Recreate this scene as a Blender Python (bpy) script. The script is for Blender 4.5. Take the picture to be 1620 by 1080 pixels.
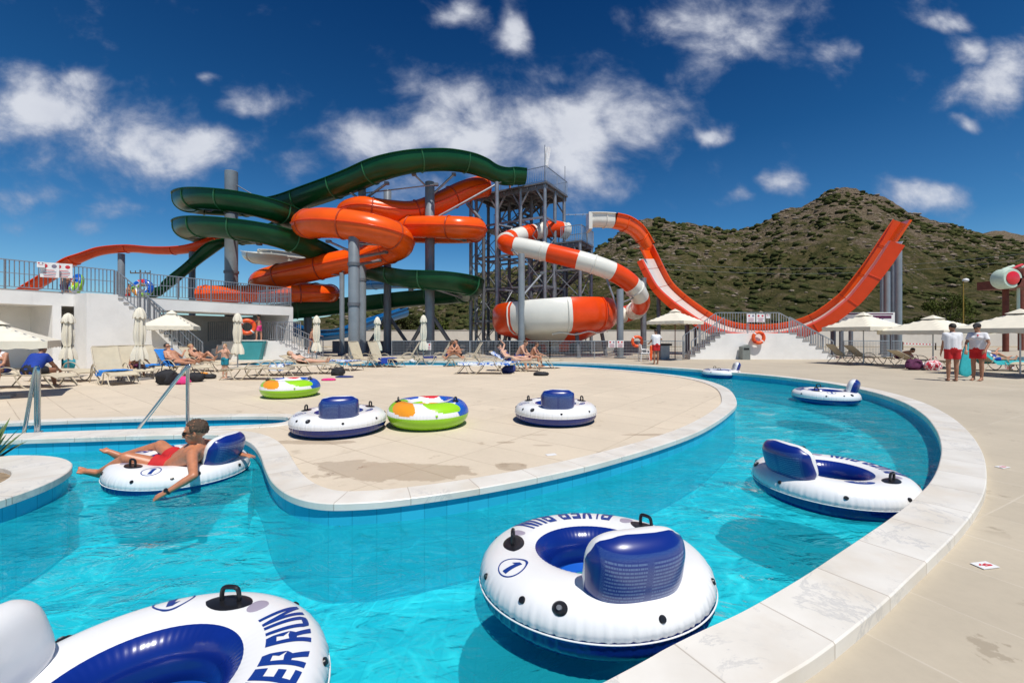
import bpy, bmesh, math, random
from mathutils import Vector, Matrix, noise, Quaternion
from mathutils.geometry import tessellate_polygon
R = math.radians
random.seed(7)
S = bpy.context.scene
for o in list(bpy.data.objects): bpy.data.objects.remove(o)

# ------------------------------------------------------------------ camera
EYE = 1.44; F = 680.0; CX = 810.0; HY = 529.0
cam = bpy.data.cameras.new("Camera"); co = bpy.data.objects.new("Camera", cam)
S.collection.objects.link(co); S.camera = co
co.location = (0, 0, EYE); co.rotation_euler = (R(90), 0, 0)
cam.sensor_width = 36; cam.lens = F/1620*36; cam.shift_y = -11/1620
cam.clip_start = .05; cam.clip_end = 3000

# ------------------------------------------------------------------ light
SUN_AZ, SUN_EL = 25, 64          # azimuth: degrees to the right of straight behind the camera
sd = Vector((math.sin(R(SUN_AZ))*math.cos(R(SUN_EL)), -math.cos(R(SUN_AZ))*math.cos(R(SUN_EL)), math.sin(R(SUN_EL))))
sl = bpy.data.lights.new("sun", 'SUN'); so = bpy.data.objects.new("sun", sl); S.collection.objects.link(so)
sl.energy = 4.6; sl.angle = R(.5); sl.color = (1, .955, .88)
so.rotation_euler = sd.to_track_quat('Z', 'Y').to_euler()
S.view_settings.view_transform = 'Standard'; S.view_settings.look = 'None'
S.view_settings.exposure = 0.0; S.view_settings.gamma = 1
S.cycles.max_bounces = 8; S.cycles.transparent_max_bounces = 12
S.cycles.caustics_reflective = False; S.cycles.caustics_refractive = False

# ------------------------------------------------------------------ node helpers
class NT:
    def __init__(s, tree): s.t = tree; s.n = tree.nodes; s.l = tree.links
    def add(s, ty, **kw):
        nd = s.n.new(ty)
        for k, v in kw.items(): setattr(nd, k, v)
        return nd
    def link(s, a, b): s.l.new(a, b)
    def setin(s, sock, v):
        if v is None: return
        if isinstance(v, bpy.types.NodeSocket): s.l.new(v, sock)
        else: sock.default_value = v
    def math(s, op, a, b=None, c=None, clamp=False):
        nd = s.add('ShaderNodeMath', operation=op); nd.use_clamp = clamp
        s.setin(nd.inputs[0], a)
        s.setin(nd.inputs[1], b)
        s.setin(nd.inputs[2], c)
        return nd.outputs[0]
    def noise(s, vec, scale, detail=4, rough=.55, dist=0, out='Fac'):
        nd = s.add('ShaderNodeTexNoise'); s.setin(nd.inputs['Vector'], vec)
        nd.inputs['Scale'].default_value = scale; nd.inputs['Detail'].default_value = detail
        nd.inputs['Roughness'].default_value = rough; nd.inputs['Distortion'].default_value = dist
        return nd.outputs[out]
    def ramp(s, fac, stops):
        nd = s.add('ShaderNodeValToRGB'); s.setin(nd.inputs[0], fac)
        e = nd.color_ramp.elements
        while len(e) < len(stops): e.new(.5)
        for el, (p, c) in zip(e, stops):
            el.position = p; el.color = (c[0], c[1], c[2], 1) if not isinstance(c, (int, float)) else (c, c, c, 1)
        return nd.outputs[0]
    def mix(s, fac, a, b, bt='MIX'):
        nd = s.add('ShaderNodeMix', data_type='RGBA', blend_type=bt)
        s.setin(nd.inputs[0], fac)
        for i, v in ((6, a), (7, b)):
            if isinstance(v, tuple) and len(v) == 3: v = (*v, 1)
            s.setin(nd.inputs[i], v)
        return nd.outputs[2]
    def sep(s, vec):
        nd = s.add('ShaderNodeSeparateXYZ'); s.setin(nd.inputs[0], vec); return nd.outputs
    def comb(s, x, y, z):
        nd = s.add('ShaderNodeCombineXYZ')
        for i, v in enumerate((x, y, z)): s.setin(nd.inputs[i], v)
        return nd.outputs[0]
    def mapr(s, v, a, b, c=0, d=1, smooth=True):
        nd = s.add('ShaderNodeMapRange'); nd.interpolation_type = 'SMOOTHSTEP' if smooth else 'LINEAR'
        s.setin(nd.inputs[0], v)
        for i, q in ((1, a), (2, b), (3, c), (4, d)): nd.inputs[i].default_value = q
        return nd.outputs[0]
    def bump(s, h, strength=.3, dist=.02):
        nd = s.add('ShaderNodeBump'); nd.inputs['Strength'].default_value = strength
        nd.inputs['Distance'].default_value = dist; s.setin(nd.inputs['Height'], h); return nd.outputs[0]

def newmat(name):
    m = bpy.data.materials.new(name); m.use_nodes = True
    t = NT(m.node_tree); b = m.node_tree.nodes['Principled BSDF']
    return m, t, b
def pos(t): return t.add('ShaderNodeNewGeometry').outputs['Position']
def objc(t): return t.add('ShaderNodeTexCoord').outputs['Object']

def mat(name, col, rough=.5, metal=0, var=.12, scale=6, bump=0, coat=0, spec=None, bscale=None, obj=True, sss=0):
    """plain painted / fabric / plastic material with mild blotchy variation"""
    m, t, b = newmat(name)
    v = objc(t) if obj else pos(t)
    n = t.noise(v, scale, 5, .6)
    c1 = tuple(max(0, x*(1-var)) for x in col); c2 = tuple(min(1, x*(1+var)) for x in col)
    t.link(t.ramp(n, [(.3, c1), (.7, c2)]), b.inputs['Base Color'])
    b.inputs['Roughness'].default_value = rough; b.inputs['Metallic'].default_value = metal
    b.inputs['Coat Weight'].default_value = coat; b.inputs['Coat Roughness'].default_value = .08
    if spec is not None: b.inputs['Specular IOR Level'].default_value = spec
    if bump:
        t.link(t.bump(t.noise(v, bscale or scale*6, 4), bump, .02), b.inputs['Normal'])
    if sss:
        b.inputs['Subsurface Weight'].default_value = sss; b.inputs['Subsurface Radius'].default_value = (.02, .008, .004)
    return m

# ------------------------------------------------------------------ sky
W = bpy.data.worlds.new("World"); S.world = W; W.use_nodes = True
t = NT(W.node_tree); t.n.clear()
out = t.add('ShaderNodeOutputWorld'); bg = t.add('ShaderNodeBackground'); t.link(bg.outputs[0], out.inputs[0])
sky = t.add('ShaderNodeTexSky', sky_type='NISHITA'); sky.sun_disc = False
sky.sun_elevation = R(SUN_EL); sky.sun_rotation = math.atan2(sd.x, sd.y)
sky.altitude = 50; sky.air_density = 1.0; sky.dust_density = .6; sky.ozone_density = 3
d = t.add('ShaderNodeTexCoord').outputs['Generated']
dx, dy, dz = t.sep(d)
ady = t.math('MAXIMUM', t.math('ABSOLUTE', dy), .05)
u = t.math('DIVIDE', dx, ady); v = t.math('DIVIDE', dz, ady)
uv = t.comb(u, v, 0)
wn = t.noise(uv, 4.0, 3, .6, out='Color')
wv = t.add('ShaderNodeVectorMath', operation='MULTIPLY_ADD'); t.link(wn, wv.inputs[0]); wv.inputs[1].default_value = (.22, .14, 0); t.link(uv, wv.inputs[2])
wuv = wv.outputs[0]
blobs = [(60,165,120,62,1),(215,225,130,60,.95),(330,228,90,45,.95),(130,130,60,26,.8),(405,158,58,26,.8),(130,258,120,30,.6),(700,185,85,75,.85),(600,215,95,48,.95),
 (760,215,130,60,1),(900,205,130,80,1.05),(985,200,85,65,1),(930,275,90,60,.62),(812,40,32,46,1),(722,8,42,26,.75),(1140,35,105,62,.8),(1110,90,45,35,.6),(1235,20,70,40,.55),
 (1560,125,85,34,.95),(1600,95,60,36,.9),(1535,75,45,24,.8),(1495,32,40,16,.7),(1345,85,42,22,.7),(1130,207,30,15,.85),(1240,288,20,20,.75),(1455,315,65,22,.8),
 (1180,308,40,14,.7),(35,315,65,26,.6),(190,325,75,22,.62),(110,350,130,16,.45),(700,112,26,18,.6),(872,115,26,22,.5),(330,112,16,9,.6),(1535,180,26,14,.8),(480,265,50,26,.55),(640,300,110,40,.5)]
acc = None
wu, wvv, _ = t.sep(wuv)
for (bx, by, sx, sy, w) in blobs:
    a = t.math('MULTIPLY', t.math('SUBTRACT', wu, (bx-CX)/F+.11), F/sx)
    b_ = t.math('MULTIPLY', t.math('SUBTRACT', wvv, (HY-by)/F+.07), F/sy)
    r2 = t.math('MULTIPLY_ADD', a, a, t.math('MULTIPLY', b_, b_))
    g = t.math('MULTIPLY', t.math('POWER', 2.718, t.math('MULTIPLY', r2, -.8)), w)
    acc = g if acc is None else t.math('MAXIMUM', acc, g)
front = t.mapr(dy, -.1, .15)
acc = t.math('MULTIPLY', acc, front)
suv = t.comb(t.math('MULTIPLY_ADD', v, .2, u), t.math('MULTIPLY', v, 1.3), 0); n1 = t.noise(suv, 6.5, 12, .59, .22); n2 = t.noise(suv, 24, 8, .6, .2)
nn = t.math('MULTIPLY_ADD', n1, .89, t.math('MULTIPLY', n2, .11))
dens = t.math('ADD', t.math('MULTIPLY', acc, .85), t.math('MULTIPLY', t.math('SUBTRACT', nn, .5), 1.8))
dens = t.mapr(dens, .14, .92)
thin = t.math('MULTIPLY', t.mapr(t.noise(uv, 2.2, 7, .6), .55, .9), t.mapr(dz, .45, .05)); thin = t.math('MULTIPLY', thin, .35)
dens = t.math('MAXIMUM', dens, thin)
low = t.mapr(dz, 0, .5, 1, 0)
tint = t.ramp(t.mapr(dz, 0, .62, 0, 1, False), [(0, (.72, .92, 1.0)), (.12, (.46, .74, .90)), (.32, (.20, .50, .72)), (.62, (.08, .33, .55)), (1, (.030, .20, .41))])
skyc = t.mix(1, sky.outputs[0], tint, 'MULTIPLY')
shade = t.ramp(t.math('MULTIPLY_ADD', dens, .75, t.math('MULTIPLY', t.noise(suv, 8, 6, .55), .35)), [(.1, (1.7, 2.2, 3.4)), (.55, (3.3, 3.6, 4.5)), (.95, (5.6, 5.8, 6.3))])
cl = t.mix(t.math('MULTIPLY', dens, .92), skyc, shade)
t.link(cl, bg.inputs[0]); bg.inputs[1].default_value = .13

# ------------------------------------------------------------------ geometry helpers
def P(px, py, Y): return Vector(((px-CX)/F*Y, Y, EYE-(py-HY)/F*Y))
def G(px, py, z=0.0):
    Y = F*(EYE-z)/(py-HY); return Vector(((px-CX)/F*Y, Y, z))

def frame_for(d):
    d = d.normalized(); up = Vector((0, 0, 1)) if abs(d.z) < .95 else Vector((0, 1, 0))
    a = d.cross(up).normalized(); b = a.cross(d).normalized(); return a, b

class MB:
    def __init__(s): s.v = []; s.f = []; s.m = []; s.uv = []
    def add(s, vs, fs, mi=0, uvs=None):
        o = len(s.v); s.v += [Vector(x) for x in vs]
        for i, f in enumerate(fs):
            s.f.append([o+k for k in f]); s.m.append(mi if not isinstance(mi, (list, tuple)) else mi[i])
            s.uv.append(uvs[i] if uvs else None)
        return s
    def box(s, c, size, rz=0, mi=0, M=None, taper=1):
        hx, hy, hz = size[0]/2, size[1]/2, size[2]/2
        q = M if M is not None else Matrix.Rotation(rz, 3, 'Z')
        vs = []
        for z in (-1, 1):
            k = taper if z > 0 else 1
            for x, y in ((-1, -1), (1, -1), (1, 1), (-1, 1)):
                vs.append(Vector(c)+q @ Vector((x*hx*k, y*hy*k, z*hz)))
        return s.add(vs, [(3, 2, 1, 0), (4, 5, 6, 7), (0, 1, 5, 4), (1, 2, 6, 5), (2, 3, 7, 6), (3, 0, 4, 7)], mi)
    def bar(s, p0, p1, w, h=None, mi=0):
        p0, p1 = Vector(p0), Vector(p1); d = p1-p0
        if d.length < 1e-6: return s
        a, b = frame_for(d); h = h or w
        vs = [p+a*x*w/2+b*y*h/2 for p in (p0, p1) for x, y in ((-1, -1), (1, -1), (1, 1), (-1, 1))]
        return s.add(vs, [(3, 2, 1, 0), (4, 5, 6, 7), (0, 1, 5, 4), (1, 2, 6, 5), (2, 3, 7, 6), (3, 0, 4, 7)], mi)
    def cyl(s, p0, p1, r0, r1=None, n=12, mi=0, caps=True):
        r1 = r0 if r1 is None else r1
        return s.sweep([p0, p1], [r0, r1], n, mi, caps)
    def sweep(s, path, rad, n=10, mi=0, caps=True, closed=False):
        path = [Vector(p) for p in path]; k = len(path)
        if not isinstance(rad, (list, tuple)): rad = [rad]*k
        o = len(s.v); prev = None
        for i, p in enumerate(path):
            if closed: d = path[(i+1) % k]-path[i-1]
            else: d = path[min(i+1, k-1)]-path[max(i-1, 0)]
            d.normalize()
            if prev is None: a, b = frame_for(d)
            else:
                a = prev-d*prev.dot(d)
                if a.length < 1e-4: a, b = frame_for(d)
                a.normalize(); b = a.cross(d).normalized()
            prev = a
            for j in range(n):
                an = 2*math.pi*j/n
                s.v.append(p+(a*math.cos(an)+b*math.sin(an))*rad[i])
        for i in range(k if closed else k-1):
            i2 = (i+1) % k
            for j in range(n):
                j2 = (j+1) % n
                s.f.append([o+i*n+j, o+i2*n+j, o+i2*n+j2, o+i*n+j2]); s.m.append(mi if not callable(mi) else mi(i)); s.uv.append(None)
        if caps and not closed:
            s.f.append([o+j for j in range(n)]); s.m.append(mi if not callable(mi) else mi(0)); s.uv.append(None)
            s.f.append([o+(k-1)*n+n-1-j for j in range(n)]); s.m.append(mi if not callable(mi) else mi(k-2)); s.uv.append(None)
        return s
    def capsule(s, p0, p1, r0, r1, n=14):
        p0, p1 = Vector(p0), Vector(p1); d = p1-p0; L = d.length
        if L < 1e-5: d = Vector((0, 0, 1)); L = 1e-4
        d = d/L; pts = []; rs = []
        for k in range(5):
            an = math.pi/2*(1-k/4.0); pts.append(p0-d*r0*math.sin(an)); rs.append(max(r0*math.cos(an), 1e-4))
        for k in range(5):
            an = math.pi/2*k/4.0; pts.append(p0+d*L+d*r1*math.sin(an)); rs.append(max(r1*math.cos(an), 1e-4))
        return s.sweep(pts, rs, n)
    def ell(s, c, r, M=None, nu=16, nv=10, mi=0, p=1.0):
        c = Vector(c); M = M or Matrix.Identity(3); o = len(s.v)
        def sp(x): return math.copysign(abs(x)**p, x)
        for i in range(nv+1):
            th = math.pi*i/nv-math.pi/2
            for j in range(nu):
                ph = 2*math.pi*j/nu
                q = Vector((r[0]*sp(math.cos(th))*sp(math.cos(ph)), r[1]*sp(math.cos(th))*sp(math.sin(ph)), r[2]*sp(math.sin(th))))
                s.v.append(c+M @ q)
        for i in range(nv):
            for j in range(nu):
                j2 = (j+1) % nu
                s.f.append([o+i*nu+j, o+i*nu+j2, o+(i+1)*nu+j2, o+(i+1)*nu+j]); s.m.append(mi); s.uv.append(None)
        return s
    def lathe(s, prof, c=(0, 0, 0), n=24, mi=0, ax=None):
        o = len(s.v); c = Vector(c)
        for r, z in prof:
            for j in range(n):
                a = 2*math.pi*j/n; s.v.append(c+Vector((r*math.cos(a), r*math.sin(a), z)))
        for i in range(len(prof)-1):
            for j in range(n):
                j2 = (j+1) % n
                s.f.append([o+i*n+j, o+i*n+j2, o+(i+1)*n+j2, o+(i+1)*n+j])
                s.m.append(mi if not callable(mi) else mi(i, j)); s.uv.append(None)
        return s
    def prism(s, poly, z0, z1, mi=0, top=True, bottom=False, sides=True, holes=()):
        """poly: list of (x, y); flat top face with holes and side walls"""
        loops = [poly]+list(holes)
        if top or bottom:
            tl = [[Vector((p[0], p[1], 0)) for p in lp] for lp in loops]
            flat = [p for lp in tl for p in lp]; tris = tessellate_polygon(tl)
            for z, up in ((z1, True), (z0, False)):
                if (up and top) or (not up and bottom):
                    fs = []
                    for a, b, c in tris:
                        nz = (flat[b]-flat[a]).cross(flat[c]-flat[a]).z
                        fs.append((a, b, c) if (nz > 0) == up else (c, b, a))
                    s.add([Vector((p.x, p.y, z)) for p in flat], fs, mi)
        if sides:
            for lp in loops:
                n = len(lp); o = len(s.v)
                for p in lp: s.v.append(Vector((p[0], p[1], z0))); s.v.append(Vector((p[0], p[1], z1)))
                for i in range(n):
                    j = (i+1) % n; s.f.append([o+2*i, o+2*j, o+2*j+1, o+2*i+1]); s.m.append(mi); s.uv.append(None)
        return s
    def xprism(s, prof, y0, y1, A, mi=0):
        """prof: (x,z) polygon extruded in y, placed by matrix A (4x4)"""
        n = len(prof); tl = [[Vector((p[0], p[1], 0)) for p in prof]]; tris = tessellate_polygon(tl)
        vs = [A @ Vector((p[0], y0, p[1])) for p in prof]+[A @ Vector((p[0], y1, p[1])) for p in prof]
        fs = [tuple(tr) for tr in tris]+[tuple(n+k for k in reversed(tr)) for tr in tris]
        fs += [(i, (i+1) % n, n+(i+1) % n, n+i) for i in range(n)]
        return s.add(vs, fs, mi)
    def merge(s, o):
        k = len(s.v); s.v += o.v; s.f += [[k+i for i in f] for f in o.f]; s.m += o.m; s.uv += o.uv; return s
    def build(s, name, mats, parent=None, smooth=True, fix=False, angle=40):
        if not isinstance(mats, (list, tuple)): mats = [mats]
        off = Vector((0, 0, 0)); q = parent
        while q is not None: off += q.location; q = q.parent
        me = bpy.data.meshes.new(name)
        me.from_pydata([p-off for p in s.v], [], s.f)
        for m_ in mats: me.materials.append(m_)
        me.polygons.foreach_set('material_index', s.m)
        if any(x is not None for x in s.uv):
            ul = me.uv_layers.new(name='UVMap'); li = 0
            for fi, f in enumerate(s.f):
                for k in range(len(f)):
                    if s.uv[fi]: ul.data[li].uv = s.uv[fi][k]
                    li += 1
        if fix:
            bm = bmesh.new(); bm.from_mesh(me); bmesh.ops.recalc_face_normals(bm, faces=bm.faces); bm.to_mesh(me); bm.free()
        me.validate(); me.update()
        if smooth:
            me.shade_smooth()
            if angle: me.set_sharp_from_angle(angle=R(angle))
        ob = bpy.data.objects.new(name, me); S.collection.objects.link(ob)
        if parent: ob.parent = parent
        return ob

def tag(o, label=None, cat=None, group=None, kind=None):
    if label: o['label'] = label
    if cat: o['category'] = cat
    if group: o['group'] = group
    if kind: o['kind'] = kind
    return o
def thing(name, label, cat, loc=(0, 0, 0), group=None):
    o = bpy.data.objects.new(name, None); S.collection.objects.link(o); o.location = loc
    o.empty_display_size = .1; o['kind'] = 'thing'
    return tag(o, label, cat, group)
def struct(o): o['kind'] = 'structure'; return o
def copy_tree(o, parent=None):
    c = o.copy(); S.collection.objects.link(c); c.parent = parent
    for ch in list(o.children): copy_tree(ch, c)
    return c
def cr(pts, sub=8, closed=False):
    """Catmull-Rom through points (tuples of any length)"""
    pts = [Vector(p) for p in pts]; n = len(pts); o = []
    rng = range(n if closed else n-1)
    for i in rng:
        g = lambda k: pts[k % n] if closed else pts[min(max(k, 0), n-1)]
        p0, p1, p2, p3 = g(i-1), g(i), g(i+1), g(i+2)
        for k in range(sub):
            x = k/sub
            o.append(.5*((2*p1)+(-p0+p2)*x+(2*p0-5*p1+4*p2-p3)*x*x+(-p0+3*p1-3*p2+p3)*x**3))
    if not closed: o.append(pts[-1])
    return o
def voxelise(ob, vox, smooth=4, fac=.5):
    """fuse overlapping primitives into one continuous skin"""
    r = ob.modifiers.new('r', 'REMESH'); r.mode = 'VOXEL'; r.voxel_size = vox; r.use_smooth_shade = True
    if smooth:
        sm = ob.modifiers.new('s', 'SMOOTH'); sm.factor = fac; sm.iterations = smooth
    dg = bpy.context.evaluated_depsgraph_get(); dg.update()
    me = bpy.data.meshes.new_from_object(ob.evaluated_get(dg))
    ob.modifiers.clear(); old = ob.data
    mats = list(old.materials); ob.data = me; me.name = old.name; bpy.data.meshes.remove(old)
    me.materials.clear()
    for m_ in mats: me.materials.append(m_)
    me.shade_smooth()
    return ob
# ------------------------------------------------------------------ materials
M = {}
M['steel'] = mat('galvanised_steel', (.28, .30, .33), .45, .55, .18, 3, .05)
M['steel_dark'] = mat('weathered_steel', (.16, .17, .19), .55, .4, .2, 2)
M['flange_o'] = mat('orange_flange', (.42, .045, .005), .4); M['flange_g'] = mat('green_flange', (.02, .13, .05), .4)
M['pole'] = mat('painted_pole', (.21, .24, .265), .38, .1, .16, 1.2, .03)
M['rail'] = mat('rail_metal', (.42, .44, .47), .35, .7, .1, 8)
M['chrome'] = mat('polished_steel', (.55, .56, .57), .16, 1, .08, 10)
M['orange'] = mat('orange_fibreglass', (.84, .10, .006), .26, 0, .10, .8, .02, coat=.12, spec=.35)
M['orange2'] = mat('orange_red_fibreglass', (.76, .062, .005), .28, 0, .10, .8, .02, coat=.1, spec=.35)
M['green'] = mat('green_fibreglass', (.004, .062, .019), .33, 0, .2, .8, .02, coat=.06, spec=.28)
M['white_fib'] = mat('white_fibreglass', (.74, .73, .67), .28, 0, .06, 1, .02, coat=.3)
M['blue_fib'] = mat('blue_fibreglass', (.01, .16, .42), .28, 0, .1, 1, coat=.3)
M['fabric_cream'] = mat('cream_canvas', (.74, .69, .57), .85, 0, .06, 3, .15, bscale=60)
M['sling'] = mat('beige_sling', (.56, .49, .36), .8, 0, .08, 4, .12, bscale=90)
M['lframe'] = mat('beige_frame', (.50, .43, .32), .45, 0, .08, 8)
M['skin_tan'] = mat('sun_tanned_skin', (.50, .195, .10), .42, 0, .16, 14, .08, sss=.1)
M['skin'] = mat('tanned_skin', (.50, .245, .15), .5, 0, .10, 9, .05, sss=.12)
M['skin_pale'] = mat('light_skin', (.62, .36, .25), .5, 0, .08, 9, .05, sss=.12)
M['skin_dark'] = mat('deep_tan_skin', (.36, .17, .10), .5, 0, .10, 9, .05, sss=.1)  # plain darker brown skin tone
M['hair_dark'] = mat('dark_hair', (.025, .018, .014), .55, 0, .4, 40, .4)
M['hair_brown'] = mat('greying_brown_hair', (.085, .05, .03), .6, 0, .35, 60, .5)
M['hair_blond'] = mat('blond_hair', (.42, .26, .12), .6, 0, .3, 40, .4)
M['red_cloth'] = mat('red_cloth', (.52, .012, .016), .8, 0, .15, 8, .2)
M['white_cloth'] = mat('white_cloth', (.76, .76, .79), .85, 0, .06, 8, .25)
M['navy_cloth'] = mat('navy_cloth', (.015, .03, .16), .85, 0, .2, 8, .2)
M['blue_cloth'] = mat('royal_blue_cloth', (.008, .045, .33), .85, 0, .2, 6, .2)
M['teal_cloth'] = mat('teal_cloth', (.01, .22, .30), .85, 0, .2, 8, .2)
M['turq_cloth'] = mat('turquoise_cloth', (.03, .42, .47), .85, 0, .12, 8, .2)
M['black_cloth'] = mat('black_cloth', (.016, .016, .02), .8, 0, .3, 8, .2)
M['purple_cloth'] = mat('purple_cloth', (.09, .012, .06), .8, 0, .3, 8, .2)
M['pink_cloth'] = mat('pink_cloth', (.72, .04, .22), .8, 0, .2, 8, .2)
M['blackplastic'] = mat('black_plastic', (.012, .012, .014), .32, 0, .2, 8)
M['greyplastic'] = mat('grey_plastic', (.20, .22, .21), .5, 0, .1, 5)
M['white_plastic'] = mat('white_plastic', (.78, .78, .78), .4, 0, .05, 5)
M['orange_plastic'] = mat('orange_plastic', (.80, .10, .015), .4, 0, .08, 6)
M['teal_paint'] = mat('teal_paint', (.045, .30, .34), .5, 0, .1, 2)
M['soil'] = mat('dry_soil', (.30, .22, .14), .95, 0, .4, 7, .6, bscale=25, obj=False)
M['bark'] = mat('bark', (.12, .085, .055), .9, 0, .3, 4, .5)
M['wood_red'] = mat('red_brown_timber', (.15, .035, .02), .7, 0, .25, 4, .2)
M['red_print'] = mat('red_print', (.60, .03, .05), .6, 0, .1, 5)
M['green_print'] = mat('green_print', (.03, .30, .16), .6, 0, .1, 5)
M['grey_print'] = mat('grey_print', (.22, .2, .28), .6, 0, .1, 5)
M['vinyl_white'] = mat('white_vinyl', (.80, .80, .80), .27, 0, .03, 3, .02, coat=.2)
M['vinyl_blue'] = mat('deep_blue_vinyl', (.004, .022, .20), .24, 0, .12, 3, .02, coat=.3)
M['vinyl_print'] = mat('blue_ink', (.008, .04, .24), .35, 0, .08, 4)
M['vinyl_grey'] = mat('grey_vinyl_patch', (.34, .30, .38), .4, 0, .08, 4)
M['vinyl_lime'] = mat('lime_vinyl', (.30, .62, .015), .27, 0, .05, 3, coat=.25)
M['vinyl_orange'] = mat('orange_vinyl', (.85, .32, .02), .27, 0, .05, 3, coat=.25)
M['vinyl_mid'] = mat('mid_blue_vinyl', (.01, .10, .50), .27, 0, .08, 3, coat=.25)
M['vinyl_red'] = mat('red_vinyl', (.70, .02, .03), .27, 0, .08, 3, coat=.25)
M['leaf'] = mat('blade_leaf', (.10, .16, .05), .55, 0, .3, 12)

def stucco(name, col):
    m, t, b = newmat(name); p = pos(t)
    n = t.noise(p, .9, 6, .6); st = t.noise(t.comb(t.math('MULTIPLY', t.sep(p)[0], 2.0), t.math('MULTIPLY', t.sep(p)[1], 2.0), t.math('MULTIPLY', t.sep(p)[2], .35)), 1.6, 5, .6)
    c = t.mix(t.mapr(n, .35, .75), col, tuple(x*.88 for x in col))
    c = t.mix(t.mapr(st, .58, .8, 0, .35), c, tuple(x*.7 for x in col))
    t.link(c, b.inputs['Base Color']); b.inputs['Roughness'].default_value = .85
    t.link(t.bump(t.noise(p, 40, 5), .25, .01), b.inputs['Normal']); return m
M['stucco'] = stucco('white_stucco', (.84, .83, .81))
M['stucco_warm'] = stucco('warm_white_wall', (.66, .62, .56))
M['concrete'] = stucco('grey_concrete', (.36, .35, .34))

def deck_mat(name, base, joint, ang, wet=None, sx=1.2, sy=.6):
    m, t, b = newmat(name); p = pos(t)
    rot = t.add('ShaderNodeVectorRotate', rotation_type='Z_AXIS'); t.link(p, rot.inputs['Vector']); rot.inputs['Angle'].default_value = ang
    q = rot.outputs[0]; x, y, z = t.sep(q)
    wob = t.math('MULTIPLY', t.math('SUBTRACT', t.noise(p, 1.5, 3), .5), .02)
    def jl(c, sz, wd):
        fr = t.math('FRACT', t.math('DIVIDE', t.math('ADD', c, wob), sz))
        return t.math('MINIMUM', t.mapr(fr, 0, wd/sz, 0, 1), t.mapr(fr, 1-wd/sz, 1, 1, 0))
    j = t.math('MINIMUM', jl(x, sx, .012), jl(y, sy, .012))
    j = t.math('SUBTRACT', 1, j)
    n = t.noise(p, .55, 7, .6); f = t.noise(p, 14, 7, .7); sp = t.noise(p, 3.3, 8, .65)
    # slight tone of each slab
    wn = t.add('ShaderNodeTexWhiteNoise', noise_dimensions='2D')
    t.link(t.comb(t.math('FLOOR', t.math('DIVIDE', x, sx)), t.math('FLOOR', t.math('DIVIDE', y, sy)), 0), wn.inputs['Vector'])
    c = t.ramp(n, [(.25, tuple(k*.86 for k in base)), (.55, base), (.8, tuple(min(1, k*1.08) for k in base))])
    c = t.mix(t.math('MULTIPLY', wn.outputs[0], .24), c, tuple(k*.72 for k in base))
    c = t.mix(t.mapr(f, .35, .75, 0, .20), c, tuple(k*.7 for k in base))
    stn = t.math('MULTIPLY', t.mapr(sp, .60, .63), t.mapr(t.noise(p, .8, 3), .48, .6))
    c = t.mix(t.math('MULTIPLY', stn, .38), c, (base[0]*.42, base[1]*.36, base[2]*.28))
    c = t.mix(t.math('MULTIPLY', j, t.mapr(t.noise(p, 1.1, 3), .35, .65, .25, .95)), c, joint)
    rg = t.math('SUBTRACT', .78, t.math('MULTIPLY', stn, .2))
    if wet:
        px_, py_, _ = t.sep(p)
        wa = None
        for (wx, wy, rx, ry) in wet:
            a = t.math('MULTIPLY', t.math('SUBTRACT', px_, wx), 1/rx); bb = t.math('MULTIPLY', t.math('SUBTRACT', py_, wy), 1/ry)
            rr = t.math('SQRT', t.math('MULTIPLY_ADD', a, a, t.math('MULTIPLY', bb, bb)))
            rr = t.math('ADD', rr, t.math('MULTIPLY', t.math('SUBTRACT', t.noise(p, 3.2, 6, .6), .5), 1.5))
            g = t.mapr(rr, .92, .86, 0, 1)
            g = t.mapr(rr, .86, .94, 1, 0)
            wa = g if wa is None else t.math('MAXIMUM', wa, g)
        c = t.mix(t.math('MULTIPLY', wa, .42), c, (base[0]*.46, base[1]*.38, base[2]*.29))
        rg = t.math('SUBTRACT', rg, t.math('MULTIPLY', wa, .32))
    t.link(c, b.inputs['Base Color']); t.link(rg, b.inputs['Roughness'])
    h = t.math('ADD', t.math('MULTIPLY', j, -.6), t.math('MULTIPLY', f, .4))
    t.link(t.bump(h, .35, .006), b.inputs['Normal'])
    return m
wets = []
for (px, py, rx, ry) in ((640, 747, .78, .34), (560, 740, .5, .3), (500, 700, .6, .12), (810, 738, .2, .16), (800, 700, .14, .05), (860, 705, .14, .03), (1040, 688, .5, .06), (1290, 950, .1, .06), (850, 688, .2, .03)):
    g_ = G(px, py); wets.append((g_.x, g_.y, rx, ry))
M['deck'] = deck_mat('island_paving', (.67, .57, .44), (.34, .26, .18), R(38), wets)
M['deck_out'] = deck_mat('outer_paving', (.50, .435, .335), (.56, .50, .41), R(62), None, 1.25, .62)
M['dirt'] = mat('dusty_ground', (.36, .29, .19), .95, 0, .3, .25, .4, bscale=3, obj=False)

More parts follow.
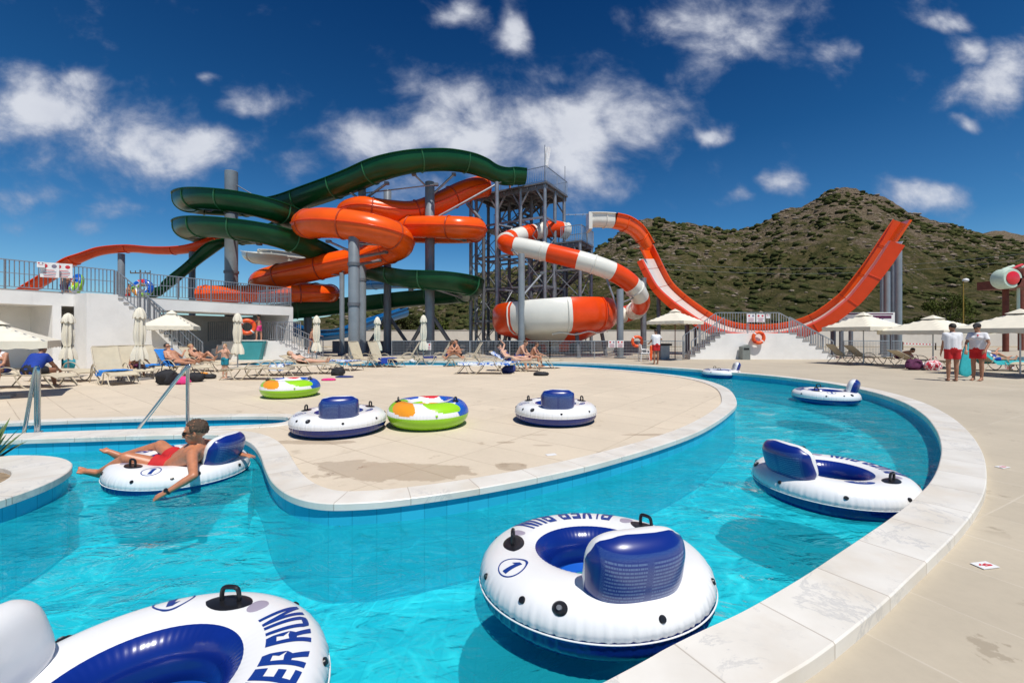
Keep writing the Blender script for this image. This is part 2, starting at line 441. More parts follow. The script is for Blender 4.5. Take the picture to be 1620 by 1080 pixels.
def marble():
    m, t, b = newmat('marble_coping'); uvn = t.add('ShaderNodeUVMap'); uvn.uv_map = 'UVMap'
    u_, v_, _ = t.sep(uvn.outputs[0]); p = pos(t)
    fr = t.math('FRACT', t.math('DIVIDE', u_, .62)); j = t.math('MAXIMUM', t.mapr(fr, 0, .012, 1, 0), t.mapr(fr, .988, 1, 0, 1))
    wn = t.add('ShaderNodeTexWhiteNoise', noise_dimensions='1D'); t.link(t.math('FLOOR', t.math('DIVIDE', u_, .62)), wn.inputs['W'])
    off = t.comb(t.math('MULTIPLY', wn.outputs[0], 9.0), 0, 0)
    va = t.add('ShaderNodeVectorMath', operation='ADD'); t.link(p, va.inputs[0]); t.link(off, va.inputs[1])
    vein = t.noise(va.outputs[0], 2.1, 10, .72, .5)
    vv = t.mapr(t.math('ABSOLUTE', t.math('SUBTRACT', vein, .5)), 0, .03, 1, 0)
    patch = t.mapr(t.noise(va.outputs[0], 1.7, 5, .6), .48, .72)
    c = t.ramp(t.noise(va.outputs[0], 2.2, 6), [(.3, (.66, .62, .55)), (.65, (.78, .75, .69))])
    c = t.mix(t.math('MULTIPLY', patch, .38), c, (.60, .50, .37))
    c = t.mix(t.math('MULTIPLY', vv, t.math('MULTIPLY', t.mapr(t.noise(va.outputs[0], 1.9, 4), .46, .62), .5)), c, (.42, .42, .42))
    c = t.mix(t.math('MULTIPLY', wn.outputs[0], .16), c, (.58, .53, .46))
    c = t.mix(t.math('MULTIPLY', j, .7), c, (.34, .28, .22))
    t.link(c, b.inputs['Base Color']); b.inputs['Roughness'].default_value = .42
    t.link(t.bump(t.math('SUBTRACT', t.noise(p, 9, 5), t.math('MULTIPLY', j, .9)), .25, .006), b.inputs['Normal']); return m
M['marble'] = marble()

def pooltile(name, c1, c2, grout, size=.25, uvmode=True, gf=.35):
    m, t, b = newmat(name)
    if uvmode:
        uvn = t.add('ShaderNodeUVMap'); uvn.uv_map = 'UVMap'; x, y, _ = t.sep(uvn.outputs[0])
    else: x, y, _ = t.sep(pos(t))
    def jl(c, w):
        fr = t.math('FRACT', t.math('DIVIDE', c, size)); return t.math('MAXIMUM', t.mapr(fr, 0, w, 1, 0), t.mapr(fr, 1-w, 1, 0, 1))
    j = t.math('MAXIMUM', jl(x, .035), jl(y, .035))
    wn = t.add('ShaderNodeTexWhiteNoise', noise_dimensions='2D')
    t.link(t.comb(t.math('FLOOR', t.math('DIVIDE', x, size)), t.math('FLOOR', t.math('DIVIDE', y, size)), 0), wn.inputs['Vector'])
    c = t.mix(wn.outputs[0], c1, c2)
    c = t.mix(t.mapr(t.noise(pos(t), 1.2, 4), .3, .7, 0, .25), c, tuple(k*.75 for k in c1))
    c = t.mix(t.math('MULTIPLY', j, gf), c, grout)
    t.link(c, b.inputs['Base Color']); b.inputs['Roughness'].default_value = .25; return m
M['tile'] = pooltile('pool_wall_tile', (.02, .42, .62), (.03, .48, .70), (.01, .20, .34), .2, gf=.65)
M['tile_floor'] = pooltile('pool_floor_tile', (.05, .78, .88), (.07, .84, .93), (.02, .36, .50), .25, False, .3)

def water_mat():
    m, t, b = newmat('pool_water'); t.n.remove(b)
    o = [n for n in t.n if n.type == 'OUTPUT_MATERIAL'][0]; p = pos(t)
    x, y, z = t.sep(p)
    sp = t.comb(t.math('MULTIPLY', x, .62), t.math('MULTIPLY', y, 1.0), 0)
    dn = t.noise(sp, 1.6, 3, .5, out='Color')
    vm = t.add('ShaderNodeVectorMath', operation='MULTIPLY_ADD'); t.link(dn, vm.inputs[0]); vm.inputs[1].default_value = (.9, .7, 0); t.link(sp, vm.inputs[2])
    h1 = t.noise(vm.outputs[0], 2.6, 5, .55); h2 = t.noise(vm.outputs[0], 11, 3, .5)
    h = t.math('MULTIPLY_ADD', h2, .18, h1)
    nb = t.add('ShaderNodeBump'); nb.inputs['Strength'].default_value = .8; nb.inputs['Distance'].default_value = .15; t.link(h, nb.inputs['Height'])
    # ripple caustics painted into the transmission colour: thin bright web, broad dimmer cells
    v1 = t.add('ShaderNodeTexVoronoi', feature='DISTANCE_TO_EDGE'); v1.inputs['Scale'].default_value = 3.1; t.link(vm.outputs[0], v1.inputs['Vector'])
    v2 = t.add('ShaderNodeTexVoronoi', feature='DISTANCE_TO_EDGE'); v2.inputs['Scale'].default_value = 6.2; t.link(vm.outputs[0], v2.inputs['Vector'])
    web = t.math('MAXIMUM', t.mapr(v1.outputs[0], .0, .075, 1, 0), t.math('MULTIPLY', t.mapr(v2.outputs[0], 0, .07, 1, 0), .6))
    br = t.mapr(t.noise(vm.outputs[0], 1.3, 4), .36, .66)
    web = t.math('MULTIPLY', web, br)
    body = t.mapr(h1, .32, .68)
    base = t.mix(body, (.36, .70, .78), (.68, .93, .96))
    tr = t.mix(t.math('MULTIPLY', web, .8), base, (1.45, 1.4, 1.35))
    T = t.add('ShaderNodeBsdfTransparent'); t.link(tr, T.inputs[0])
    Gl = t.add('ShaderNodeBsdfGlossy'); Gl.inputs['Roughness'].default_value = .03; t.link(nb.outputs[0], Gl.inputs['Normal'])
    Fr = t.add('ShaderNodeFresnel'); Fr.inputs['IOR'].default_value = 1.33; t.link(nb.outputs[0], Fr.inputs['Normal'])
    mx = t.add('ShaderNodeMixShader'); t.link(Fr.outputs[0], mx.inputs[0]); t.link(T.outputs[0], mx.inputs[1]); t.link(Gl.outputs[0], mx.inputs[2])
    Df = t.add('ShaderNodeBsdfDiffuse'); Df.inputs['Color'].default_value = (.02, .64, .78, 1); m2 = t.add('ShaderNodeMixShader'); m2.inputs[0].default_value = .33
    t.link(T.outputs[0], m2.inputs[1]); t.link(Df.outputs[0], m2.inputs[2]); t.link(m2.outputs[0], mx.inputs[1])
    t.link(mx.outputs[0], o.inputs[0]); return m
M['water'] = water_mat()

def hill_mat():
    m, t, b = newmat('scrubby_hillside'); p = pos(t)
    n = t.noise(p, .045, 8, .62); f = t.noise(p, .35, 9, .7, .4); r = t.noise(p, .11, 9, .68, .6)
    x, y, z = t.sep(p)
    c = t.ramp(f, [(.28, (.022, .028, .009)), (.42, (.052, .056, .018)), (.55, (.105, .092, .036)), (.70, (.19, .145, .08))])
    rock = t.ramp(t.noise(p, .9, 8, .7), [(.3, (.06, .045, .03)), (.5, (.16, .12, .08)), (.7, (.36, .29, .22))])
    hz = t.mapr(z, 15, 85, 0, .20, False)
    rm = t.mapr(t.math('ADD', r, hz), .55, .66)
    c = t.mix(rm, c, rock)
    t.link(c, b.inputs['Base Color']); b.inputs['Roughness'].default_value = 1; b.inputs['Specular IOR Level'].default_value = .1
    t.link(t.bump(t.math('ADD', f, t.math('MULTIPLY', t.noise(p, 1.6, 8, .7), .6)), 1.0, 2.0), b.inputs['Normal']); return m
M['hill'] = hill_mat()
def shrub_mat(name, a, c_, s=.08):
    m, t, b = newmat(name); p = pos(t)
    t.link(t.ramp(t.noise(p, s, 8, .7), [(.35, a), (.65, c_)]), b.inputs['Base Color']); b.inputs['Roughness'].default_value = .95
    b.inputs['Specular IOR Level'].default_value = .1
    t.link(t.bump(t.noise(p, 3, 5), 1, .5), b.inputs['Normal']); return m
M['shrub'] = shrub_mat('shrub_leaves', (.022, .034, .010), (.105, .108, .036), .35)
M['rock'] = shrub_mat('limestone_rock', (.17, .13, .095), (.40, .33, .26), .5)
M['foliage'] = shrub_mat('tree_leaves', (.035, .055, .012), (.13, .15, .035), .8)

def print_mat():
    """blue vinyl with fine pale printed lines"""
    m, t, b = newmat('printed_blue_vinyl'); o = objc(t); uvn = t.add('ShaderNodeUVMap'); uvn.uv_map = 'UVMap'
    x, y, _ = t.sep(uvn.outputs[0])
    ln = t.math('FRACT', t.math('MULTIPLY', y, 20)); line = t.math('MULTIPLY', t.mapr(ln, .30, .42, 0, 1), t.mapr(ln, .80, .92, 1, 0))
    rag = t.noise(t.comb(t.math('MULTIPLY', x, 34), t.math('FLOOR', t.math('MULTIPLY', y, 20)), 0), 3.0, 2); line = t.math('MULTIPLY', line, t.mapr(rag, .40, .50))
    bx = t.math('MULTIPLY', t.mapr(t.math('ABSOLUTE', t.math('SUBTRACT', t.math('ABSOLUTE', t.math('SUBTRACT', x, .5)), .21)), .175, .18, 1, 0), t.mapr(t.math('ABSOLUTE', t.math('SUBTRACT', y, .47)), .34, .345, 1, 0))
    inside = t.math('MULTIPLY', t.mapr(t.math('ABSOLUTE', t.math('SUBTRACT', x, .5)), .41, .42, 1, 0), t.mapr(t.math('ABSOLUTE', t.math('SUBTRACT', y, .47)), .41, .42, 1, 0))
    dot = t.noise(uvn.outputs[0], 160, 2)
    c = t.mix(t.math('MULTIPLY', inside, .55), (.004, .022, .20), (.012, .045, .22))
    c = t.mix(t.math('MULTIPLY', t.math('MULTIPLY', bx, line), .75), c, (.13, .22, .42))
    c = t.mix(t.math('MULTIPLY', t.math('MULTIPLY', inside, t.math('SUBTRACT', 1, bx)), t.mapr(dot, .5, .6, 0, .55)), c, (.12, .20, .40))
    t.link(c, b.inputs['Base Color']); b.inputs['Roughness'].default_value = .3; b.inputs['Coat Weight'].default_value = .3
    return m
M['print'] = print_mat()
def pattern_cloth(name, a, b1, scale=7):
    m, t, b = newmat(name); n = t.noise(objc(t), scale, 3, .5, 1.2)
    t.link(t.ramp(n, [(.47, a), (.5, b1)]), b.inputs['Base Color']); b.inputs['Roughness'].default_value = .85; return m
M['towel_pat'] = pattern_cloth('blue_white_towel', (.02, .12, .48), (.72, .76, .80))
M['towel_blue'] = mat('bright_blue_towel', (.02, .20, .62), .85, 0, .2, 6, .3, bscale=50)
M['floral'] = pattern_cloth('red_white_floral', (.55, .02, .05), (.72, .68, .70), 12)
M['mesh'] = pattern_cloth('teal_mesh_floor', (.01, .16, .20), (.03, .30, .34), 120)

# ------------------------------------------------------------------ pool, decks, coping
zc = .035
outer_px = [(1000,1080),(1062,1044),(1120,1014),(1180,985),(1240,950),(1290,918),(1330,890),(1380,855),(1420,826),(1455,796),(1480,767),(1492,738),(1494,710),(1484,682),(1462,657),(1425,636),(1370,619),(1300,606),(1220,596),(1130,588),(1050,582),(960,576.5),(870,573.5),(760,572.5),(640,572),(520,571.8),(430,571.5),(362,571.5)]
outer = [G(x, y, zc) for x, y in outer_px]
near = [(-9.0, -1.6), (-6, -1.35), (-4, -.85), (-2.6, -.1), (-1.4, .62), (-.45, 1.2)]
ob_pts = [Vector((x, y, 0)) for x, y in near]+[Vector((p.x, p.y, 0)) for p in outer]
outer_line = [Vector((p.x, p.y)) for p in cr(ob_pts, 6)]
isl_px = [(1163,634),(1150,652),(1110,677),(1050,700),(950,729),(850,752),(740,772),(640,786),(570,792),(510,792),(465,781),(437,761),(424,738),(416,717),(402,700),(378,690),(340,686),(250,687),(150,690),(0,695),(-150,705),(-400,724)]
isl_b = [(-400,713),(-150,696),(0,686),(200,678.5),(380,672),(440,668.5),(458,664),(459,660),(448,657.5),(380,657),(200,661),(0,668),(-150,677),(-400,691)]
isl_far = [(365,577.3),(520,577.3),(700,577.3),(870,578.5),(960,583),(1050,591),(1110,600),(1148,613)]
near_c = [G(x, y, zc) for x, y in isl_px]; b_c = [G(x, y, zc) for x, y in isl_b]; far_c = [G(x, y, zc) for x, y in isl_far]
near_line = [Vector((p.x, p.y)) for p in cr([Vector((p.x, p.y, 0)) for p in near_c], 6)]
b_line = [Vector((p.x, p.y)) for p in cr([Vector((p.x, p.y, 0)) for p in b_c], 4)]
far_line = [Vector((p.x, p.y)) for p in cr([Vector((p.x, p.y, 0)) for p in far_c], 6)]
# one smooth seam where the island's far edge meets its near edge
rim = [Vector((p.x, p.y)) for p in cr([Vector((p.x, p.y, 0)) for p in far_c+near_c], 6)]
island_poly = rim+b_line+[Vector((-60, b_line[-1].y+3)), Vector((-60, 24.5)), Vector((far_line[0].x-.4, 24.5)), Vector((far_line[0].x-.4, far_line[0].y))]
pit = outer_line+[Vector((outer_line[-1].x-.2, 24.3)), Vector((-55, 24.3)), Vector((-55, -3)), Vector((-12, -2.2))]

BIG = [Vector((-160, -12)), Vector((160, -12)), Vector((160, 48)), Vector((-160, 48))]
mb = MB(); mb.prism(BIG, -.3, 0, top=True, sides=False, holes=[pit]); struct(mb.build('pool_deck', M['deck_out'], smooth=False))
mb = MB(); mb.prism(island_poly, -.3, .006, top=True, sides=False); struct(mb.build('island_deck', M['deck'], smooth=False))
far = [Vector((-900, 48)), Vector((900, 48)), Vector((900, 1400)), Vector((-900, 1400))]
mb = MB(); mb.prism(far, -.3, -.03, sides=False); mb.prism([Vector((-900, -300)), Vector((900, -300)), Vector((900, -12)), Vector((-900, -12))], -.3, -.03, sides=False)
mb.prism([Vector((-900, -12)), Vector((-160, -12)), Vector((-160, 48)), Vector((-900, 48))], -.3, -.03, sides=False); mb.prism([Vector((160, -12)), Vector((900, -12)), Vector((900, 48)), Vector((160, 48))], -.3, -.03, sides=False)
struct(mb.build('ground', M['dirt'], smooth=False))
FLOOR = -.82; WZ = -.17
mb = MB(); mb.prism([Vector((-56, -4)), Vector((14, -4)), Vector((14, 25)), Vector((-56, 25))], 0, FLOOR, sides=False); struct(mb.build('pool_floor', M['tile_floor'], smooth=False))

def strip(line, w, z0, z1, over, side):
    """coping: slabs of width w on the land side (side=+1: left of travel) with nosing `over` the water"""
    mb = MB(); n = len(line); L = 0; rows = []
    for i, p in enumerate(line):
        d = (line[min(i+1, n-1)]-line[max(i-1, 0)]); d = d.normalized() if d.length > 0 else Vector((1, 0))
        nrm = Vector((-d.y, d.x))*side
        if i: L += (p-line[i-1]).length
        a = p-nrm*over; c = p+nrm*w; e = .008
        rows.append((L, [(a.x, a.y, z0), (a.x, a.y, z1-e), (a.x+nrm.x*e, a.y+nrm.y*e, z1), (c.x-nrm.x*e, c.y-nrm.y*e, z1), (c.x, c.y, z1-e), (c.x, c.y, z0)]))
    for i in range(n-1):
        (l0, r0), (l1, r1) = rows[i], rows[i+1]
        for k in range(5):
            mb.add([r0[k], r1[k], r1[k+1], r0[k+1]], [(0, 1, 2, 3)], 0, [[(l0, k*.1), (l1, k*.1), (l1, k*.1+.1), (l0, k*.1+.1)]])
        mb.add([r0[5], r1[5], r1[0], r0[0]], [(0, 1, 2, 3)], 0, [[(l0, 0), (l1, 0), (l1, .1), (l0, .1)]])
    return mb
struct(strip(outer_line, .31, -.02, .075, .03, -1).build('pool_coping', M['marble'], fix=True, angle=30))
isl_all = rim+b_line
struct(strip(rim, .26, -.03, .032, .03, -1).build('island_coping', M['marble'], fix=True, angle=30))
struct(strip(b_line, .2, -.03, .030, .03, -1).build('channel_coping', M['marble'], fix=True, angle=30))
def wall(line, z0, z1, mats, name):
    mb = MB(); L = 0
    for i in range(len(line)-1):
        a, b = line[i], line[i+1]; l = (b-a).length
        mb.add([(a.x, a.y, z0), (b.x, b.y, z0), (b.x, b.y, z1), (a.x, a.y, z1)], [(0, 1, 2, 3)], 0, [[(L, z0), (L+l, z0), (L+l, z1), (L, z1)]]); L += l
    return struct(mb.build(name, mats, smooth=True, angle=0))
wall(outer_line, FLOOR, 0, M['tile'], 'pool_wall')
wall(isl_all+[island_poly[0]], FLOOR, 0, M['tile'], 'island_wall')
stp = [G(*q, 0).xy for q in ((-300,716),(-150,705),(0,695),(150,690),(250,687),(340,686),(378,690),(402,700),(398,714),(330,716),(200,720),(0,728),(-150,742),(-300,760))]
mb = MB(); mb.prism(stp, FLOOR, -.30); struct(mb.build('pool_steps', M['tile_floor'], smooth=False, fix=True))
stp2 = [G(*q, 0).xy for q in ((-300,760),(-150,742),(0,728),(200,720),(330,716),(398,714),(392,728),(330,732),(200,738),(0,750),(-150,770),(-300,790))]
mb = MB(); mb.prism(stp2, FLOOR, -.48); struct(mb.build('pool_steps', M['tile_floor'], smooth=False, fix=True))
# water sheet with real ripples
mb = MB(); xs = [i*.12 for i in range(-75, 75)]
nx, ny = 170, 190
vs = []; fs = []
for j in range(ny+1):
    y = -3+ (j/ny)**1.35*28
    for i in range(nx+1):
        x = -30+i/nx*44
        vs.append((x, y, WZ+.012*(noise.noise(Vector((x*.9, y*1.5, 3)))+.5*noise.noise(Vector((x*2.3, y*3.1, 8))))))
for j in range(ny):
    for i in range(nx):
        a = j*(nx+1)+i; fs.append((a, a+1, a+nx+2, a+nx+1))
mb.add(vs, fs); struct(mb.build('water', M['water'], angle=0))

# round planter at the left, its near side reaches into the picture
cc = Vector((-5.65, 3.68)); pl_line = [cc+Vector((math.cos(-2*math.pi*k/72), math.sin(-2*math.pi*k/72)))*1.29 for k in range(72)]
pl = thing('planter', 'round planter bed with white marble rim at the left side of the pool', 'planter', (cc.x, cc.y, 0))
strip(pl_line+[pl_line[0]], .40, -.03, .04, .03, -1).build('rim', M['marble'], pl, fix=True, angle=30)
mb = MB(); L = 0
for i in range(len(pl_line)):
    a, b = pl_line[i], pl_line[(i+1) % len(pl_line)]; l = (b-a).length
    mb.add([(a.x, a.y, FLOOR), (b.x, b.y, FLOOR), (b.x, b.y, 0), (a.x, a.y, 0)], [(0, 1, 2, 3)], 0, [[(L, FLOOR), (L+l, FLOOR), (L+l, 0), (L, 0)]]); L += l
mb.build('tiled_wall', M['tile'], pl, angle=0)
inner = [p+(cc-p)*.28 for p in pl_line]
mb = MB(); mb.prism(inner, -.2, -.012, sides=False); mb.build('soil', M['soil'], pl, smooth=False)
mb = MB(); rr = random.Random(8)
for k in range(160):
    a = inner[rr.randrange(len(inner))]; q = a.lerp(cc, rr.random()**.6); sz = rr.uniform(.012, .04); mb.ell((q.x, q.y, -.01+sz*.3), (sz, sz*rr.uniform(.6, 1), sz*.6), None, 7, 5)
o_ = mb.build('pebbles', M['rock'], pl); o_['kind'] = 'stuff'
ag = P(-22, 700, 4.9); ag.z = -.07
a_ = thing('spiky_plant', 'spiky grey-green plant with stiff pointed blades in the round planter at the left edge', 'plant', ag)
mb = MB(); rr = random.Random(3)
for k in range(26):
    az = rr.uniform(0, 6.28); el = rr.uniform(.35, 1.3); Lb = rr.uniform(.45, .72)
    dd = Vector((math.cos(az)*math.cos(el), math.sin(az)*math.cos(el), math.sin(el))); sdv = Vector((-math.sin(az), math.cos(az), 0))
    prevr = None
    for q in range(6):
        f_ = q/5; c_ = ag+dd*Lb*f_+Vector((0, 0, -.1*f_*f_)); w_ = .028*(1-f_)**.7*(.6+f_*1.2)+.001
        row = (c_-sdv*w_, c_+Vector((0, 0, -.012*(1-f_))), c_+sdv*w_)
        if prevr: mb.add([*prevr, *row], [(0, 1, 4, 3), (1, 2, 5, 4)])
        prevr = row
mb.build('blades', M['leaf'], a_)

# handrails of the pool stairs
def handrail(base, peak, foot, mid, label):
    r = thing('pool_handrail', label, 'handrail', base, 'polished steel handrails of the pool steps')
    mb = MB(); mb.sweep(cr([foot, foot.lerp(peak, .5), peak-(peak-foot)*.04, peak+Vector((.02, .01, -.03)), Vector((base.x, base.y, peak.z-.12)), base], 6), .024, 12); mb.build('rail', M['chrome'], r)
    mt = foot.lerp(peak, .62); mb = MB(); mb.cyl((mid.x, mid.y, -.75), (mid.x, mid.y, mt.z), .02, n=12)
    q = min((foot.lerp(peak, k/40) for k in range(41)), key=lambda v_: (v_.xy-mid.xy).length); mb.v = []; mb.f = []; mb.m = []; mb.uv = []
    mb.cyl((q.x, q.y, -.9), q, .021, n=12); mb.build('post', M['chrome'], r)
    mb = MB(); mb.cyl(base, base+Vector((0, 0, .012)), .05, n=16); mb.build('base_flange', M['chrome'], r)
b1 = G(297, 677, .03); k1 = P(297, 578, b1.y); f1 = G(203, 699, WZ); f1 = k1+(f1-k1)*1.5
handrail(b1, k1, f1, G(263, 691, 0), 'polished steel handrail nearer the man in the ring, sloping from the divider into the water')
b2 = G(61, 683, .03); k2 = P(57, 580, b2.y); f2 = G(34, 707, WZ); f2 = k2+(f2-k2)*1.5
handrail(b2, k2, f2, G(52, 694, 0), 'polished steel handrail standing beyond the round planter, beside the spiky plant')
# ------------------------------------------------------------------ hills
def interp(tab, x):
    if x <= tab[0][0]: return tab[0][1]
    for (a, b), (c, d_) in zip(tab, tab[1:]):
        if x <= c: return b+(d_-b)*(x-a)/(c-a)
    return tab[-1][1]
ridge = [(300,520),(430,512),(540,500),(600,478),(700,455),(770,432),(850,418),(925,404),(960,388),(985,362),(1005,349),(1050,351),(1090,353),(1125,361),(1170,366),(1200,357),(1230,341),(1262,330),(1290,317),(1310,304),(1335,299),(1352,303),(1385,309),(1410,320),(1440,338),(1475,350),(1500,352),(1530,366),(1570,375),(1620,384),(1750,395),(2000,420),(2400,450),(2900,480)]
def fbm(x, y, z=0, o=5):
    s_ = 0; a = 1
    for k in range(o): s_ += a*noise.noise(Vector((x, y, z))); x *= 2.03; y *= 2.03; a *= .5
    return s_
def hillpt(px, tt):
    uu = (px-CX)/F; Y0, Y1 = 88, 270; rz = (HY-interp(ridge, px))/F*Y1+EYE
    if tt <= 1:
        Y = Y0+(Y1-Y0)*tt; k = tt**.92
        k = k*.86+.14*(tt**3)
        z = 1.0+(rz-1.0)*k
        amp = math.sin(math.pi*min(1, tt*1.02))**.6*min(1, rz/30)
        x = uu*Y
        g_ = abs(noise.noise(Vector((x*.022+.4*noise.noise(Vector((x*.03, Y*.03, 6))), Y*.007, 9))))
        z += amp*(5.5*fbm(x*.018, Y*.018, 1)+2.6*abs(fbm(x*.06, Y*.06, 4))-7*max(0, .22-g_)*2)
        z += (tt**2)*(2.2*fbm(x*.05, Y*.06, 7)+1.8*abs(noise.noise(Vector((x*.16, Y*.16, 2))))+1.1*abs(noise.noise(Vector((x*.45, Y*.4, 5)))))*min(1, rz/30)
    else:
        Y = Y1+(tt-1)*300; x = uu*Y; z = rz-(tt-1)*60+3*fbm(x*.02, Y*.02, 1)*(tt-1)
    return Vector((uu*Y, Y, max(z, -.5)))
mb = MB(); NX, NT_ = 420, 110; vs = []; fs = []
for i in range(NX+1):
    px = 300+i/NX*1900
    for j in range(NT_+1): vs.append(hillpt(px, j/(NT_-18)))
for i in range(NX):
    for j in range(NT_):
        a = i*(NT_+1)+j; fs.append((a, a+NT_+1, a+NT_+2, a+1))
mb.add(vs, fs); struct(mb.build('hill', M['hill'], angle=0))
mb = MB(); vs = []; fs = []; rz2 = [(1400,420),(1500,384),(1540,370),(1580,365),(1640,368),(1720,372),(1900,400),(2300,470)]
for i in range(121):
    px = 1400+i*7
    for j in range(31):
        tt = j/30; Y = 500+tt*220; zz = (HY-interp(rz2, px))/F*720; z = -2+(zz+2)*tt**.9+tt*9*fbm(px*.012, tt*3, 2)+3*fbm(px*.08, tt*12, 5)*tt
        vs.append(((px-CX)/F*Y, Y, z))
for i in range(120):
    for j in range(30):
        a = i*31+j; fs.append((a, a+31, a+32, a+1))
mb.add(vs, fs); struct(mb.build('distant_hill', M['hill'], angle=0))
# scrub and stones on the slope: uncountable
ico = bmesh.new(); bmesh.ops.create_icosphere(ico, subdivisions=1, radius=1); iv = [v_.co.copy() for v_ in ico.verts]; fi = [[v_.index for v_ in f.verts] for f in ico.faces]; ico.free()
def scatter(count, seed, size, mat_, name, thresh, flat, tmax=1.0, bias=1.0):
    rg = random.Random(seed); mb = MB(); n = 0; tries = 0
    while n < count and tries < count*8:
        tries += 1
        px = rg.uniform(520, 1900); tt = rg.random()**bias*tmax; c_ = hillpt(px, tt)
        f_ = fbm(c_.x*.035, c_.y*.035, 11, 4)*.6+noise.noise(Vector((c_.x*.16, c_.y*.13, 3)))*.8
        if f_*(1 if flat > .5 else -1) < thresh: continue
        s_ = (size[0]+(size[1]-size[0])*rg.random()**3)*(.55+.7*tt); a = rg.uniform(0, 6.28); ca, sa = math.cos(a), math.sin(a)
        ex = rg.uniform(.8, 1.5)
        o_ = rg.random()*50
        vs = []
        for p in iv:
            k = 1+.45*noise.noise(p*1.7+Vector((o_, 0, 0)))
            x_, y_ = p.x*ex*k, p.y*k
            vs.append(c_+Vector(((x_*ca-y_*sa)*s_, (x_*sa+y_*ca)*s_, (p.z*k*flat+.25*flat)*s_)))
        mb.add(vs, fi); n += 1
    o = mb.build(name, mat_, angle=0); o['kind'] = 'stuff'; return o
scatter(9500, 5, (.28, 2.1), M['shrub'], 'hillside_scrub', .04, .6)
scatter(3000, 9, (.2, 1.5), M['rock'], 'hillside_rocks', -.1, .5, bias=.6)
bpy.data.objects['hillside_scrub']['label'] = 'dark olive scrub bushes covering the dry hillside'
bpy.data.objects['hillside_rocks']['label'] = 'pale limestone rocks scattered over the hillside'

def tree(name, label, base, h, w, seed, n=2600, mat_=None, leaf=.10, group=None):
    rg = random.Random(seed); r = thing(name, label, 'tree', base, group); base = Vector(base)
    mb = MB(); mb.sweep([base, base+Vector((.05*h, 0, h*.25)), base+Vector((0, .03*h, h*.5))], [h*.04, h*.03, h*.018], 8)
    cl = []
    for k in range(16):
        a = rg.uniform(0, 6.28); rr_ = rg.random()**.6*w*.5; z = h*rg.uniform(.32, .95); rr_ *= math.sin(min(1, (1.05-z/h)*1.8+.25)*math.pi/2)
        c_ = base+Vector((rr_*math.cos(a), rr_*math.sin(a)*.8, z)); cl.append((c_, h*rg.uniform(.09, .17)))
        mb.sweep([base+Vector((0, 0, h*rg.uniform(.15, .35))), base.lerp(c_, .5)+Vector((0, 0, h*.12)), c_], [h*.014, h*.01, h*.004], 5)
    mb.build('trunk', M['bark'], r)
    mb = MB()
    for k in range(n):
        c_, rad = cl[rg.randrange(len(cl))]; v_ = Vector((rg.gauss(0, 1), rg.gauss(0, 1), rg.gauss(0, .8))); v_ = v_.normalized()*rad*rg.random()**.4*1.25
        p = c_+v_; a = Vector((rg.gauss(0, 1), rg.gauss(0, 1), rg.gauss(0, 1))).normalized()*leaf*rg.uniform(.6, 1.4); b_ = a.cross(Vector((rg.gauss(0, 1), rg.gauss(0, 1), rg.gauss(0, 1)))).normalized()*leaf*.6
        mb.add([p-a, p-b_, p+a, p+b_], [(0, 1, 2, 3)])
    mb.build('crown', mat_ or M['foliage'], r, angle=0); return r
tr = [((1500, 527), 72, 7.6, 8.0, 'bushy yellow-green tree standing behind the two lifeguards, largest at the foot of the hill', 1, 'foliage'),
      ((1462, 526), 76, 5.0, 6.5, 'low dark tree left of the bushy yellow-green one, behind the blue-grey posts', 2, 'shrub'),
      ((1118, 526), 66, 4.6, 6.0, 'low green tree seen through the bottom of the half-pipe slide, left of its notice signs', 3, 'foliage'),
      ((1290, 524), 70, 3.6, 6.0, 'small bush-like tree seen below the right wing of the half-pipe slide', 4, 'foliage'),
      ((640, 522), 70, 4.5, 8.0, 'dark tree seen between the two thick slide pillars above the boundary wall', 5, 'shrub'),
      ((700, 524), 62, 3.4, 7.0, 'low olive tree right of the pillar with the notice sheets, above the boundary wall', 6, 'foliage'),
      ((575, 522), 66, 3.8, 6.0, 'dark tree seen beyond the nearest grey slide pillar', 7, 'shrub'),
      ((1560, 526), 78, 4.0, 7.5, 'low dark green tree behind the rightmost parasols', 8, 'shrub')]
for (xy, Y, h, w, lab, sd_, mk) in tr:
    b = P(xy[0], xy[1], Y); b.z = 0; tree('scrub_tree', lab, b, h, w, sd_, 3200, M[mk], .17, 'trees at the foot of the hill')
# lamp posts, power line
def lamp(px, py, Y, label):
    b = P(px, py, Y); r = thing('street_lamp', label, 'street lamp', (b.x, b.y, 0)); MB().cyl((b.x, b.y, 0), b, .09, .06, 8).build('pole', mat('ochre_pole', (.35, .22, .03), .6), r)
    MB().ell(b+Vector((.35, 0, .15)), (.38, .38, .3)).build('globe', M['white_plastic'], r)
lamp(1524, 445, 64, 'ochre lamp post with white globe in front of the bushy tree')
def upole(px, ptop, Y, label):
    b = P(px, ptop, Y); r = thing('utility_pole', label, 'utility pole', (b.x, b.y, 0)); MB().cyl((b.x, b.y, 0), b, .16, .11, 8).build('pole', M['bark'], r)
    for k, (dz_, w) in enumerate(((-.5, 1.6), (-2.6, 1.9), (-3.3, 1.3))):
        z = b.z+dz_; m_ = MB().bar((b.x-w, b.y, z), (b.x+w, b.y, z), .16)
        for sx in (-1, -.5, .5, 1): m_.cyl((b.x+sx*w, b.y, z), (b.x+sx*w, b.y, z+.4), .07, n=6)
        m_.build('crossarm', M['bark'], r)
upole(222, 427, 70, 'dark wooden utility pole with crossarms beyond the terrace railing')
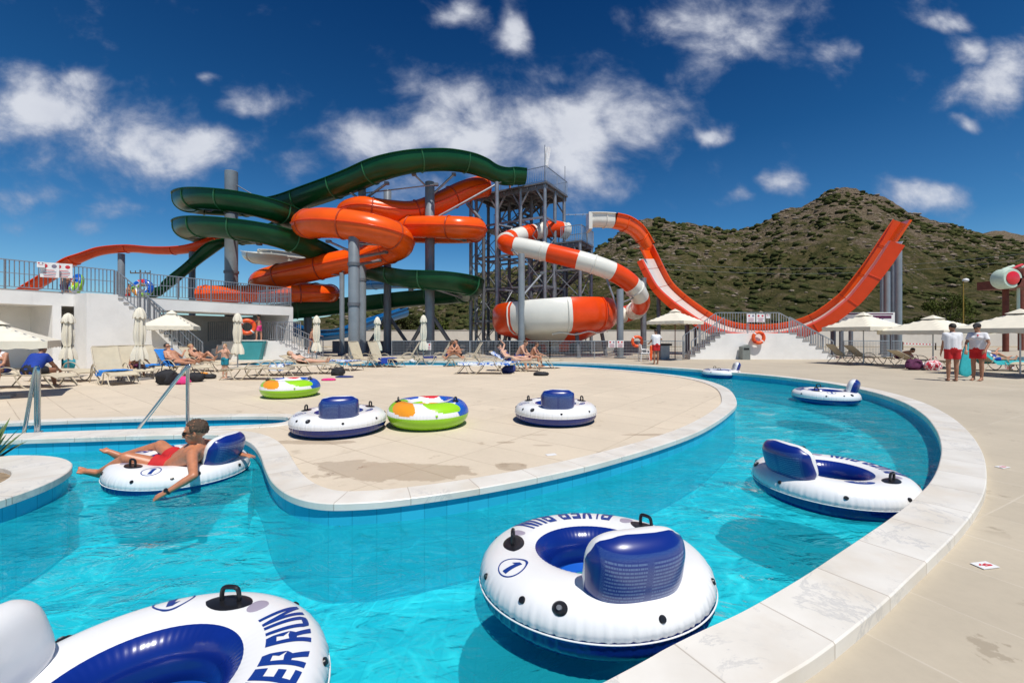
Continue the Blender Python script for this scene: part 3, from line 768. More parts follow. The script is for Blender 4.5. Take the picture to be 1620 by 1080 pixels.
for k, (a, b, lab) in enumerate((((960,412,95),(1700,392,95),'upper overhead wire crossing in front of the hillside'),((960,420,96),(1700,402,96),'lower overhead wire crossing in front of the hillside'))):
    p0, p1 = P(*a), P(*b); pts = [p0.lerp(p1, i/20)-Vector((0, 0, 3*math.sin(math.pi*i/20))) for i in range(21)]
    tag(MB().sweep(pts, .025, 5).build('overhead_wire', M['steel_dark']), lab, 'cable')

# perimeter wall and roadside bank
pw = thing('perimeter_wall', 'long low whitewashed boundary wall behind the slides at the foot of the hill', 'wall', (20, 54, 0))
mb = MB(); mb.box((20, 54, .95), (110, .25, 1.95)); mb.build('wall', M['stucco_warm'], pw, smooth=False)
mb = MB(); mb.box((20, 54, 1.97), (110, .33, .08)); mb.build('cap', M['concrete'], pw, smooth=False)
mb = MB(); vs = []; fs = []
for i in range(121):
    x = -40+i*1.3
    for j, (Y, z) in enumerate(((56, -.05), (58, 1.1), (64, 1.8), (72, 1.9), (84, 1.6), (96, 1.5))): vs.append((x, Y, z+.35*fbm(x*.1, Y*.1, 3) if j else z))
for i in range(120):
    for j in range(5): a = i*6+j; fs.append((a, a+6, a+7, a+1))
mb.add(vs, fs); struct(mb.build('roadside_bank', shrub_mat('dry_bank', (.10, .085, .04), (.34, .26, .17), .22), angle=0))

# ------------------------------------------------------------------ slides
def resample(path, step):
    """path: list of Vector(px,py,Y,r) control points -> smooth world points with radius, and the control parameter"""
    q = cr([Vector(p) for p in path], 10); o = []
    for i, p in enumerate(q):
        o.append((P(p[0], p[1], p[2]), p[3] if len(p) > 3 else 1, i/10))
    return o
def tube_slide(path, name, parent, mats, rfun=None, n=22, colour=None, seam=True, flange_every=3.2, fl_mat=None, open_end=True):
    pts = resample(path, 0); P_ = [a for a, _, _ in pts]; Rr = [b for _, b, _ in pts]; T = [c for _, _, c in pts]
    mb = MB(); k = len(P_); rings = []
    for i, p in enumerate(P_):
        d = (P_[min(i+1, k-1)]-P_[max(i-1, 0)]).normalized(); a = d.cross(Vector((0, 0, 1))).normalized(); b = a.cross(d).normalized()
        rings.append((p, a, b, Rr[i]))
    o = 0; vs = []; fs = []; ms = []
    for (p, a, b, r) in rings:
        for j in range(n):
            an = 2*math.pi*j/n; vs.append(p+(a*math.cos(an)+b*math.sin(an))*r)
    for i in range(k-1):
        for j in range(n):
            j2 = (j+1) % n; fs.append((i*n+j, i*n+j2, (i+1)*n+j2, (i+1)*n+j)); ms.append(colour(T[i]) if colour else 0)
    mb.add(vs, fs, ms); ob = mb.build(name, mats, parent, fix=True, angle=60)
    if seam:
        sm = MB()
        for sx in (-1, 1):
            path_ = [p+a*sx*(r*1.015) for (p, a, b, r) in rings]; sm.sweep(path_, .045, 6)
        sm.build('side_seam', fl_mat or mats[-1] if isinstance(mats, list) else mats, parent)
    L = 0; nxt = .01
    for i in range(1, k):
        L += (P_[i]-P_[i-1]).length
        if L >= nxt:
            nxt += flange_every; p, a, b, r = rings[i]; d = (P_[min(i+1, k-1)]-P_[i-1]).normalized()
            fm = MB(); ring = []
            for j in range(n):
                an = 2*math.pi*j/n; ring.append(p+(a*math.cos(an)+b*math.sin(an))*(r+.01))
            fm.sweep(ring, .055, 6, closed=True)
            fm.build('flange', (mats[colour(T[i])] if colour else M['flange_o']), parent)
    return rings
def flume(path, name, parent, mats, w, wall_h, depth, flange_every=3.2, n=14, th=.05, fm_mat=None):
    """open trough with a rounded bottom and upright sides"""
    pts = resample(path, 0); P_ = [a for a, _, _ in pts]; k = len(P_)
    prof = [(-w, wall_h)]+[(-w*math.cos(math.pi*j/n), -depth*math.sin(math.pi*j/n)) for j in range(n+1)]+[(w, wall_h)]
    lip = [(-w-.12, wall_h), *prof, (w+.12, wall_h)]
    inner = lip+[(x*(1-th/w) if abs(x) <= w else x, z+(th if i not in (0, 1, len(lip)-2, len(lip)-1) else -.06)) for i, (x, z) in enumerate(lip)][::-1]
    vs = []; fs = []; m_ = len(inner); rings = []
    for i, p in enumerate(P_):
        d = (P_[min(i+1, k-1)]-P_[max(i-1, 0)]).normalized(); a = d.cross(Vector((0, 0, 1))).normalized(); b = a.cross(d).normalized()
        sc = pts[i][1]; rings.append((p, a, b, sc))
        for x, z in inner: vs.append(p+a*x*sc+b*z*sc)
    for i in range(k-1):
        for j in range(m_):
            j2 = (j+1) % m_; fs.append((i*m_+j, i*m_+j2, (i+1)*m_+j2, (i+1)*m_+j))
    fs.append(tuple(range(m_))); fs.append(tuple((k-1)*m_+j for j in reversed(range(m_))))
    mb = MB(); mb.add(vs, fs); mb.build(name, mats, parent, fix=True, angle=45)
    L = 0; nxt = 1.0
    for i in range(1, k):
        L += (P_[i]-P_[i-1]).length
        if L >= nxt:
            nxt += flange_every; p, a, b, sc = rings[i]
            MB().sweep([p+a*x*sc*1.02+b*(z*1.02)*sc for x, z in prof], .05, 6).build('flange', fm_mat or mats, parent)
    return rings
# green raft slide
GP = [(830,278,31.4,.8),(812,277,31.2,.85),(795,277,31,.85),(770,266,31,.9),(740,256,30.5,.95),(700,251,29.5,1),(650,254,28.6,1),(605,265,28.5,1),(560,284,29.5,1),(500,306,31,1),(440,324,33.5,1),(375,326,35,1),(312,322,34,1),(296,316,31,1),(318,311,28.6,1),(375,316,27.5,1),(430,330,28.2,1),(462,347,30.5,1),(440,366,34,1),(375,371,35,1),(312,366,34,1),(296,360,31,1),(318,355,28.6,1),(375,359,27.5,1),(430,369,27.8,1),(480,386,29.6,1),(525,406,32.2,1),(572,422,33,1),(610,430,31.5,1),(650,437,29,1),(705,441,28.2,1),(744,450,30,1),(728,462,33,1),(640,470,34.5,1),(560,478,34,1),(500,484,33,1),(455,488,32,1),(410,495,32,1)]
gs = thing('raft_slide', 'dark green open raft slide looping from the tall tower round the leftmost pillar', 'water slide', P(600, 500, 31))
GP = [(a, b, c, d*.86) for a, b, c, d in GP]
gr = flume(GP, 'trough', gs, M['green'], .98, .42, .95, 3.4, fm_mat=M['flange_g'])
# orange tube slide
OP = [(768,294,33,.8),(735,303,32,.8),(695,322,31,.8),(655,336,30.3,.8),(610,333,29.3,.74),(572,328,29,.72),(548,338,30.5,.72),(580,358,31.5,.7),(630,359,30.2,.72),(680,359,29,.74),(722,360,28.4,.74),(752,362,29.4,.74),(738,368,30.6,.74),(660,368,31.4,.74),(560,360,31.5,.8),(500,357,29.5,.84),(484,355,27.4,.86),(515,352,26,.88),(575,359,25.6,.88),(620,372,26.4,.88),(632,388,28.2,.88),(590,404,30,.86),(520,420,30.6,.86),(450,435,31,.86),(414,446,32.5,.84),(440,458,35,.8),(500,462,34,.7),(522,464,31.5,.62),(480,464,29.8,.6),(420,465,29,.58),(360,465,28.8,.58),(318,466,28.8,.6)]
os_ = thing('tube_slide', 'thick glossy orange closed tube slide winding between the grey pillars', 'water slide', P(600, 470, 30))
orr = tube_slide(OP, 'tube', os_, [M['orange'], M['orange2']], flange_every=3.0)
# red and white tube with bowl
RP = [(897,366,33.5,.62),(878,362,33,.62),(860,364,32.6,.62),(843,368,32.2,.62),(826,372,31.6,.62),(808,377,30.6,.6),(800,383,29.4,.6),(806,388,28.6,.6),(826,391,28.2,.6),(868,400,27.6,.6),(925,414,27,.6),(965,428,27,.6),(990,442,27.4,.6),(1007,460,28,.6),(1014,478,29,.6),(1008,489,30.5,.6),(992,496,31.6,.6),(972,500,31,.6),(950,500,30.2,.6)]
def rcol(x):
    for lim, c_ in ((.6, 1), (2, 0), (3, 1), (4, 0), (5, 1), (5.6, 0), (6.2, 1), (7.6, 0), (9, 1), (9.72, 0), (11.1, 1), (12.4, 0), (13.5, 1), (14.6, 0), (15.5, 1), (16.4, 0), (19, 1)):
        if x < lim: return c_
    return 0
rs = thing('bowl_slide', 'orange and white banded tube slide that ends in a big orange and white bowl', 'water slide', P(880, 560, 29))
rr_ = tube_slide(RP, 'tube', rs, [M['orange2'], M['white_fib']], n=20, colour=rcol, seam=False, flange_every=3.4)
bc = P(876, 500, 30); prof = [(3.55, .72), (3.72, .95), (4.02, .92), (4.24, .60), (4.30, .1), (4.27, -.45), (4.1, -.85), (3.8, -1.1), (3.3, -1.22), (2.0, -1.75), (1.0, -2.0), (.95, -2.45)]
prof_in = [(r-.08 if r > .3 else r, z+.03) for r, z in prof][::-1]
n_ = 72; full = prof+[(.85, -2.45)]+prof_in[1:]+[(3.55, .72)]
def bcol(i, j):
    a = (j/n_*360) % 360
    if i in (): return 0
    return 1 if 222 < a < 277 or 20 < a < 95 else 0
Mt = Matrix.Rotation(R(-3), 3, 'Y')
mb = MB().lathe(full, (0, 0, 0), n_, bcol); mb.v = [bc+Mt @ v_ for v_ in mb.v]; mb.build('bowl', [M['orange2'], M['white_fib']], rs, fix=True, angle=35)
for a in (222, 277, 315, 20):
    pr = [bc+Mt @ Vector((r*1.008*math.cos(R(a)), r*1.008*math.sin(R(a)), z)) for r, z in prof[1:9]]; MB().sweep(pr, .05, 6).build('bowl_rib', M['orange2'] if a in (315,) else M['white_fib'], rs)
for a in (230, 290, 340, 60, 130, 180):
    v0 = bc+Vector((3.3*math.cos(R(a)), 3.3*math.sin(R(a)), -1.1)); v1 = Vector((bc.x+3.6*math.cos(R(a)), bc.y+3.6*math.sin(R(a)), 0)); MB().cyl(v1, v0, .13, n=10).build('bowl_leg', M['steel_dark'], rs)
wl = []
for k in range(30):
    a = R(262+k*2.6); r_ = 3.55+.05*math.sin(k*.6); wl.append(bc+Mt @ Vector((r_*math.cos(a)*1.04, r_*math.sin(a)*1.04, -1.25+.07*math.sin(k*.55))))
MB().sweep(wl, .05, 6).build('water_hose', M['white_fib'], rs)
# white slide behind and blue ones low at the back
ws = thing('open_slide', 'small white open slide curve behind the thick left pillar', 'water slide', P(440, 470, 42))
flume([(520,410,43,1),(480,408,42,1),(430,402,41,1),(398,402,40,1),(410,407,38,1),(450,412,37,1),(500,418,38,1)], 'trough', ws, M['white_fib'], .75, .3, .6, 4)
bs = thing('open_slide', 'blue open slide low behind the stairs of the white building', 'water slide', P(450, 540, 40))
flume([(400,508,40,1),(435,512,39,1),(470,522,38,1),(500,528,38,1),(545,524,39,1),(600,505,42,1),(640,492,44,1)], 'trough', bs, M['blue_fib'], .8, .35, .6, 4)
bs2 = thing('open_slide', 'blue slide strip seen above the lower green loop behind the pillars', 'water slide', P(650, 520, 46))
flume([(580,448,47,1),(640,446,46,1),(700,450,46,1),(740,462,47,1)], 'trough', bs2, M['blue_fib'], .9, .4, .7, 4)
# left pair
ls = thing('open_slide', 'long wavy orange-red open slide at the far left above the terrace', 'water slide', P(190, 470, 34))
flume([(365,374,34,1),(345,379,34,1),(318,389,34,1),(290,395,34,1),(250,396,34,1),(205,393,34,1),(160,397,33.5,1),(125,409,33,1),(104,420,33,1),(78,438,33,1),(52,454,33,1),(36,463,33,1),(0,468,33,1)], 'trough', ls, M['orange2'], .45, .2, .32, 3.6)
gl = thing('open_slide', 'steep straight dark green open slide dropping to the terrace at left', 'water slide', P(270, 470, 33))
flume([(392,372,34,1),(366,378,33.6,1),(345,386,33,1),(318,405,33,1),(285,432,32.5,1),(256,455,32,1),(243,463,31.5,1),(225,466,31,1)], 'trough', gl, M['green'], .5, .2, .38, 3.6)

# ------------------------------------------------------------------ pillars
def pillar(px, top, Y, w, label, arms=(), name='slide_pillar', base=0, mat_=None, cap=True, braces=(), coll=True):
    t_ = P(px, top, Y); x = t_.x; r = thing(name, label, 'pillar', (x, Y, base), 'grey steel pillars carrying the slides'); rad = w/F*Y/2; m_ = mat_ or M['pole']
    MB().lathe([(rad, base), (rad, t_.z), (rad*.96, t_.z+.02), (0, t_.z+.03)], (x, Y, 0), 28).build('shaft', m_, r)
    MB().lathe([(rad*1.7, base), (rad*1.7, base+.08), (rad*1.05, base+.1)], (x, Y, 0), 24).build('base_plate', M['steel_dark'], r)
    if coll:
        for zz in ([t_.z*.45+base*.5, t_.z*.78] if t_.z-base > 6 else []):
            MB().lathe([(rad, zz-.09), (rad*1.14, zz-.09), (rad*1.14, zz+.09), (rad, zz+.09)], (x, Y, 0), 24).build('collar', M['steel_dark'], r)
    for (ax, ay, AY, az_, th) in arms:
        q = P(ax, ay, AY); zz = P(px, az_, Y).z; MB().cyl((x, Y, zz), q, th, n=8).build('arm', M['steel'], r)
        MB().box(q, (.28, .28, .16)).build('saddle', M['steel_dark'], r)
    for (bx, by) in braces:
        q = P(bx, by, Y+.6); q.z = base; MB().cyl(q, (x, Y, base+3.0), .14, n=8).build('brace', M['steel_dark'], r)
    return r
TZ = 3.1   # terrace height
pillar(366, 272, 31.3, 18.5, 'thick grey pillar rising through the two green loops, furthest left of the thick ones', [(330,333,30,325,.07),(300,376,30.5,372,.07),(430,345,28.6,330,.07),(410,386,28,372,.07),(455,340,31,288,.035),(350,326,34,312,.06)], base=0)
pillar(560, 376, 25.4, 17, 'nearest thick pillar under the big orange bend, with dark collar near the ground', [(610,399,27.5,408,.09),(600,412,28.5,420,.09),(520,382,26.3,400,.07),(617,388,27,385,.06)], braces=())
pillar(573, 297, 29.8, 12, 'tall slimmer pillar behind the nearest one, its top between green and orange slides', [(612,290,28.6,318,.08),(548,300,29.6,318,.08),(600,350,29.3,330,.06),(690,292,29,306,.045)])
pillar(613, 302, 33.5, 12, 'furthest pillar of the middle row, behind the orange bend', [(655,345,31,325,.06),(585,336,30,322,.06)], braces=((655,568),(575,568)))
pillar(680, 289, 29.8, 15, 'thick pillar standing right of the middle beneath the top green curve', [(718,276,30,312,.08),(655,276,29,300,.06),(735,380,29.5,372,.07),(630,350,29.6,345,.05),(728,470,31,455,.07),(650,458,29,450,.06),(824,270,31,350,.07)], braces=((725,566),(640,566)))
pillar(541, 432, 30, 7.5, 'thin pillar left of the nearest thick pillar, under the orange tube', [(510,432,30.4,436,.05),(575,414,30.2,430,.05)], coll=False)
pillar(825, 402, 26.4, 10.5, 'blue-grey pillar in front of the bowl, under the white band of the tube', [(858,432,27,470,.07),(812,396,28,410,.06)], coll=False)
pillar(981, 458, 26.4, 10.5, 'blue-grey pillar right of the bowl under the tube bend', [(958,436,27,500,.07),(1005,470,28,480,.05)], coll=False)
pillar(487, 468, 33, 12, 'short dark pillar at the corner of the white building', coll=False)
for (px, top, lab) in ((192, 402, 'slim pillar under the crest of the wavy orange slide'), (304, 398, 'slim pillar behind the steep green slide'), (108, 424, 'slim pillar at the left drop of the wavy orange slide')):
    pillar(px, top, 34, 9, lab, coll=False)
for (px, top, Y, w, lab) in ((1018, 440, 31, 9, 'dark post left under the half-pipe wing, thicker one'), (1042, 470, 31.5, 6, 'slim dark post just right of the thicker one under the left half-pipe wing'), (1087, 498, 31.5, 7, 'short dark post behind the open parasol by the stairs'), (1100, 502, 33, 5, 'slim short post next to the short dark one behind the parasol')):
    pillar(px, top, Y, w, lab, mat_=M['steel_dark'], coll=False, name='slide_post')
for (px, top, Y, w, lab) in ((1421, 392, 29, 9.5, 'tallest post under the right tip of the half-pipe'), (1403, 430, 28, 8.5, 'second post under the right half-pipe wing, left of the tallest'), (1396, 418, 31, 6, 'slim post between the two right half-pipe posts'), (1412, 420, 32, 5, 'dark slim post close behind the tallest right post'), (1318, 518, 31, 7, 'short dark post under the right foot of the half-pipe, left one'), (1331, 516, 32.5, 6, 'short dark post under the right foot of the half-pipe, middle one'), (1346, 512, 31, 6, 'short dark post under the right foot of the half-pipe, right one')):
    pillar(px, top, Y, w, lab, mat_=M['pole'] if top < 440 and px != 1412 else M['steel_dark'], coll=False, name='slide_post')

# ------------------------------------------------------------------ half-pipe
hp = thing('halfpipe_slide', 'huge orange U-shaped half-pipe slide with white running surface', 'water slide', (15, 28, 0))
HO = Vector((15.83, 27.6, 0)); HD = Vector((.85, -.527, 0)); HW = Vector((.527, .85, 0)); YN, YF = 0.0, 5.0
fl_px = [(1010,413),(1020,434),(1033,457),(1051,476),(1073,494),(1108,518),(1150,535),(1200,540),(1250,536),(1300,520),(1347,488),(1371,464),(1402,425),(1428,387)]
def onplane(px, py):
    k = (px-CX)/F; s_ = (k*HO.y-HO.x)/(HD.x-k*HD.y); Y = HO.y+HD.y*s_; return Vector((s_, 0, EYE-(py-HY)/F*Y))
lowline = [onplane(*q) for q in fl_px]
lowline = [lowline[0]+(lowline[0]-lowline[1]).normalized()*1.3]+lowline+[lowline[-1]+(lowline[-1]-lowline[-2]).normalized()*1.7]
ul = cr(lowline, 8); nU = len(ul)
def unrm(i):
    d = (ul[min(i+1, nU-1)]-ul[max(i-1, 0)]).normalized(); return Vector((-d.z, 0, d.x))
def U(i, y, h):
    q = ul[i]+unrm(i)*h; v_ = HO+HD*q.x+HW*y; v_.z = q.z+.15*y; return v_
H = .60; i0 = 8; i1 = nU-1-8
def solid(i_a, i_b, prof, name, m_, hs=None):
    n = len(prof); vs = []; fs = []
    for i in range(i_a, i_b+1):
        f_ = hs(i) if hs else 1
        for y_, h_ in prof: vs.append(U(i, y_, h_*(f_ if h_ > .1 else 1)))
    for i in range(i_b-i_a):
        for j in range(n):
            j2 = (j+1) % n; fs.append((i*n+j, i*n+j2, (i+1)*n+j2, (i+1)*n+j))
    fs.append(tuple(range(n))); fs.append(tuple((i_b-i_a)*n+j for j in reversed(range(n))))
    return MB().add(vs, fs).build(name, m_, hp, fix=True, angle=40)
ym = 2.6
solid(i0, i1, [(YN, -.12), (ym, -.12), (ym, 0), (YN+.12, 0), (YN+.12, H-.1), (YN+.4, H-.02), (YN+.4, H+.06), (YN, H)], 'near_wall', M['orange2'], hs=lambda i: .42+.52*max(0, min(1, (i-i0)/(i1-i0))))
solid(0, nU-1, [(ym+.004, -.12), (YF, -.12), (YF, .46), (YF-.4, .50), (YF-.4, .44), (YF-.12, .40), (YF-.12, 0), (ym+.004, 0)], 'far_wall', M['orange'])
solid(i0-1, i1+1, [(YN+.3, .012), (YF-.15, .012), (YF-.15, .03), (YN+.3, .03)], 'running_surface', M['white_fib'])
for k in range(2, nU-4, 11):
    if i0 < k < i1: MB().sweep([U(k, YN-.02, -.1), U(k, YN-.02, H*(.42+.52*(k-i0)/(i1-i0)))], .015, 6).build('rib', M['orange2'], hp)
    MB().sweep([U(k, .2, .034), U(k, YF-.15, .034), U(k, YF-.15, .4)], .018, 6).build('rib', M['flange_o'], hp)
# feeder flume from the second tower
flume([(934,350,31,1),(950,350,31,1),(968,351,31.2,1)], 'feeder_mouth', hp, M['white_fib'], .55, .5, .45, 9)
flume([(968,351,31.2,1),(985,355,31.6,1),(1002,364,32.2,.92),(1014,377,32.8,.85),(1024,391,33,.8)], 'feeder', hp, M['orange'], .55, .5, .45, 2.2)
MB().box(P(932, 352, 31), (.25, 1.3, 1.2)).build('feeder_end', M['white_fib'], hp)

# platform in front of the half-pipe
pf = thing('stepped_platform', 'white stepped landing platform below the half-pipe with stairs on both sides', 'platform', (14, 25.4, 0))
YP = 25.0; X = lambda px: (px-CX)/F*YP
xl, xtl, xtr, xr_ = X(1092), X(1147), X(1250), X(1322); ZT = EYE-(527-HY)/F*YP+.0
ns = 7
prof = [(xl, 0)]
for k in range(ns):
    prof += [(xl+(xtl-xl)*k/ns, ZT*(k+1)/ns), (xl+(xtl-xl)*(k+1)/ns, ZT*(k+1)/ns)]
prof2 = []
for k in range(ns): prof2 += [(xtr+(xr_-xtr)*k/ns, ZT*(ns-k)/ns), (xtr+(xr_-xtr)*(k+1)/ns, ZT*(ns-k)/ns)]
prof += prof2+[(xr_, 0)]
cl_ = [prof[0]]
for p in prof[1:]:
    if abs(p[0]-cl_[-1][0]) > 1e-5 or abs(p[1]-cl_[-1][1]) > 1e-5: cl_.append(p)
MB().xprism(cl_, YP, YP+1.1, Matrix.Identity(4)).build('body', M['stucco'], pf, smooth=False, fix=True)
for k in range(ns):
    for (xa, xb) in ((xl+(xtl-xl)*k/ns, xl+(xtl-xl)*(k+1)/ns), (xtr+(xr_-xtr)*(ns-1-k)/ns, xtr+(xr_-xtr)*(ns-k)/ns)):
        MB().box(((xa+xb)/2, YP+.54, ZT*(k+1)/ns+.02), (abs(xb-xa)+.06, 1.16, .035)).build('tread', M['concrete'], pf, smooth=False)
def railing(name, label, line, h=1.0, step=.12, cat='railing', posts=1.6, parent=None, mid=False, r=.012, sag=None):
    """line: list of 3D points at foot level"""
    root = parent or thing(name, label, cat, line[0])
    up = Vector((0, 0, h)); bars = MB(); rails = MB(); plist = []
    for a, b in zip(line, line[1:]):
        a, b = Vector(a), Vector(b); L = (b-a).length; n = max(1, int(L/step))
        rails.bar(a+up, b+up, .05, .04); rails.bar(a+Vector((0, 0, .09)), b+Vector((0, 0, .09)), .03, .03)
        if mid: rails.bar(a+up*.55, b+up*.55, .03, .03)
        for k in range(1, n): q = a.lerp(b, k/n); bars.bar(q+Vector((0, 0, .1)), q+up*.98, r*2)
        m_ = max(1, round(L/posts))
        for k in range(m_+1): q = a.lerp(b, k/m_); plist.append(q)
    rails.build('rails', M['rail'], root, smooth=False)
    if step < 5: bars.build('bars', M['rail'], root, smooth=False)
    done = []
    for q in plist:
        if all((q-w_).length > .05 for w_ in done): done.append(q); MB().bar(q-Vector((0, 0, .02)), q+up, .05).build('post', M['rail'], root, smooth=False)
    return root
railing('railing', 'grey railing along the back edge of the half-pipe landing platform', [(xl, YP+1.05, .1), (xtl, YP+1.05, ZT), (xtr, YP+1.05, ZT), (xr_, YP+1.05, .1)], 1.25, .16)
railing('railing', 'grey railing of the left stairs beside the half-pipe landing platform', [(xl+.1, YP+.06, .1), (xtl, YP+.06, ZT)], .95, .16)
railing('railing', 'grey railing of the right stairs beside the half-pipe landing platform', [(xtr, YP+.06, ZT), (xr_-.1, YP+.06, .1)], .95, .16)
# notice boards
def sign(px, py, Y, w, h, label, kind=0, yaw=0, name='notice_sign', group=None, pos_=None):
    c_ = pos_ or P(px, py, Y); r = thing(name, label, 'sign', c_, group); q = Matrix.Rotation(yaw, 3, 'Z')
    MB().box(c_, (w, .03, h), yaw).build('board', M['white_plastic'], r, smooth=False)
    rg = random.Random(int(px*7+py)); mr = MB(); mg = MB()
    def rect(m_, cx, cz, ww, hh): m_.box(c_+q @ Vector((cx, -.018, cz)), (ww, .006, hh), yaw)
    for k, sx in enumerate((-.24, .24)):
        m_ = mr if (k == 0 or kind == 1) else mg
        m_.lathe([(0, 0), (h*.10, 0), (h*.13, 0)], (0, 0, 0), 12); z0 = len(m_.v)-36
        for i in range(z0, len(m_.v)): v_ = m_.v[i]; m_.v[i] = c_+q @ Vector((sx*w+v_.x, -.0185, h*.26+v_.y))
        rect(m_, sx*w, h*.26, w*.26, h*.05)
    for k in range(5 if kind != 2 else 1): rect(mr if k % 2 == 0 else mg, 0, h*(-.02-.1*k), w*rg.uniform(.5, .82), h*.035)
    mr.build('red_print', M['red_print'], r, smooth=False, fix=True); mg.build('dark_print', M['grey_print'], r, smooth=False, fix=True)
    return r
sign(1188, 503, YP+.95, .50, .50, 'left of two square notice signs on the half-pipe platform railing', yaw=0)
sign(1203, 503, YP+.95, .50, .50, 'right of two square notice signs on the half-pipe platform railing', 1)
sign(1215, 500, YP+.94, .24, .26, 'smallest notice sign on the half-pipe platform railing, at the right of the square ones', 2)
# life ring on the platform
def ring(px, py, Y, rad, label, yaw=0, tilt=90, name='life_ring', mat_=None, pos_=None):
    c_ = pos_ or P(px, py, Y); r = thing(name, label, 'life ring', c_); mb = MB(); n = 36; m = Matrix.Rotation(R(tilt), 3, 'X'); m = Matrix.Rotation(yaw, 3, 'Z') @ m
    pth = [c_+m @ Vector((rad*.76*math.cos(2*math.pi*k/n), rad*.76*math.sin(2*math.pi*k/n), 0)) for k in range(n)]
    mb.sweep(pth, rad*.24, 12, closed=True); mb.build('ring', mat_ or M['orange_plastic'], r)
    for k in range(4):
        a = R(45+90*k); cc_ = [c_+m @ Vector((rad*.76*math.cos(a+d_), rad*.76*math.sin(a+d_), 0)) for d_ in (-.1, 0, .1)]
        MB().sweep(cc_, rad*.255, 12).build('band', M['white_plastic'] if k % 2 else M['red_cloth'], r)
    return r
ring(1200, 534, YP-.22, .40, 'orange life ring hanging on the front of the half-pipe platform')
bin_ = thing('litter_bin', 'grey-green litter bin with slanted top against the white platform', 'bin', P(1178, 568, YP-.3)*1)
bx0 = P(1178, 568, YP-.3); bx0.z = 0; bin_.location = bx0
MB().xprism([(-.22, 0), (.22, 0), (.22, .78), (.1, .86), (-.22, .74)], -.2, .2, Matrix.Translation(bx0)).build('bin_body', M['greyplastic'], bin_, smooth=False, fix=True)
MB().box(bx0+Vector((0, -.205, .62)), (.3, .015, .1)).build('slot', M['blackplastic'], bin_, smooth=False)

# ------------------------------------------------------------------ towers
def tower(label, C0, e1, e2, n1, n2, levels, deck_z, name='slide_tower', rail_h=1.1, stair=True, pw=.26):
    C0 = Vector((C0[0], C0[1], 0)); e1 = Vector((*e1, 0)); e2 = Vector((*e2, 0))
    r = thing(name, label, 'tower', C0)
    def at(a, b, z): return C0+e1*a+e2*b+Vector((0, 0, z))
    for a in range(n1+1):
        for b in range(n2+1):
            MB().cyl(at(a/n1, b/n2, 0), at(a/n1, b/n2, deck_z-.1), pw/2, n=12).build('column', M['steel'] if (a == 0 or b == 0) else M['steel_dark'], r)
    zs = [deck_z*k/levels for k in range(levels+1)]
    bm_ = MB(); cb = MB()
    for z in zs[1:-1]:
        for b in range(n2+1): bm_.bar(at(0, b/n2, z), at(1, b/n2, z), .14)
        for a in range(n1+1): bm_.bar(at(a/n1, 0, z), at(a/n1, 1, z), .14)
    bm_.build('beams', M['steel'], r, smooth=False)
    for z0, z1 in zip(zs[:-2], zs[1:-1]):
        for b in range(n2):
            for a in (0, 1):
                if (b+a) % 2 == 0 or n2 < 3:
                    cb.cyl(at(a, b/n2, z0), at(a, (b+1)/n2, z1), .035, n=5); cb.cyl(at(a, b/n2, z1), at(a, (b+1)/n2, z0), .035, n=5)
        for b in (0, 1):
            cb.cyl(at(0, b, z0), at(1, b, z1), .035, n=5); cb.cyl(at(0, b, z1), at(1, b, z0), .035, n=5)
    cb.build('cross_braces', M['steel'], r)
    m_ = MB(); cs = [at(-.06, -.04, 0), at(1.06, -.04, 0), at(1.06, 1.04, 0), at(-.06, 1.04, 0)]
    m_.prism([(c_.x, c_.y) for c_ in cs], deck_z-.12, deck_z, bottom=True)
    nb = 9
    for k in range(nb+1): m_.bar(at(-.05, k/nb, deck_z-.22), at(1.05, k/nb, deck_z-.22), .1, .18)
    for a in (0, .5, 1): m_.bar(at(a, -.03, deck_z-.3), at(a, 1.03, deck_z-.3), .12, .3)
    m_.build('deck', M['steel_dark'], r, smooth=False, fix=True)
    kb = MB()
    for a in (0, 1):
        for b in range(n2+1):
            for s_ in (-1, 1):
                bb = b/n2+s_*.12
                if 0 <= bb <= 1: kb.bar(at(a, b/n2, deck_z-1.5), at(a, bb, deck_z-.3), .1)
    kb.build('knee_braces', M['steel'], r, smooth=False)
    railing('x', '', [at(-.05, .35, deck_z), at(-.05, -.03, deck_z), at(1.05, -.03, deck_z), at(1.05, 1.03, deck_z), at(-.05, 1.03, deck_z), at(-.05, .8, deck_z)], rail_h, .14, parent=r)
    if stair:
        nl = levels-1; dz_ = deck_z/(nl+1)
        for k in range(nl+1):
            z0 = k*dz_; z1 = z0+dz_; b0, b1 = (.15, .8) if k % 2 else (.8, .15); aa = .35 if k % 2 else .75
            st = MB(); nst = 12
            for s_ in range(nst): st.box(at(aa, b0+(b1-b0)*(s_+.5)/nst, z0+dz_*(s_+1)/nst), (1.0, .34, .04), math.atan2(e1.y, e1.x))
            for sg in (-.14, .14):
                st.bar(at(aa+sg, b0, z0), at(aa+sg, b1, z1), .05, .22); st.bar(at(aa+sg, b0, z0+1), at(aa+sg, b1, z1+1), .05, .05)
                for s_ in range(0, nst+1, 2): st.bar(at(aa+sg, b0+(b1-b0)*s_/nst, z0+dz_*s_/nst), at(aa+sg, b0+(b1-b0)*s_/nst, z0+dz_*s_/nst+1), .03)
            st.build('stair_flight', M['steel_dark'], r, smooth=False)
            if k < nl: MB().box(at(.55, .06 if k % 2 == 0 else .92, z1-.05), (2.0, 1.1, .08), math.atan2(e1.y, e1.x)).build('landing', M['steel_dark'], r, smooth=False)
    return r, at
tw, tat = tower('tallest steel tower with railed deck where the green and orange slides begin', (2.37, 31), (1.75, 3.0), (-5.2, 3.0), 2, 3, 5, 12.4)
tag(tw, cat='tower')
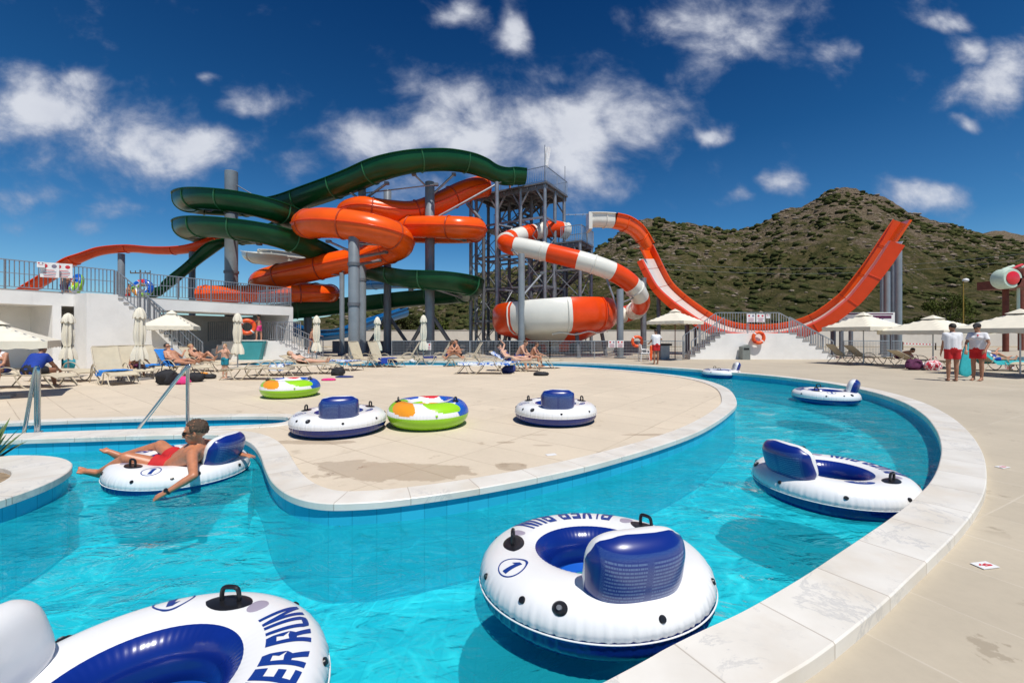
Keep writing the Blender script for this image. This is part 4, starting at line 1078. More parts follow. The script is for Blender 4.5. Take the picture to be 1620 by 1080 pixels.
b_ = tat(.0, .0, 13.5); fl_ = thing('flag', 'small white flag on a thin mast at the corner of the tallest tower', 'flag', tat(0, 0, 12.4))
MB().cyl(tat(0, 0, 12.4), tat(0, 0, 15.1), .03, n=6).build('mast', M['steel'], fl_)
mb = MB(); vs = []; fs = []
for i in range(7):
    for j in range(9): vs.append(tat(0, 0, 15.0-j*.18)+Vector((.02+i*.07*(1-.06*j), .06*math.sin(i*1.3+j*.5), -.02*i)))
for i in range(6):
    for j in range(8): a = i*9+j; fs.append((a, a+9, a+10, a+1))
mb.add(vs, fs).build('cloth', M['white_cloth'], fl_)
for k, (a, b, h) in enumerate(((0, .62, 1.7), (1.05, 0, 2.4), (.3, .8, 1.2))):
    q = tat(a, b, 12.4); tag(MB().cyl(q, q+Vector((0, 0, h)), .022, n=6).build('lightning_rod', M['steel_dark']), ['thin rod on the tallest tower beside the green slide mouth', 'thin rod at the right rear corner of the tallest tower deck', 'short thin rod at the left rear of the tallest tower deck'][k], 'rod')
tw2, tat2 = tower('lower steel tower right of the tallest one, feeding the banded tube and the half-pipe', (4.95, 31.3), (1.2, 2.1), (-3.6, 2.1), 1, 2, 4, 8.3)
# slim posts with braces at the near side of the tall tower
for px, Y, top, lab in ((745, 33, 296, 'left outer truss column beside the tallest tower'), (765, 31.5, 300, 'dark bent drain pipe column at the left of the tallest tower'), (786, 30.3, 288, 'front column under the green slide mouth at the tallest tower')):
    t_ = P(px, top, Y); r = thing('truss_column', lab, 'column', (t_.x, Y, 0)); m_ = M['steel_dark'] if px == 765 else M['steel']
    if px == 765: MB().sweep(cr([(t_.x, Y, 0), (t_.x, Y, t_.z-3.4), (t_.x-.1, Y, t_.z-2.4), (t_.x-.9, Y, t_.z-1.4), (t_.x-1.2, Y, t_.z-1)], 5), .13, 10).build('column', m_, r)
    else:
        MB().cyl((t_.x, Y, 0), t_, .14, n=10).build('column', m_, r)
        br = MB()
        for k in range(4):
            z0 = k*2.3; br.cyl((t_.x, Y, z0+.2), (t_.x+1.1, Y+.8, z0+2.3), .035, n=5); br.cyl((t_.x, Y, z0+2.3), (t_.x+1.1, Y+.8, z0+.2), .035, n=5); br.bar((t_.x, Y, z0+2.3), (t_.x+1.1, Y+.8, z0+2.3), .09)
        br.build('braces', M['steel'], r)
# antenna above the second tower
q = tat2(.6, .0, 8.3); ant = thing('antenna', 'thin horizontal antenna rods above the lower tower', 'antenna', q); MB().cyl(q, q+Vector((0, 0, 2.3)), .03, n=6).build('mast', M['steel'], ant)
m_ = MB(); m_.cyl(q+Vector((-1.6, 0, 2.2)), q+Vector((1.2, 0, 2.25)), .02, n=5)
for k in range(5): m_.cyl(q+Vector((-1.4+k*.55, -.3, 2.2+.01*k)), q+Vector((-1.4+k*.55, .3, 2.2)), .015, n=5)
m_.build('rods', M['steel'], ant)
# low mesh fence along the far side of the river
def fence_line(label, pts, h=1.05):
    r = thing('mesh_fence', label, 'fence', pts[0]); rails = MB(); ms = MB()
    for a, b in zip(pts, pts[1:]):
        a, b = Vector(a), Vector(b); L = (b-a).length; n = max(1, round(L/2.4)); up = Vector((0, 0, h))
        rails.bar(a+up, b+up, .045); rails.bar(a+up*.08, b+up*.08, .035)
        for k in range(n+1): q = a.lerp(b, k/n); MB().bar(q, q+up, .05).build('post', M['rail'], r, smooth=False)
        nb = int(L/.09)
        for k in range(nb): q = a.lerp(b, k/nb); ms.bar(q+up*.08, q+up, .012)
        for k in range(1, 6): ms.bar(a+up*k/6, b+up*k/6, .012)
    rails.build('rails', M['rail'], r, smooth=False); ms.build('mesh', M['rail'], r, smooth=False); return r
g1, g2, g3 = G(620, 566), G(870, 567), G(1082, 567.5)
fence_line('low grey mesh fence in front of the bowl, behind the river channel', [g1, g2, g3])
fence_line('low grey mesh fence right of the half-pipe platform, in front of the advertising panel', [G(1335, 566), G(1425, 566)])
lo = thing('low_wall', 'low grey rendered wall strip in front of the slide pillars', 'wall', (0, 34, 0)); MB().box((-2, 36, .45), (26, .25, .9)).build('wall', M['concrete'], lo, smooth=False)
bd = thing('advertising_panel', 'wide white advertising panel with dark print behind the parasol right of the half-pipe', 'sign', P(1371, 560, 25.6))
pc = P(1371, 508, 25.6); MB().box(pc, (3.3, .06, 1.05)).build('board', M['white_plastic'], bd, smooth=False)
MB().box(pc+Vector((0, -.034, .43)), (3.1, .006, .07)).box(pc+Vector((.9, -.034, .25)), (1.1, .006, .18)).build('purple_print', M['purple_cloth'], bd, smooth=False)
m_ = MB(); rg = random.Random(4)
for k in range(7): m_.box(pc+Vector((-.25+k*.14, -.034, -.42)), (.1, .006, .12))
for k in range(18): m_.box(pc+Vector((-1.4+k*.165, -.034, .22-rg.random()*.5)), (.12, .006, .04))
m_.build('dark_print', M['navy_cloth'], bd, smooth=False)
for sx in (-1.5, 1.5): MB().bar((pc.x+sx, 25.66, 0), (pc.x+sx, 25.66, pc.z+.5), .08).build('leg', M['steel_dark'], bd, smooth=False)
sign(971, 545, 24.5, .42, .42, 'left of the pair of notice sheets on the mesh fence beside the bowl', pos_=P(968, 544, 25.3))
sign(982, 545, 24.5, .42, .42, 'right of the pair of notice sheets on the mesh fence beside the bowl', 1, pos_=P(981, 544, 25.3))
sign(677, 549, 24.5, .4, .42, 'white notice sheet on the mesh fence behind the rightmost closed parasol', 1, pos_=P(677, 548, 26.2))
# ------------------------------------------------------------------ white building with terrace
A0 = Vector((-19.4, 16.3, 0)); B0 = Vector((-13.7, 26.9, 0)); eL = (B0-A0).normalized(); eN = Vector((eL.y, -eL.x, 0))  # eN points at the pool
LAB = (B0-A0).length; TH = 3.14
def bp(s_, n_, z=0): return A0+eL*s_+eN*n_+Vector((0, 0, z))
def s_at(px):     # distance along the facade at which pixel column px meets it
    k = (px-CX)/F; return (k*A0.y-A0.x)/(eL.x-k*eL.y)
MBd = Matrix(((eL.x, eN.x, 0, A0.x), (eL.y, eN.y, 0, A0.y), (0, 0, 1, 0), (0, 0, 0, 1)))
bl = thing('terrace_building', 'white rendered building with recessed bays and a railed roof terrace at left', 'building', A0)
S1, S2, S3, S4 = s_at(83), s_at(97), s_at(158), s_at(255)
HB = 2.62
mb = MB()
def wbox(mb_, s0, s1, n0, n1, z0, z1):
    vs = [bp(a, b, z) for z in (z0, z1) for a, b in ((s0, n0), (s1, n0), (s1, n1), (s0, n1))]
    mb_.add(vs, [(3, 2, 1, 0), (4, 5, 6, 7), (0, 1, 5, 4), (1, 2, 6, 5), (2, 3, 7, 6), (3, 0, 4, 7)]); return mb_
# facade with bays 2.2 m deep: piers, lintel band, and the solid stretch under the stairs
S0 = -8
wbox(mb, S0, S0+.6, -2.6, 0, 0, HB); wbox(mb, S1, S2, -2.6, 0, 0, HB); wbox(mb, S3, S4, -2.6, 0, 0, HB)
wbox(mb, S0, LAB, -2.6, 0, HB, TH)
wbox(mb, S0, S4, -2.8, -2.6, 0, TH)
wbox(mb, S4, LAB, -5.2, -5.0, 0, HB); wbox(mb, LAB-.25, LAB, -5.2, -.002, 0, HB-.002)
mb.build('wall', M['stucco'], bl, smooth=False, fix=True)
wbox(MB(), S0, LAB-.02, -13, -.01, TH+.004, TH+.06).build('terrace_floor', M['concrete'], bl, smooth=False, fix=True)
wbox(MB(), S0, S4, -13, -2.8, 0, TH).build('rear_block', M['stucco'], bl, smooth=False, fix=True)
dr = wbox(MB(), s_at(97)+.3, s_at(97)+1.5, -2.6, -2.54, 0, 2.15).build('door', M['greyplastic'], bl, smooth=False, fix=True)
wbox(MB(), s_at(97)+.45, s_at(97)+1.35, -2.55, -2.52, .9, 2.0).build('door_glass', M['steel_dark'], dr, smooth=False, fix=True)
# stairs down the facade to the right
sx0, sx1 = s_at(166), s_at(300); nst = 18
prof = [(sx1, 0), (sx0-1.0, 0), (sx0-1.0, TH-.005)]
for k in range(nst): prof += [(sx0+(sx1-sx0)*k/nst, TH-.005-TH*k/nst), (sx0+(sx1-sx0)*k/nst, TH-.005-TH*(k+1)/nst+.0001)]
st_ = MB().xprism(prof, .01, 1.3, MBd); st_.build('stair_block', M['stucco'], bl, smooth=False, fix=True)
tr_ = MB()
for k in range(nst): wbox(tr_, sx0+(sx1-sx0)*k/nst-.01, sx0+(sx1-sx0)*(k+1)/nst, -.0, 1.34, TH-TH*(k+1)/nst-.0, TH-TH*(k+1)/nst+.035)
tr_.build('stair_treads', M['concrete'], bl, smooth=False, fix=True)
rz = lambda px_: s_at(px_)
railing('railing', 'grey railing along the terrace edge from the far left to the top of the stairs', [bp(S0, -.08, TH+.06), bp(sx0+.35, -.08, TH+.06)], 1.12, .13, mid=True)
railing('railing', 'grey railing along the terrace edge right of the stair opening, up to the building corner', [bp(sx0+1.3, -.08, TH+.06), bp(LAB-.1, -.08, TH+.06), bp(LAB-.1, -5, TH+.06)], 1.12, .13, mid=True)
railing('railing', 'sloping grey railing down the outer side of the white building stairs', [bp(sx0, 1.2, TH+.02), bp(sx1, 1.2, .05)], 1.0, .16)
railing('railing', 'sloping grey railing between the white building stairs and its wall', [bp(sx0+1.2, .08, TH-.5), bp(sx1, .08, .05)], 1.0, .3)
# terrace signs
for px, py, w, h, k, lab in ((77, 427.5, .54, .60, 0, 'left of the two large white notice signs on the terrace railing'), (98.5, 428.5, .54, .58, 1, 'right of the two large white notice signs on the terrace railing'), (63, 419, .22, .22, 2, 'small white notice sign at the left end of the signs on the terrace railing')):
    q = bp(s_at(px), -.03, 0); q.z = P(px, py, q.y).z
    sign(px, py, q.y, w, h, lab, k, yaw=R(34), pos_=q+eN*.15)
# recess with basin, second flight and fence
rc = thing('stair_landing', 'white raised landing with steps leading down to the right, beside the teal basin', 'stairs', bp(rz(430), 1.5))
Y2 = 24.6
def xx(px, Y=Y2): return (px-CX)/F*Y
zt = EYE-(540-HY)/F*Y2+.0; zt = 1.05
pl_ = [(xx(318), 0)]
for k in range(5): pl_ += [(xx(318)+.30*k, zt*(k+1)/5-.0), (xx(318)+.30*(k+1), zt*(k+1)/5)]
pl_ += [(xx(432), zt)]
for k in range(6): pl_ += [(xx(432)+.34*(k), zt*(6-k)/6), (xx(432)+.34*(k+1), zt*(6-k)/6)]
pl_ += [(xx(432)+.34*6, 0)]
c2 = [pl_[0]]
for p in pl_[1:]:
    if abs(p[0]-c2[-1][0]) > 1e-5 or abs(p[1]-c2[-1][1]) > 1e-5: c2.append(p)
MB().xprism(c2, Y2, Y2+1.6, Matrix.Identity(4)).build('steps', M['stucco'], rc, smooth=False, fix=True)
tb = thing('teal_basin', 'teal painted trapezoid basin front below the closed parasol at the landing', 'basin', (xx(403), Y2-.2, 0))
MB().xprism([(xx(384), 0), (xx(415), 0), (xx(422), 1.08), (xx(379), 1.08)], Y2-.35, Y2-.01, Matrix.Identity(4)).build('basin_front', M['teal_paint'], tb, smooth=False, fix=True)
MB().box((xx(400), Y2-.18, 1.1), (1.75, .42, .04)).build('rim', M['stucco'], tb, smooth=False)
railing('railing', 'grey bar railing behind the parasol in the shaded opening under the terrace', [Vector((xx(300), Y2+1.5, zt)), Vector((xx(455), Y2+1.5, zt))], 1.15, .13)
railing('railing', 'sloping grey railing on the right steps of the landing, near side', [Vector((xx(436), Y2+.1, zt)), Vector((xx(432)+2.2, Y2+.1, .1))], .95, .16)
railing('railing', 'sloping grey railing on the right steps of the landing, far side', [Vector((xx(436), Y2+1.5, zt)), Vector((xx(432)+2.2, Y2+1.5, .1))], .95, .16)
railing('railing', 'short grey railing in front of the white steps left of the boy', [Vector((xx(268), Y2-.6, 0)), Vector((xx(318), Y2-.6, 0))], 1.0, .16)

# ------------------------------------------------------------------ parasols
def gy(Y, px): return Vector(((px-CX)/F*Y, Y, .0))
def parasol_open(px, Y, ya, yb, half, label, rot=0, mat_=None, polecol='rail'):
    base = gy(Y, px); h = EYE-(ya-HY)/F*Y-.05; hb = EYE-(yb-HY)/F*Y; vd = .17; a_ = abs(rot)
    w = 2*half/F*Y/(math.cos(a_)+math.sin(a_)); rise = h-.02-hb-vd
    r = thing('parasol', label, 'parasol', base, 'open cream parasols'); b = Vector(base); q = Matrix.Rotation(rot, 3, 'Z')
    MB().cyl(b, b+Vector((0, 0, h)), .025, .022, 12).build('pole', M[polecol], r)
    MB().box(b+Vector((0, 0, .04)), (.55, .55, .08), rot).build('base', M['concrete'], r, smooth=False)
    mb = MB(); N = 12; zt_ = b.z+h
    vs = []; fs = []
    def pt(u_, v_):
        # square canopy: four sloping panels sagging between the ribs
        m_ = max(abs(u_), abs(v_)); a = 0 if m_ == 0 else min(abs(u_), abs(v_))/m_
        z = zt_-.02-rise*m_-.05*m_*(1-a)*(1 if m_ < 1 else 1)*(1-m_)*2+.0
        pull = 1-.035*(1-a)*m_
        return b.xy.to_3d()+q @ Vector((u_*w/2*pull, v_*w/2*pull, 0))+Vector((0, 0, z))
    for i in range(N+1):
        for j in range(N+1): vs.append(pt(-1+2*i/N, -1+2*j/N))
    for i in range(N):
        for j in range(N): a = i*(N+1)+j; fs.append((a, a+N+1, a+N+2, a+1))
    mb.add(vs, fs); mb.build('canopy', mat_ or M['fabric_cream'], r, angle=12)
    vl = MB(); per = [(-1+2*k/16, -1) for k in range(16)]+[(1, -1+2*k/16) for k in range(16)]+[(1-2*k/16, 1) for k in range(16)]+[(-1, 1-2*k/16) for k in range(16)]
    n = len(per)
    for k in range(n):
        p0, p1 = pt(*per[k]), pt(*per[(k+1) % n]); d0 = vd+.015*math.sin(k*1.9); d1 = vd+.015*math.sin((k+1)*1.9)
        c_ = Vector((b.x, b.y, 0)); o0 = (p0.xy-b.xy).to_3d()*.008*math.sin(k*2.2); o1 = (p1.xy-b.xy).to_3d()*.008*math.sin((k+1)*2.2)
        vl.add([p0, p1, p1+o1-Vector((0, 0, d1)), p0+o0-Vector((0, 0, d0))], [(0, 1, 2, 3)])
    vl.build('valance', mat_ or M['fabric_cream'], r)
    cp = MB(); q5 = [pt(u_*.22, v_*.22)+Vector((0, 0, .05)) for u_, v_ in ((-1, -1), (1, -1), (1, 1), (-1, 1))]; tp = Vector((b.x, b.y, zt_+.07)); cp.add(q5+[tp], [(0, 1, 4), (1, 2, 4), (2, 3, 4), (3, 0, 4)]); cp.build('top_vent', mat_ or M['fabric_cream'], r, smooth=False)
    rb = MB()
    for u_, v_ in ((-1, -1), (1, -1), (1, 1), (-1, 1), (0, -1), (0, 1), (1, 0), (-1, 0)):
        rb.cyl(Vector((b.x, b.y, zt_-.06)), pt(u_*.985, v_*.985)-Vector((0, 0, .025)), .012, n=6)
        rb.cyl(Vector((b.x, b.y, zt_-.62)), pt(u_*.5, v_*.5)-Vector((0, 0, .03)), .01, n=6)
    rb.build('ribs', M['rail'], r)
    return r
def parasol_closed(base, h, label, seed=0):
    r = thing('closed_parasol', label, 'parasol', base, 'closed cream parasols'); b = Vector(base); rg = random.Random(seed)
    MB().cyl(b, b+Vector((0, 0, h-.02)), .024, n=10).build('pole', M['rail'], r)
    MB().box(b+Vector((0, 0, .04)), (.5, .5, .08)).build('base', M['concrete'], r, smooth=False)
    n = 40; prof_ = [(.02, 0), (.09, -.06), (.155, -.22), (.165, -.30), (.105, -.33), (.12, -.5), (.145, -.8), (.13, -1.05), (.10, -1.2), (.14, -1.32), (.19, -1.5), (.20, -1.62)]
    sc = (h-.55)/1.75; mb = MB(); o_ = rg.random()*9
    vs = []
    for i, (rad, z) in enumerate(prof_):
        for j in range(n):
            a = 2*math.pi*j/n; fo = 1+.22*math.cos(8*a+o_+i*.15)*(1 if i > 3 else .5)+.10*noise.noise(Vector((a*2, i*.5, o_)))
            zz = z*sc-(.07*abs(math.sin(4*a)) if i in (3, 11) else 0)
            vs.append(b+Vector((rad*fo*math.cos(a), rad*fo*math.sin(a), h+zz)))
    fs = [(i*n+j, i*n+(j+1) % n, (i+1)*n+(j+1) % n, (i+1)*n+j) for i in range(len(prof_)-1) for j in range(n)]
    mb.add(vs, fs).build('canopy', M['fabric_cream'], r, angle=50)
    MB().lathe([(.115, -.02), (.125, 0), (.115, .02)], b+Vector((0, 0, h-1.2*sc)), 16).build('tie_strap', M['sling'], r)
    return r
parasol_open(-8, 9.7, 505, 551, 92, 'large open cream parasol at the left edge shading the seated pair', rot=R(40))
parasol_open(272, 19, 491, 522, 44, 'open cream parasol beside the white stairs, above the sunbathing couple', rot=R(28))
parasol_open(1068, 24.2, 489, 513, 44, 'open cream parasol left of the half-pipe platform, shading the attendant', rot=R(40), polecol='wood_red')
parasol_open(1366, 20.5, 494, 523, 46, 'open cream parasol in front of the advertising panel', rot=R(14))
parasol_open(1476, 18.5, 499, 529, 56, 'open cream parasol just left of and behind the two lifeguards', rot=R(10))
parasol_open(1614, 14.8, 489, 527, 70, 'open cream parasol at the right edge above the turquoise lounger', rot=R(16))
for px, top, Y, lab in ((108, 495, 14.2, 'closed cream parasol in front of the dark doorway, leftmost of the closed ones'), (221, 486, 13.6, 'closed cream parasol standing right of the empty beige loungers near the stairs'), (376, 495, 17.8, 'closed cream parasol in front of the teal basin'), (501, 499, 20.5, 'closed cream parasol right of the stair railing, above the sunbathing woman'), (597, 501, 22.0, 'closed cream parasol between the two middle slide pillars'), (670, 498, 22.2, 'rightmost closed cream parasol, left of the thick right-hand pillar')):
    h = EYE-(top-HY)/F*Y; parasol_closed(gy(Y, px), h, lab, int(px))

# ------------------------------------------------------------------ loungers
def make_lounger(back, col='sling', fr='lframe'):
    """local: head at -x, foot at +x, seat 0.36 high; back = backrest angle in degrees"""
    root = thing('sun_lounger', 'x', 'sun lounger', (0, 0, 0), 'beige sun loungers')
    L = 1.95; w = .31; zs = .36; xb = -.28
    ca, sa = math.cos(R(back)), math.sin(R(back))
    f = MB()
    for s_ in (-1, 1):
        y = s_*w
        f.sweep(cr([(xb, y, zs), (.3, y, zs), (.8, y, zs-.01), (1.0, y, zs-.08), (1.02, y, zs-.12)], 4), .017, 8)
    f.bar((xb, -w, zs), (xb, w, zs), .025); f.bar((1.0, -w, zs-.08), (1.0, w, zs-.08), .025); f.bar((.35, -w, zs-.01), (.35, w, zs-.01), .025)
    f.build('seat_frame', M[fr], root)
    for s_ in (-1, 1):
        y = s_*w
        MB().sweep(cr([(-.75, y*1.05, 0), (-.62, y*1.05, .16), (-.46, y, .33), (-.38, y, .36)], 4), .016, 8).build('leg', M[fr], root)
        MB().sweep(cr([(.98, y*1.05, 0), (.86, y*1.05, .13), (.72, y, .30), (.66, y, .35)], 4), .016, 8).build('leg', M[fr], root)
        MB().sweep(cr([(.0, y*1.15, .35), (.14, y*1.15, .12), (.34, y*1.15, .01), (.52, y*1.15, .10), (.62, y*1.15, .34)], 5), .015, 8).build('curved_leg', M[fr], root)
        MB().sweep(cr([(-.48, y*1.15, .34), (-.40, y*1.15, .50), (-.22, y*1.15, .57), (.0, y*1.15, .52), (.16, y*1.15, .36)], 5), .016, 8).build('armrest', M[fr], root)
    LB = .82
    def bk(t_, y, o_=0): return Vector((xb-ca*LB*t_+sa*o_, y, zs+sa*LB*t_+ca*o_))
    b = MB()
    for s_ in (-1, 1): b.sweep([bk(0, s_*w), bk(.95, s_*w), bk(1, s_*w*.9)], .016, 8)
    b.sweep([bk(1, -w*.9), bk(1, w*.9)], .016, 8); b.build('back_frame', M[fr], root)
    if back > 12:
        p_ = MB()
        for s_ in (-1, 1): p_.cyl(bk(.62, s_*w*.9), Vector((xb-.62*LB*ca-.16, s_*w*.9, .2)), .011, n=6)
        p_.build('back_prop', M[fr], root)
    def cloth(fn, n1, n2, name):
        vs = []; fs = []; n3 = (n1+1)*(n2+1)
        for o_ in (0, -.012):
            for i in range(n1+1):
                for j in range(n2+1): vs.append(fn(i/n1, -1+2*j/n2, o_))
        for i in range(n1):
            for j in range(n2):
                a = i*(n2+1)+j; fs.append((a, a+n2+1, a+n2+2, a+1)); fs.append((n3+a, n3+a+1, n3+a+n2+2, n3+a+n2+1))
        for i in range(n1):
            a = i*(n2+1); fs.append((a, n3+a, n3+a+n2+1, a+n2+1)); a += n2; fs.append((a, a+n2+1, n3+a+n2+1, n3+a))
        for j in range(n2):
            a = j; fs.append((a, a+1, n3+a+1, n3+a)); a = n1*(n2+1)+j; fs.append((a, n3+a, n3+a+1, a+1))
        MB().add(vs, fs).build(name, M[col], root, fix=True, angle=60)
    cloth(lambda t_, v_, o_: bk(.02+t_*.96, v_*w*.95, .012-.018*(1-v_*v_)+o_), 6, 4, 'back_sling')
    cloth(lambda t_, v_, o_: Vector((xb+.02+t_*1.24, v_*w*.95, zs+.012-.022*(1-v_*v_)*math.sin(math.pi*t_)+o_-(.0 if t_ < .84 else (t_-.84)**1.3*.9))), 10, 4, 'seat_sling')
    return root
protos = {}
LG = {}
def lounger(px, py, ang, back, label, h=0, col='sling'):
    key = (back, col)
    if key not in protos: protos[key] = make_lounger(back, col, 'lframe'); o = protos[key]
    else: o = copy_tree(protos[key])
    g = G(px, py); o.location = (g.x, g.y, h); o.rotation_euler = (0, 0, R(ang)); o['label'] = label; return o
LL = [  # px, py of the seat centre on the ground, angle of the foot direction, backrest
 (45, 613, 4, 0, 'lounger at the left edge carrying the seated pair'),
 (98, 603, -8, 0, 'half hidden flat lounger behind the foreground upright one, beside the doorway'),
 (178, 606, -32, 62, 'nearest beige lounger with upright back, in front of the doorway'),
 (205, 599, -30, 60, 'beige lounger with upright back behind the nearest empty one'),
 (240, 594, -28, 58, 'beige lounger with blue towel over its frame, left of the sunglasses man'),
 (287, 594, -12, 48, 'lounger of the reclining man with sunglasses'),
 (322, 587, -14, 45, 'lounger of the reclining blond woman under the parasol'),
 (405, 600, 178, 0, 'empty flat lounger in front of the standing boy'),
 (440, 594, 178, 0, 'flat lounger between the empty one and the sunbathing woman, striped towel hanging on it'),
 (492, 591, -4, 22, 'lounger of the woman sunbathing on her back'),
 (540, 585, -30, 0, 'flat lounger at the feet of the woman sunbathing on her back'),
 (575, 580, -22, 68, 'left one of two loungers with high backs right of the sunbathing woman'),
 (606, 580, -20, 68, 'right one of two loungers with high backs, blue towel beside it'),
 (640, 577, 196, 60, 'empty lounger facing left below the rightmost closed parasol'),
 (690, 577, 196, 60, 'lounger with high back just left of the two seated friends'),
 (738, 579, 192, 60, 'lounger with high back just right of the two seated friends'),
 (765, 591, 176, 0, 'flat lounger covered with a blue and white patterned towel'),
 (815, 587, -6, 30, 'lounger of the woman shading her eyes beside the bare-backed man'),
 (848, 583, 190, 0, 'flat lounger under the bare-backed man and the girl'),
 (1372, 576, -4, 42, 'beige lounger under the parasol at the advertising panel'),
 (1340, 574, -4, 46, 'dark-backed lounger close behind the one under the parasol at the panel'),
 (1452, 583, -6, 30, 'lounger right of the panel with a bent-over bather behind it'),
 (1575, 586, -4, 40, 'lounger with turquoise towel behind the lifeguards'),
 (1648, 588, 184, 66, 'lounger with high beige back at the right edge')]
for k, l in enumerate(LL): LG[k] = lounger(*l)

# ------------------------------------------------------------------ towels and bags
def towel(k, t0, t1, label, matn, back=None, drape=0, name='towel', wd=.30, off=0):
    """cloth laid along lounger k between positions t0..t1 (local x), following seat and back"""
    o = LG[k]; ang = o.rotation_euler.z; Mz = Matrix.Translation(o.location) @ Matrix.Rotation(ang, 4, 'Z'); rg = random.Random(k*7+int(t0*10))
    bk_ = R(back or 0); n1, n2 = 18, 14; vs = []; fs = []; n3 = (n1+1)*(n2+1)
    for o_ in (0, -.014):
        for i in range(n1+1):
            for j in range(n2+1):
                x = t0+(t1-t0)*i/n1; v_ = (-1+2*j/n2)*(1+drape); y = v_*wd+off; z = .385
                if x < -.28: dd = -.28-x; xx_ = -.28-dd*math.cos(bk_); z = .385+dd*math.sin(bk_)
                else: xx_ = x
                if abs(y) > .33: z -= (abs(y)-.33)*.9; y = math.copysign(.33+(abs(y)-.33)*.25, y)
                wv = .022*noise.noise(Vector((xx_*7+k, v_*5, 3)))+.012*noise.noise(Vector((xx_*17+k, v_*13, 5)))
                edge = .05*noise.noise(Vector((v_*3, k, 0)))
                vs.append(Mz @ Vector((xx_+(edge if i in (0, n1) else 0)+wv*.5, y+wv*.4, z+wv+.016+o_)))
    for i in range(n1):
        for j in range(n2):
            a = i*(n2+1)+j; fs.append((a, a+n2+1, a+n2+2, a+1)); fs.append((n3+a, n3+a+1, n3+a+n2+2, n3+a+n2+1))
    for i in range(n1):
        a = i*(n2+1); fs.append((a, n3+a, n3+a+n2+1, a+n2+1)); a += n2; fs.append((a, a+n2+1, n3+a+n2+1, n3+a))
    for j in range(n2):
        fs.append((j, j+1, n3+j+1, n3+j)); a = n1*(n2+1)+j; fs.append((a, n3+a, n3+a+1, a+1))
    return tag(MB().add(vs, fs).build(name, M[matn], fix=True, angle=60), label, 'towel')
towel(2, -.1, .45, 'crumpled bright blue towel on the nearest upright lounger', 'towel_blue', drape=.6)
towel(4, -.2, .6, 'bright blue towel over the seat left of the sunglasses man', 'towel_blue', drape=.5)
towel(5, -1.0, .1, 'bright blue towel hung over the backrest behind the sunglasses man', 'towel_blue', 48, drape=.2)
towel(8, -.4, .1, 'grey striped towel hanging over the side of a flat lounger', 'towel_pat', drape=.9, wd=.28)
towel(10, -.6, .8, 'blue and white towel at the feet of the sunbathing woman', 'towel_pat', drape=.2)
towel(12, .0, .5, 'royal blue towel hanging off the high-backed lounger seat', 'blue_cloth', drape=.9)
towel(14, .0, .6, 'navy towel on the lounger left of the two friends', 'navy_cloth', drape=.3)
towel(16, -1.0, .9, 'blue and white patterned towel spread on the front lounger', 'towel_pat', 0, drape=.3)
towel(17, -1.0, .2, 'patterned towel on the lounger of the woman shading her eyes', 'towel_pat', 30, drape=.25)
towel(22, -1.05, .9, 'turquoise towel covering the lounger behind the lifeguards', 'turq_cloth', 40, drape=.6)
def bag(px, py, w, d_, h, matn, label, name='bag', strap=True, z=0, Y=None, cat='bag'):
    g = G(px, py, z) if Y is None else gy(Y, px); g.z = z; r = thing(name, label, cat, g); o_ = px*.37
    mb = MB().ell(g+Vector((0, 0, h*.46)), (w/2, d_/2, h/2), None, 30, 18, p=.88)
    for i, v_ in enumerate(mb.v):
        l = v_-g; v_ += Vector((1, 1, .7))*.22*h*noise.noise(l*5/h*.5+Vector((o_, 0, 0)))+Vector((1, 1, .6))*.07*h*noise.noise(l*14/h*.5+Vector((o_, 3, 0))); v_.z = max(v_.z, g.z+.004); mb.v[i] = v_
    mb.build('bag_body' if cat == 'bag' else 'body', M[matn], r, angle=70)
    if strap: MB().sweep(cr([g+Vector((-w*.3, 0, h*.8)), g+Vector((-w*.15, -.03, h*1.25)), g+Vector((w*.15, -.03, h*1.25)), g+Vector((w*.3, 0, h*.8))], 6), .012, 6).build('handle', M[matn], r)
    return r
bag(263, 609, .48, .35, .46, 'black_cloth', 'large black backpack on the ground before the sunglasses man')
bag(284, 608, .62, .3, .24, 'pink_cloth', 'pink beach bag lying flat beside the black backpack', strap=False)
bag(309, 604, .5, .35, .3, 'black_cloth', 'smaller black bag right of the handrail under the loungers')
bag(301, 602, .25, .2, .14, 'teal_cloth', 'small teal bundle between the handrail and the smaller black bag', 'bundle', False, cat='bundle')
bag(331, 599, .42, .3, .16, 'black_cloth', 'flat black sandals bag left of the boy', strap=False)
bag(318, 592, .5, .2, .08, 'vinyl_orange' , 'orange folded mat under the blond woman', 'folded_mat', False, cat='mat')
bag(535, 594, .45, .3, .3, 'black_cloth', 'black bag in the shade under the lounger feet of the sunbathing woman')
bag(520, 602, .45, .25, .08, 'pink_cloth', 'pink towel bundle on the ground below the sunbathing woman', 'bundle', False, cat='bundle')
bag(480, 604, .45, .25, .1, 'black_cloth', 'black sandals on the ground under the sunbathing woman', 'sandals', False, cat='sandals')
bag(545, 597, .6, .35, .06, 'navy_cloth', 'dark navy mat on the ground right of the pink bundle', 'folded_mat', False, cat='mat')
bag(856, 594, .55, .35, .14, 'black_cloth', 'black flat bag on the ground at the feet of the girl', strap=False)
bag(805, 590, .5, .35, .3, 'navy_cloth', 'dark bag in the shade under the bare-backed man')
bag(1446, 585, .62, .4, .48, 'purple_cloth', 'dark purple beach bag beside the right-hand loungers')
bag(1476, 586, .62, .4, .42, 'floral', 'red and white floral beach bag left of the lifeguards')
bag(1461, 585, .2, .2, .3, 'white_cloth', 'small white bottle bag between the purple and floral bags', strap=False)
bag(114, 583, .7, .4, .55, 'teal_cloth', 'teal crate-like cool box behind the nearest loungers', 'cool_box', False, cat='cool box')
bag(652, 575, .3, .2, .22, 'white_cloth', 'small white bag left of the two friends', strap=False)
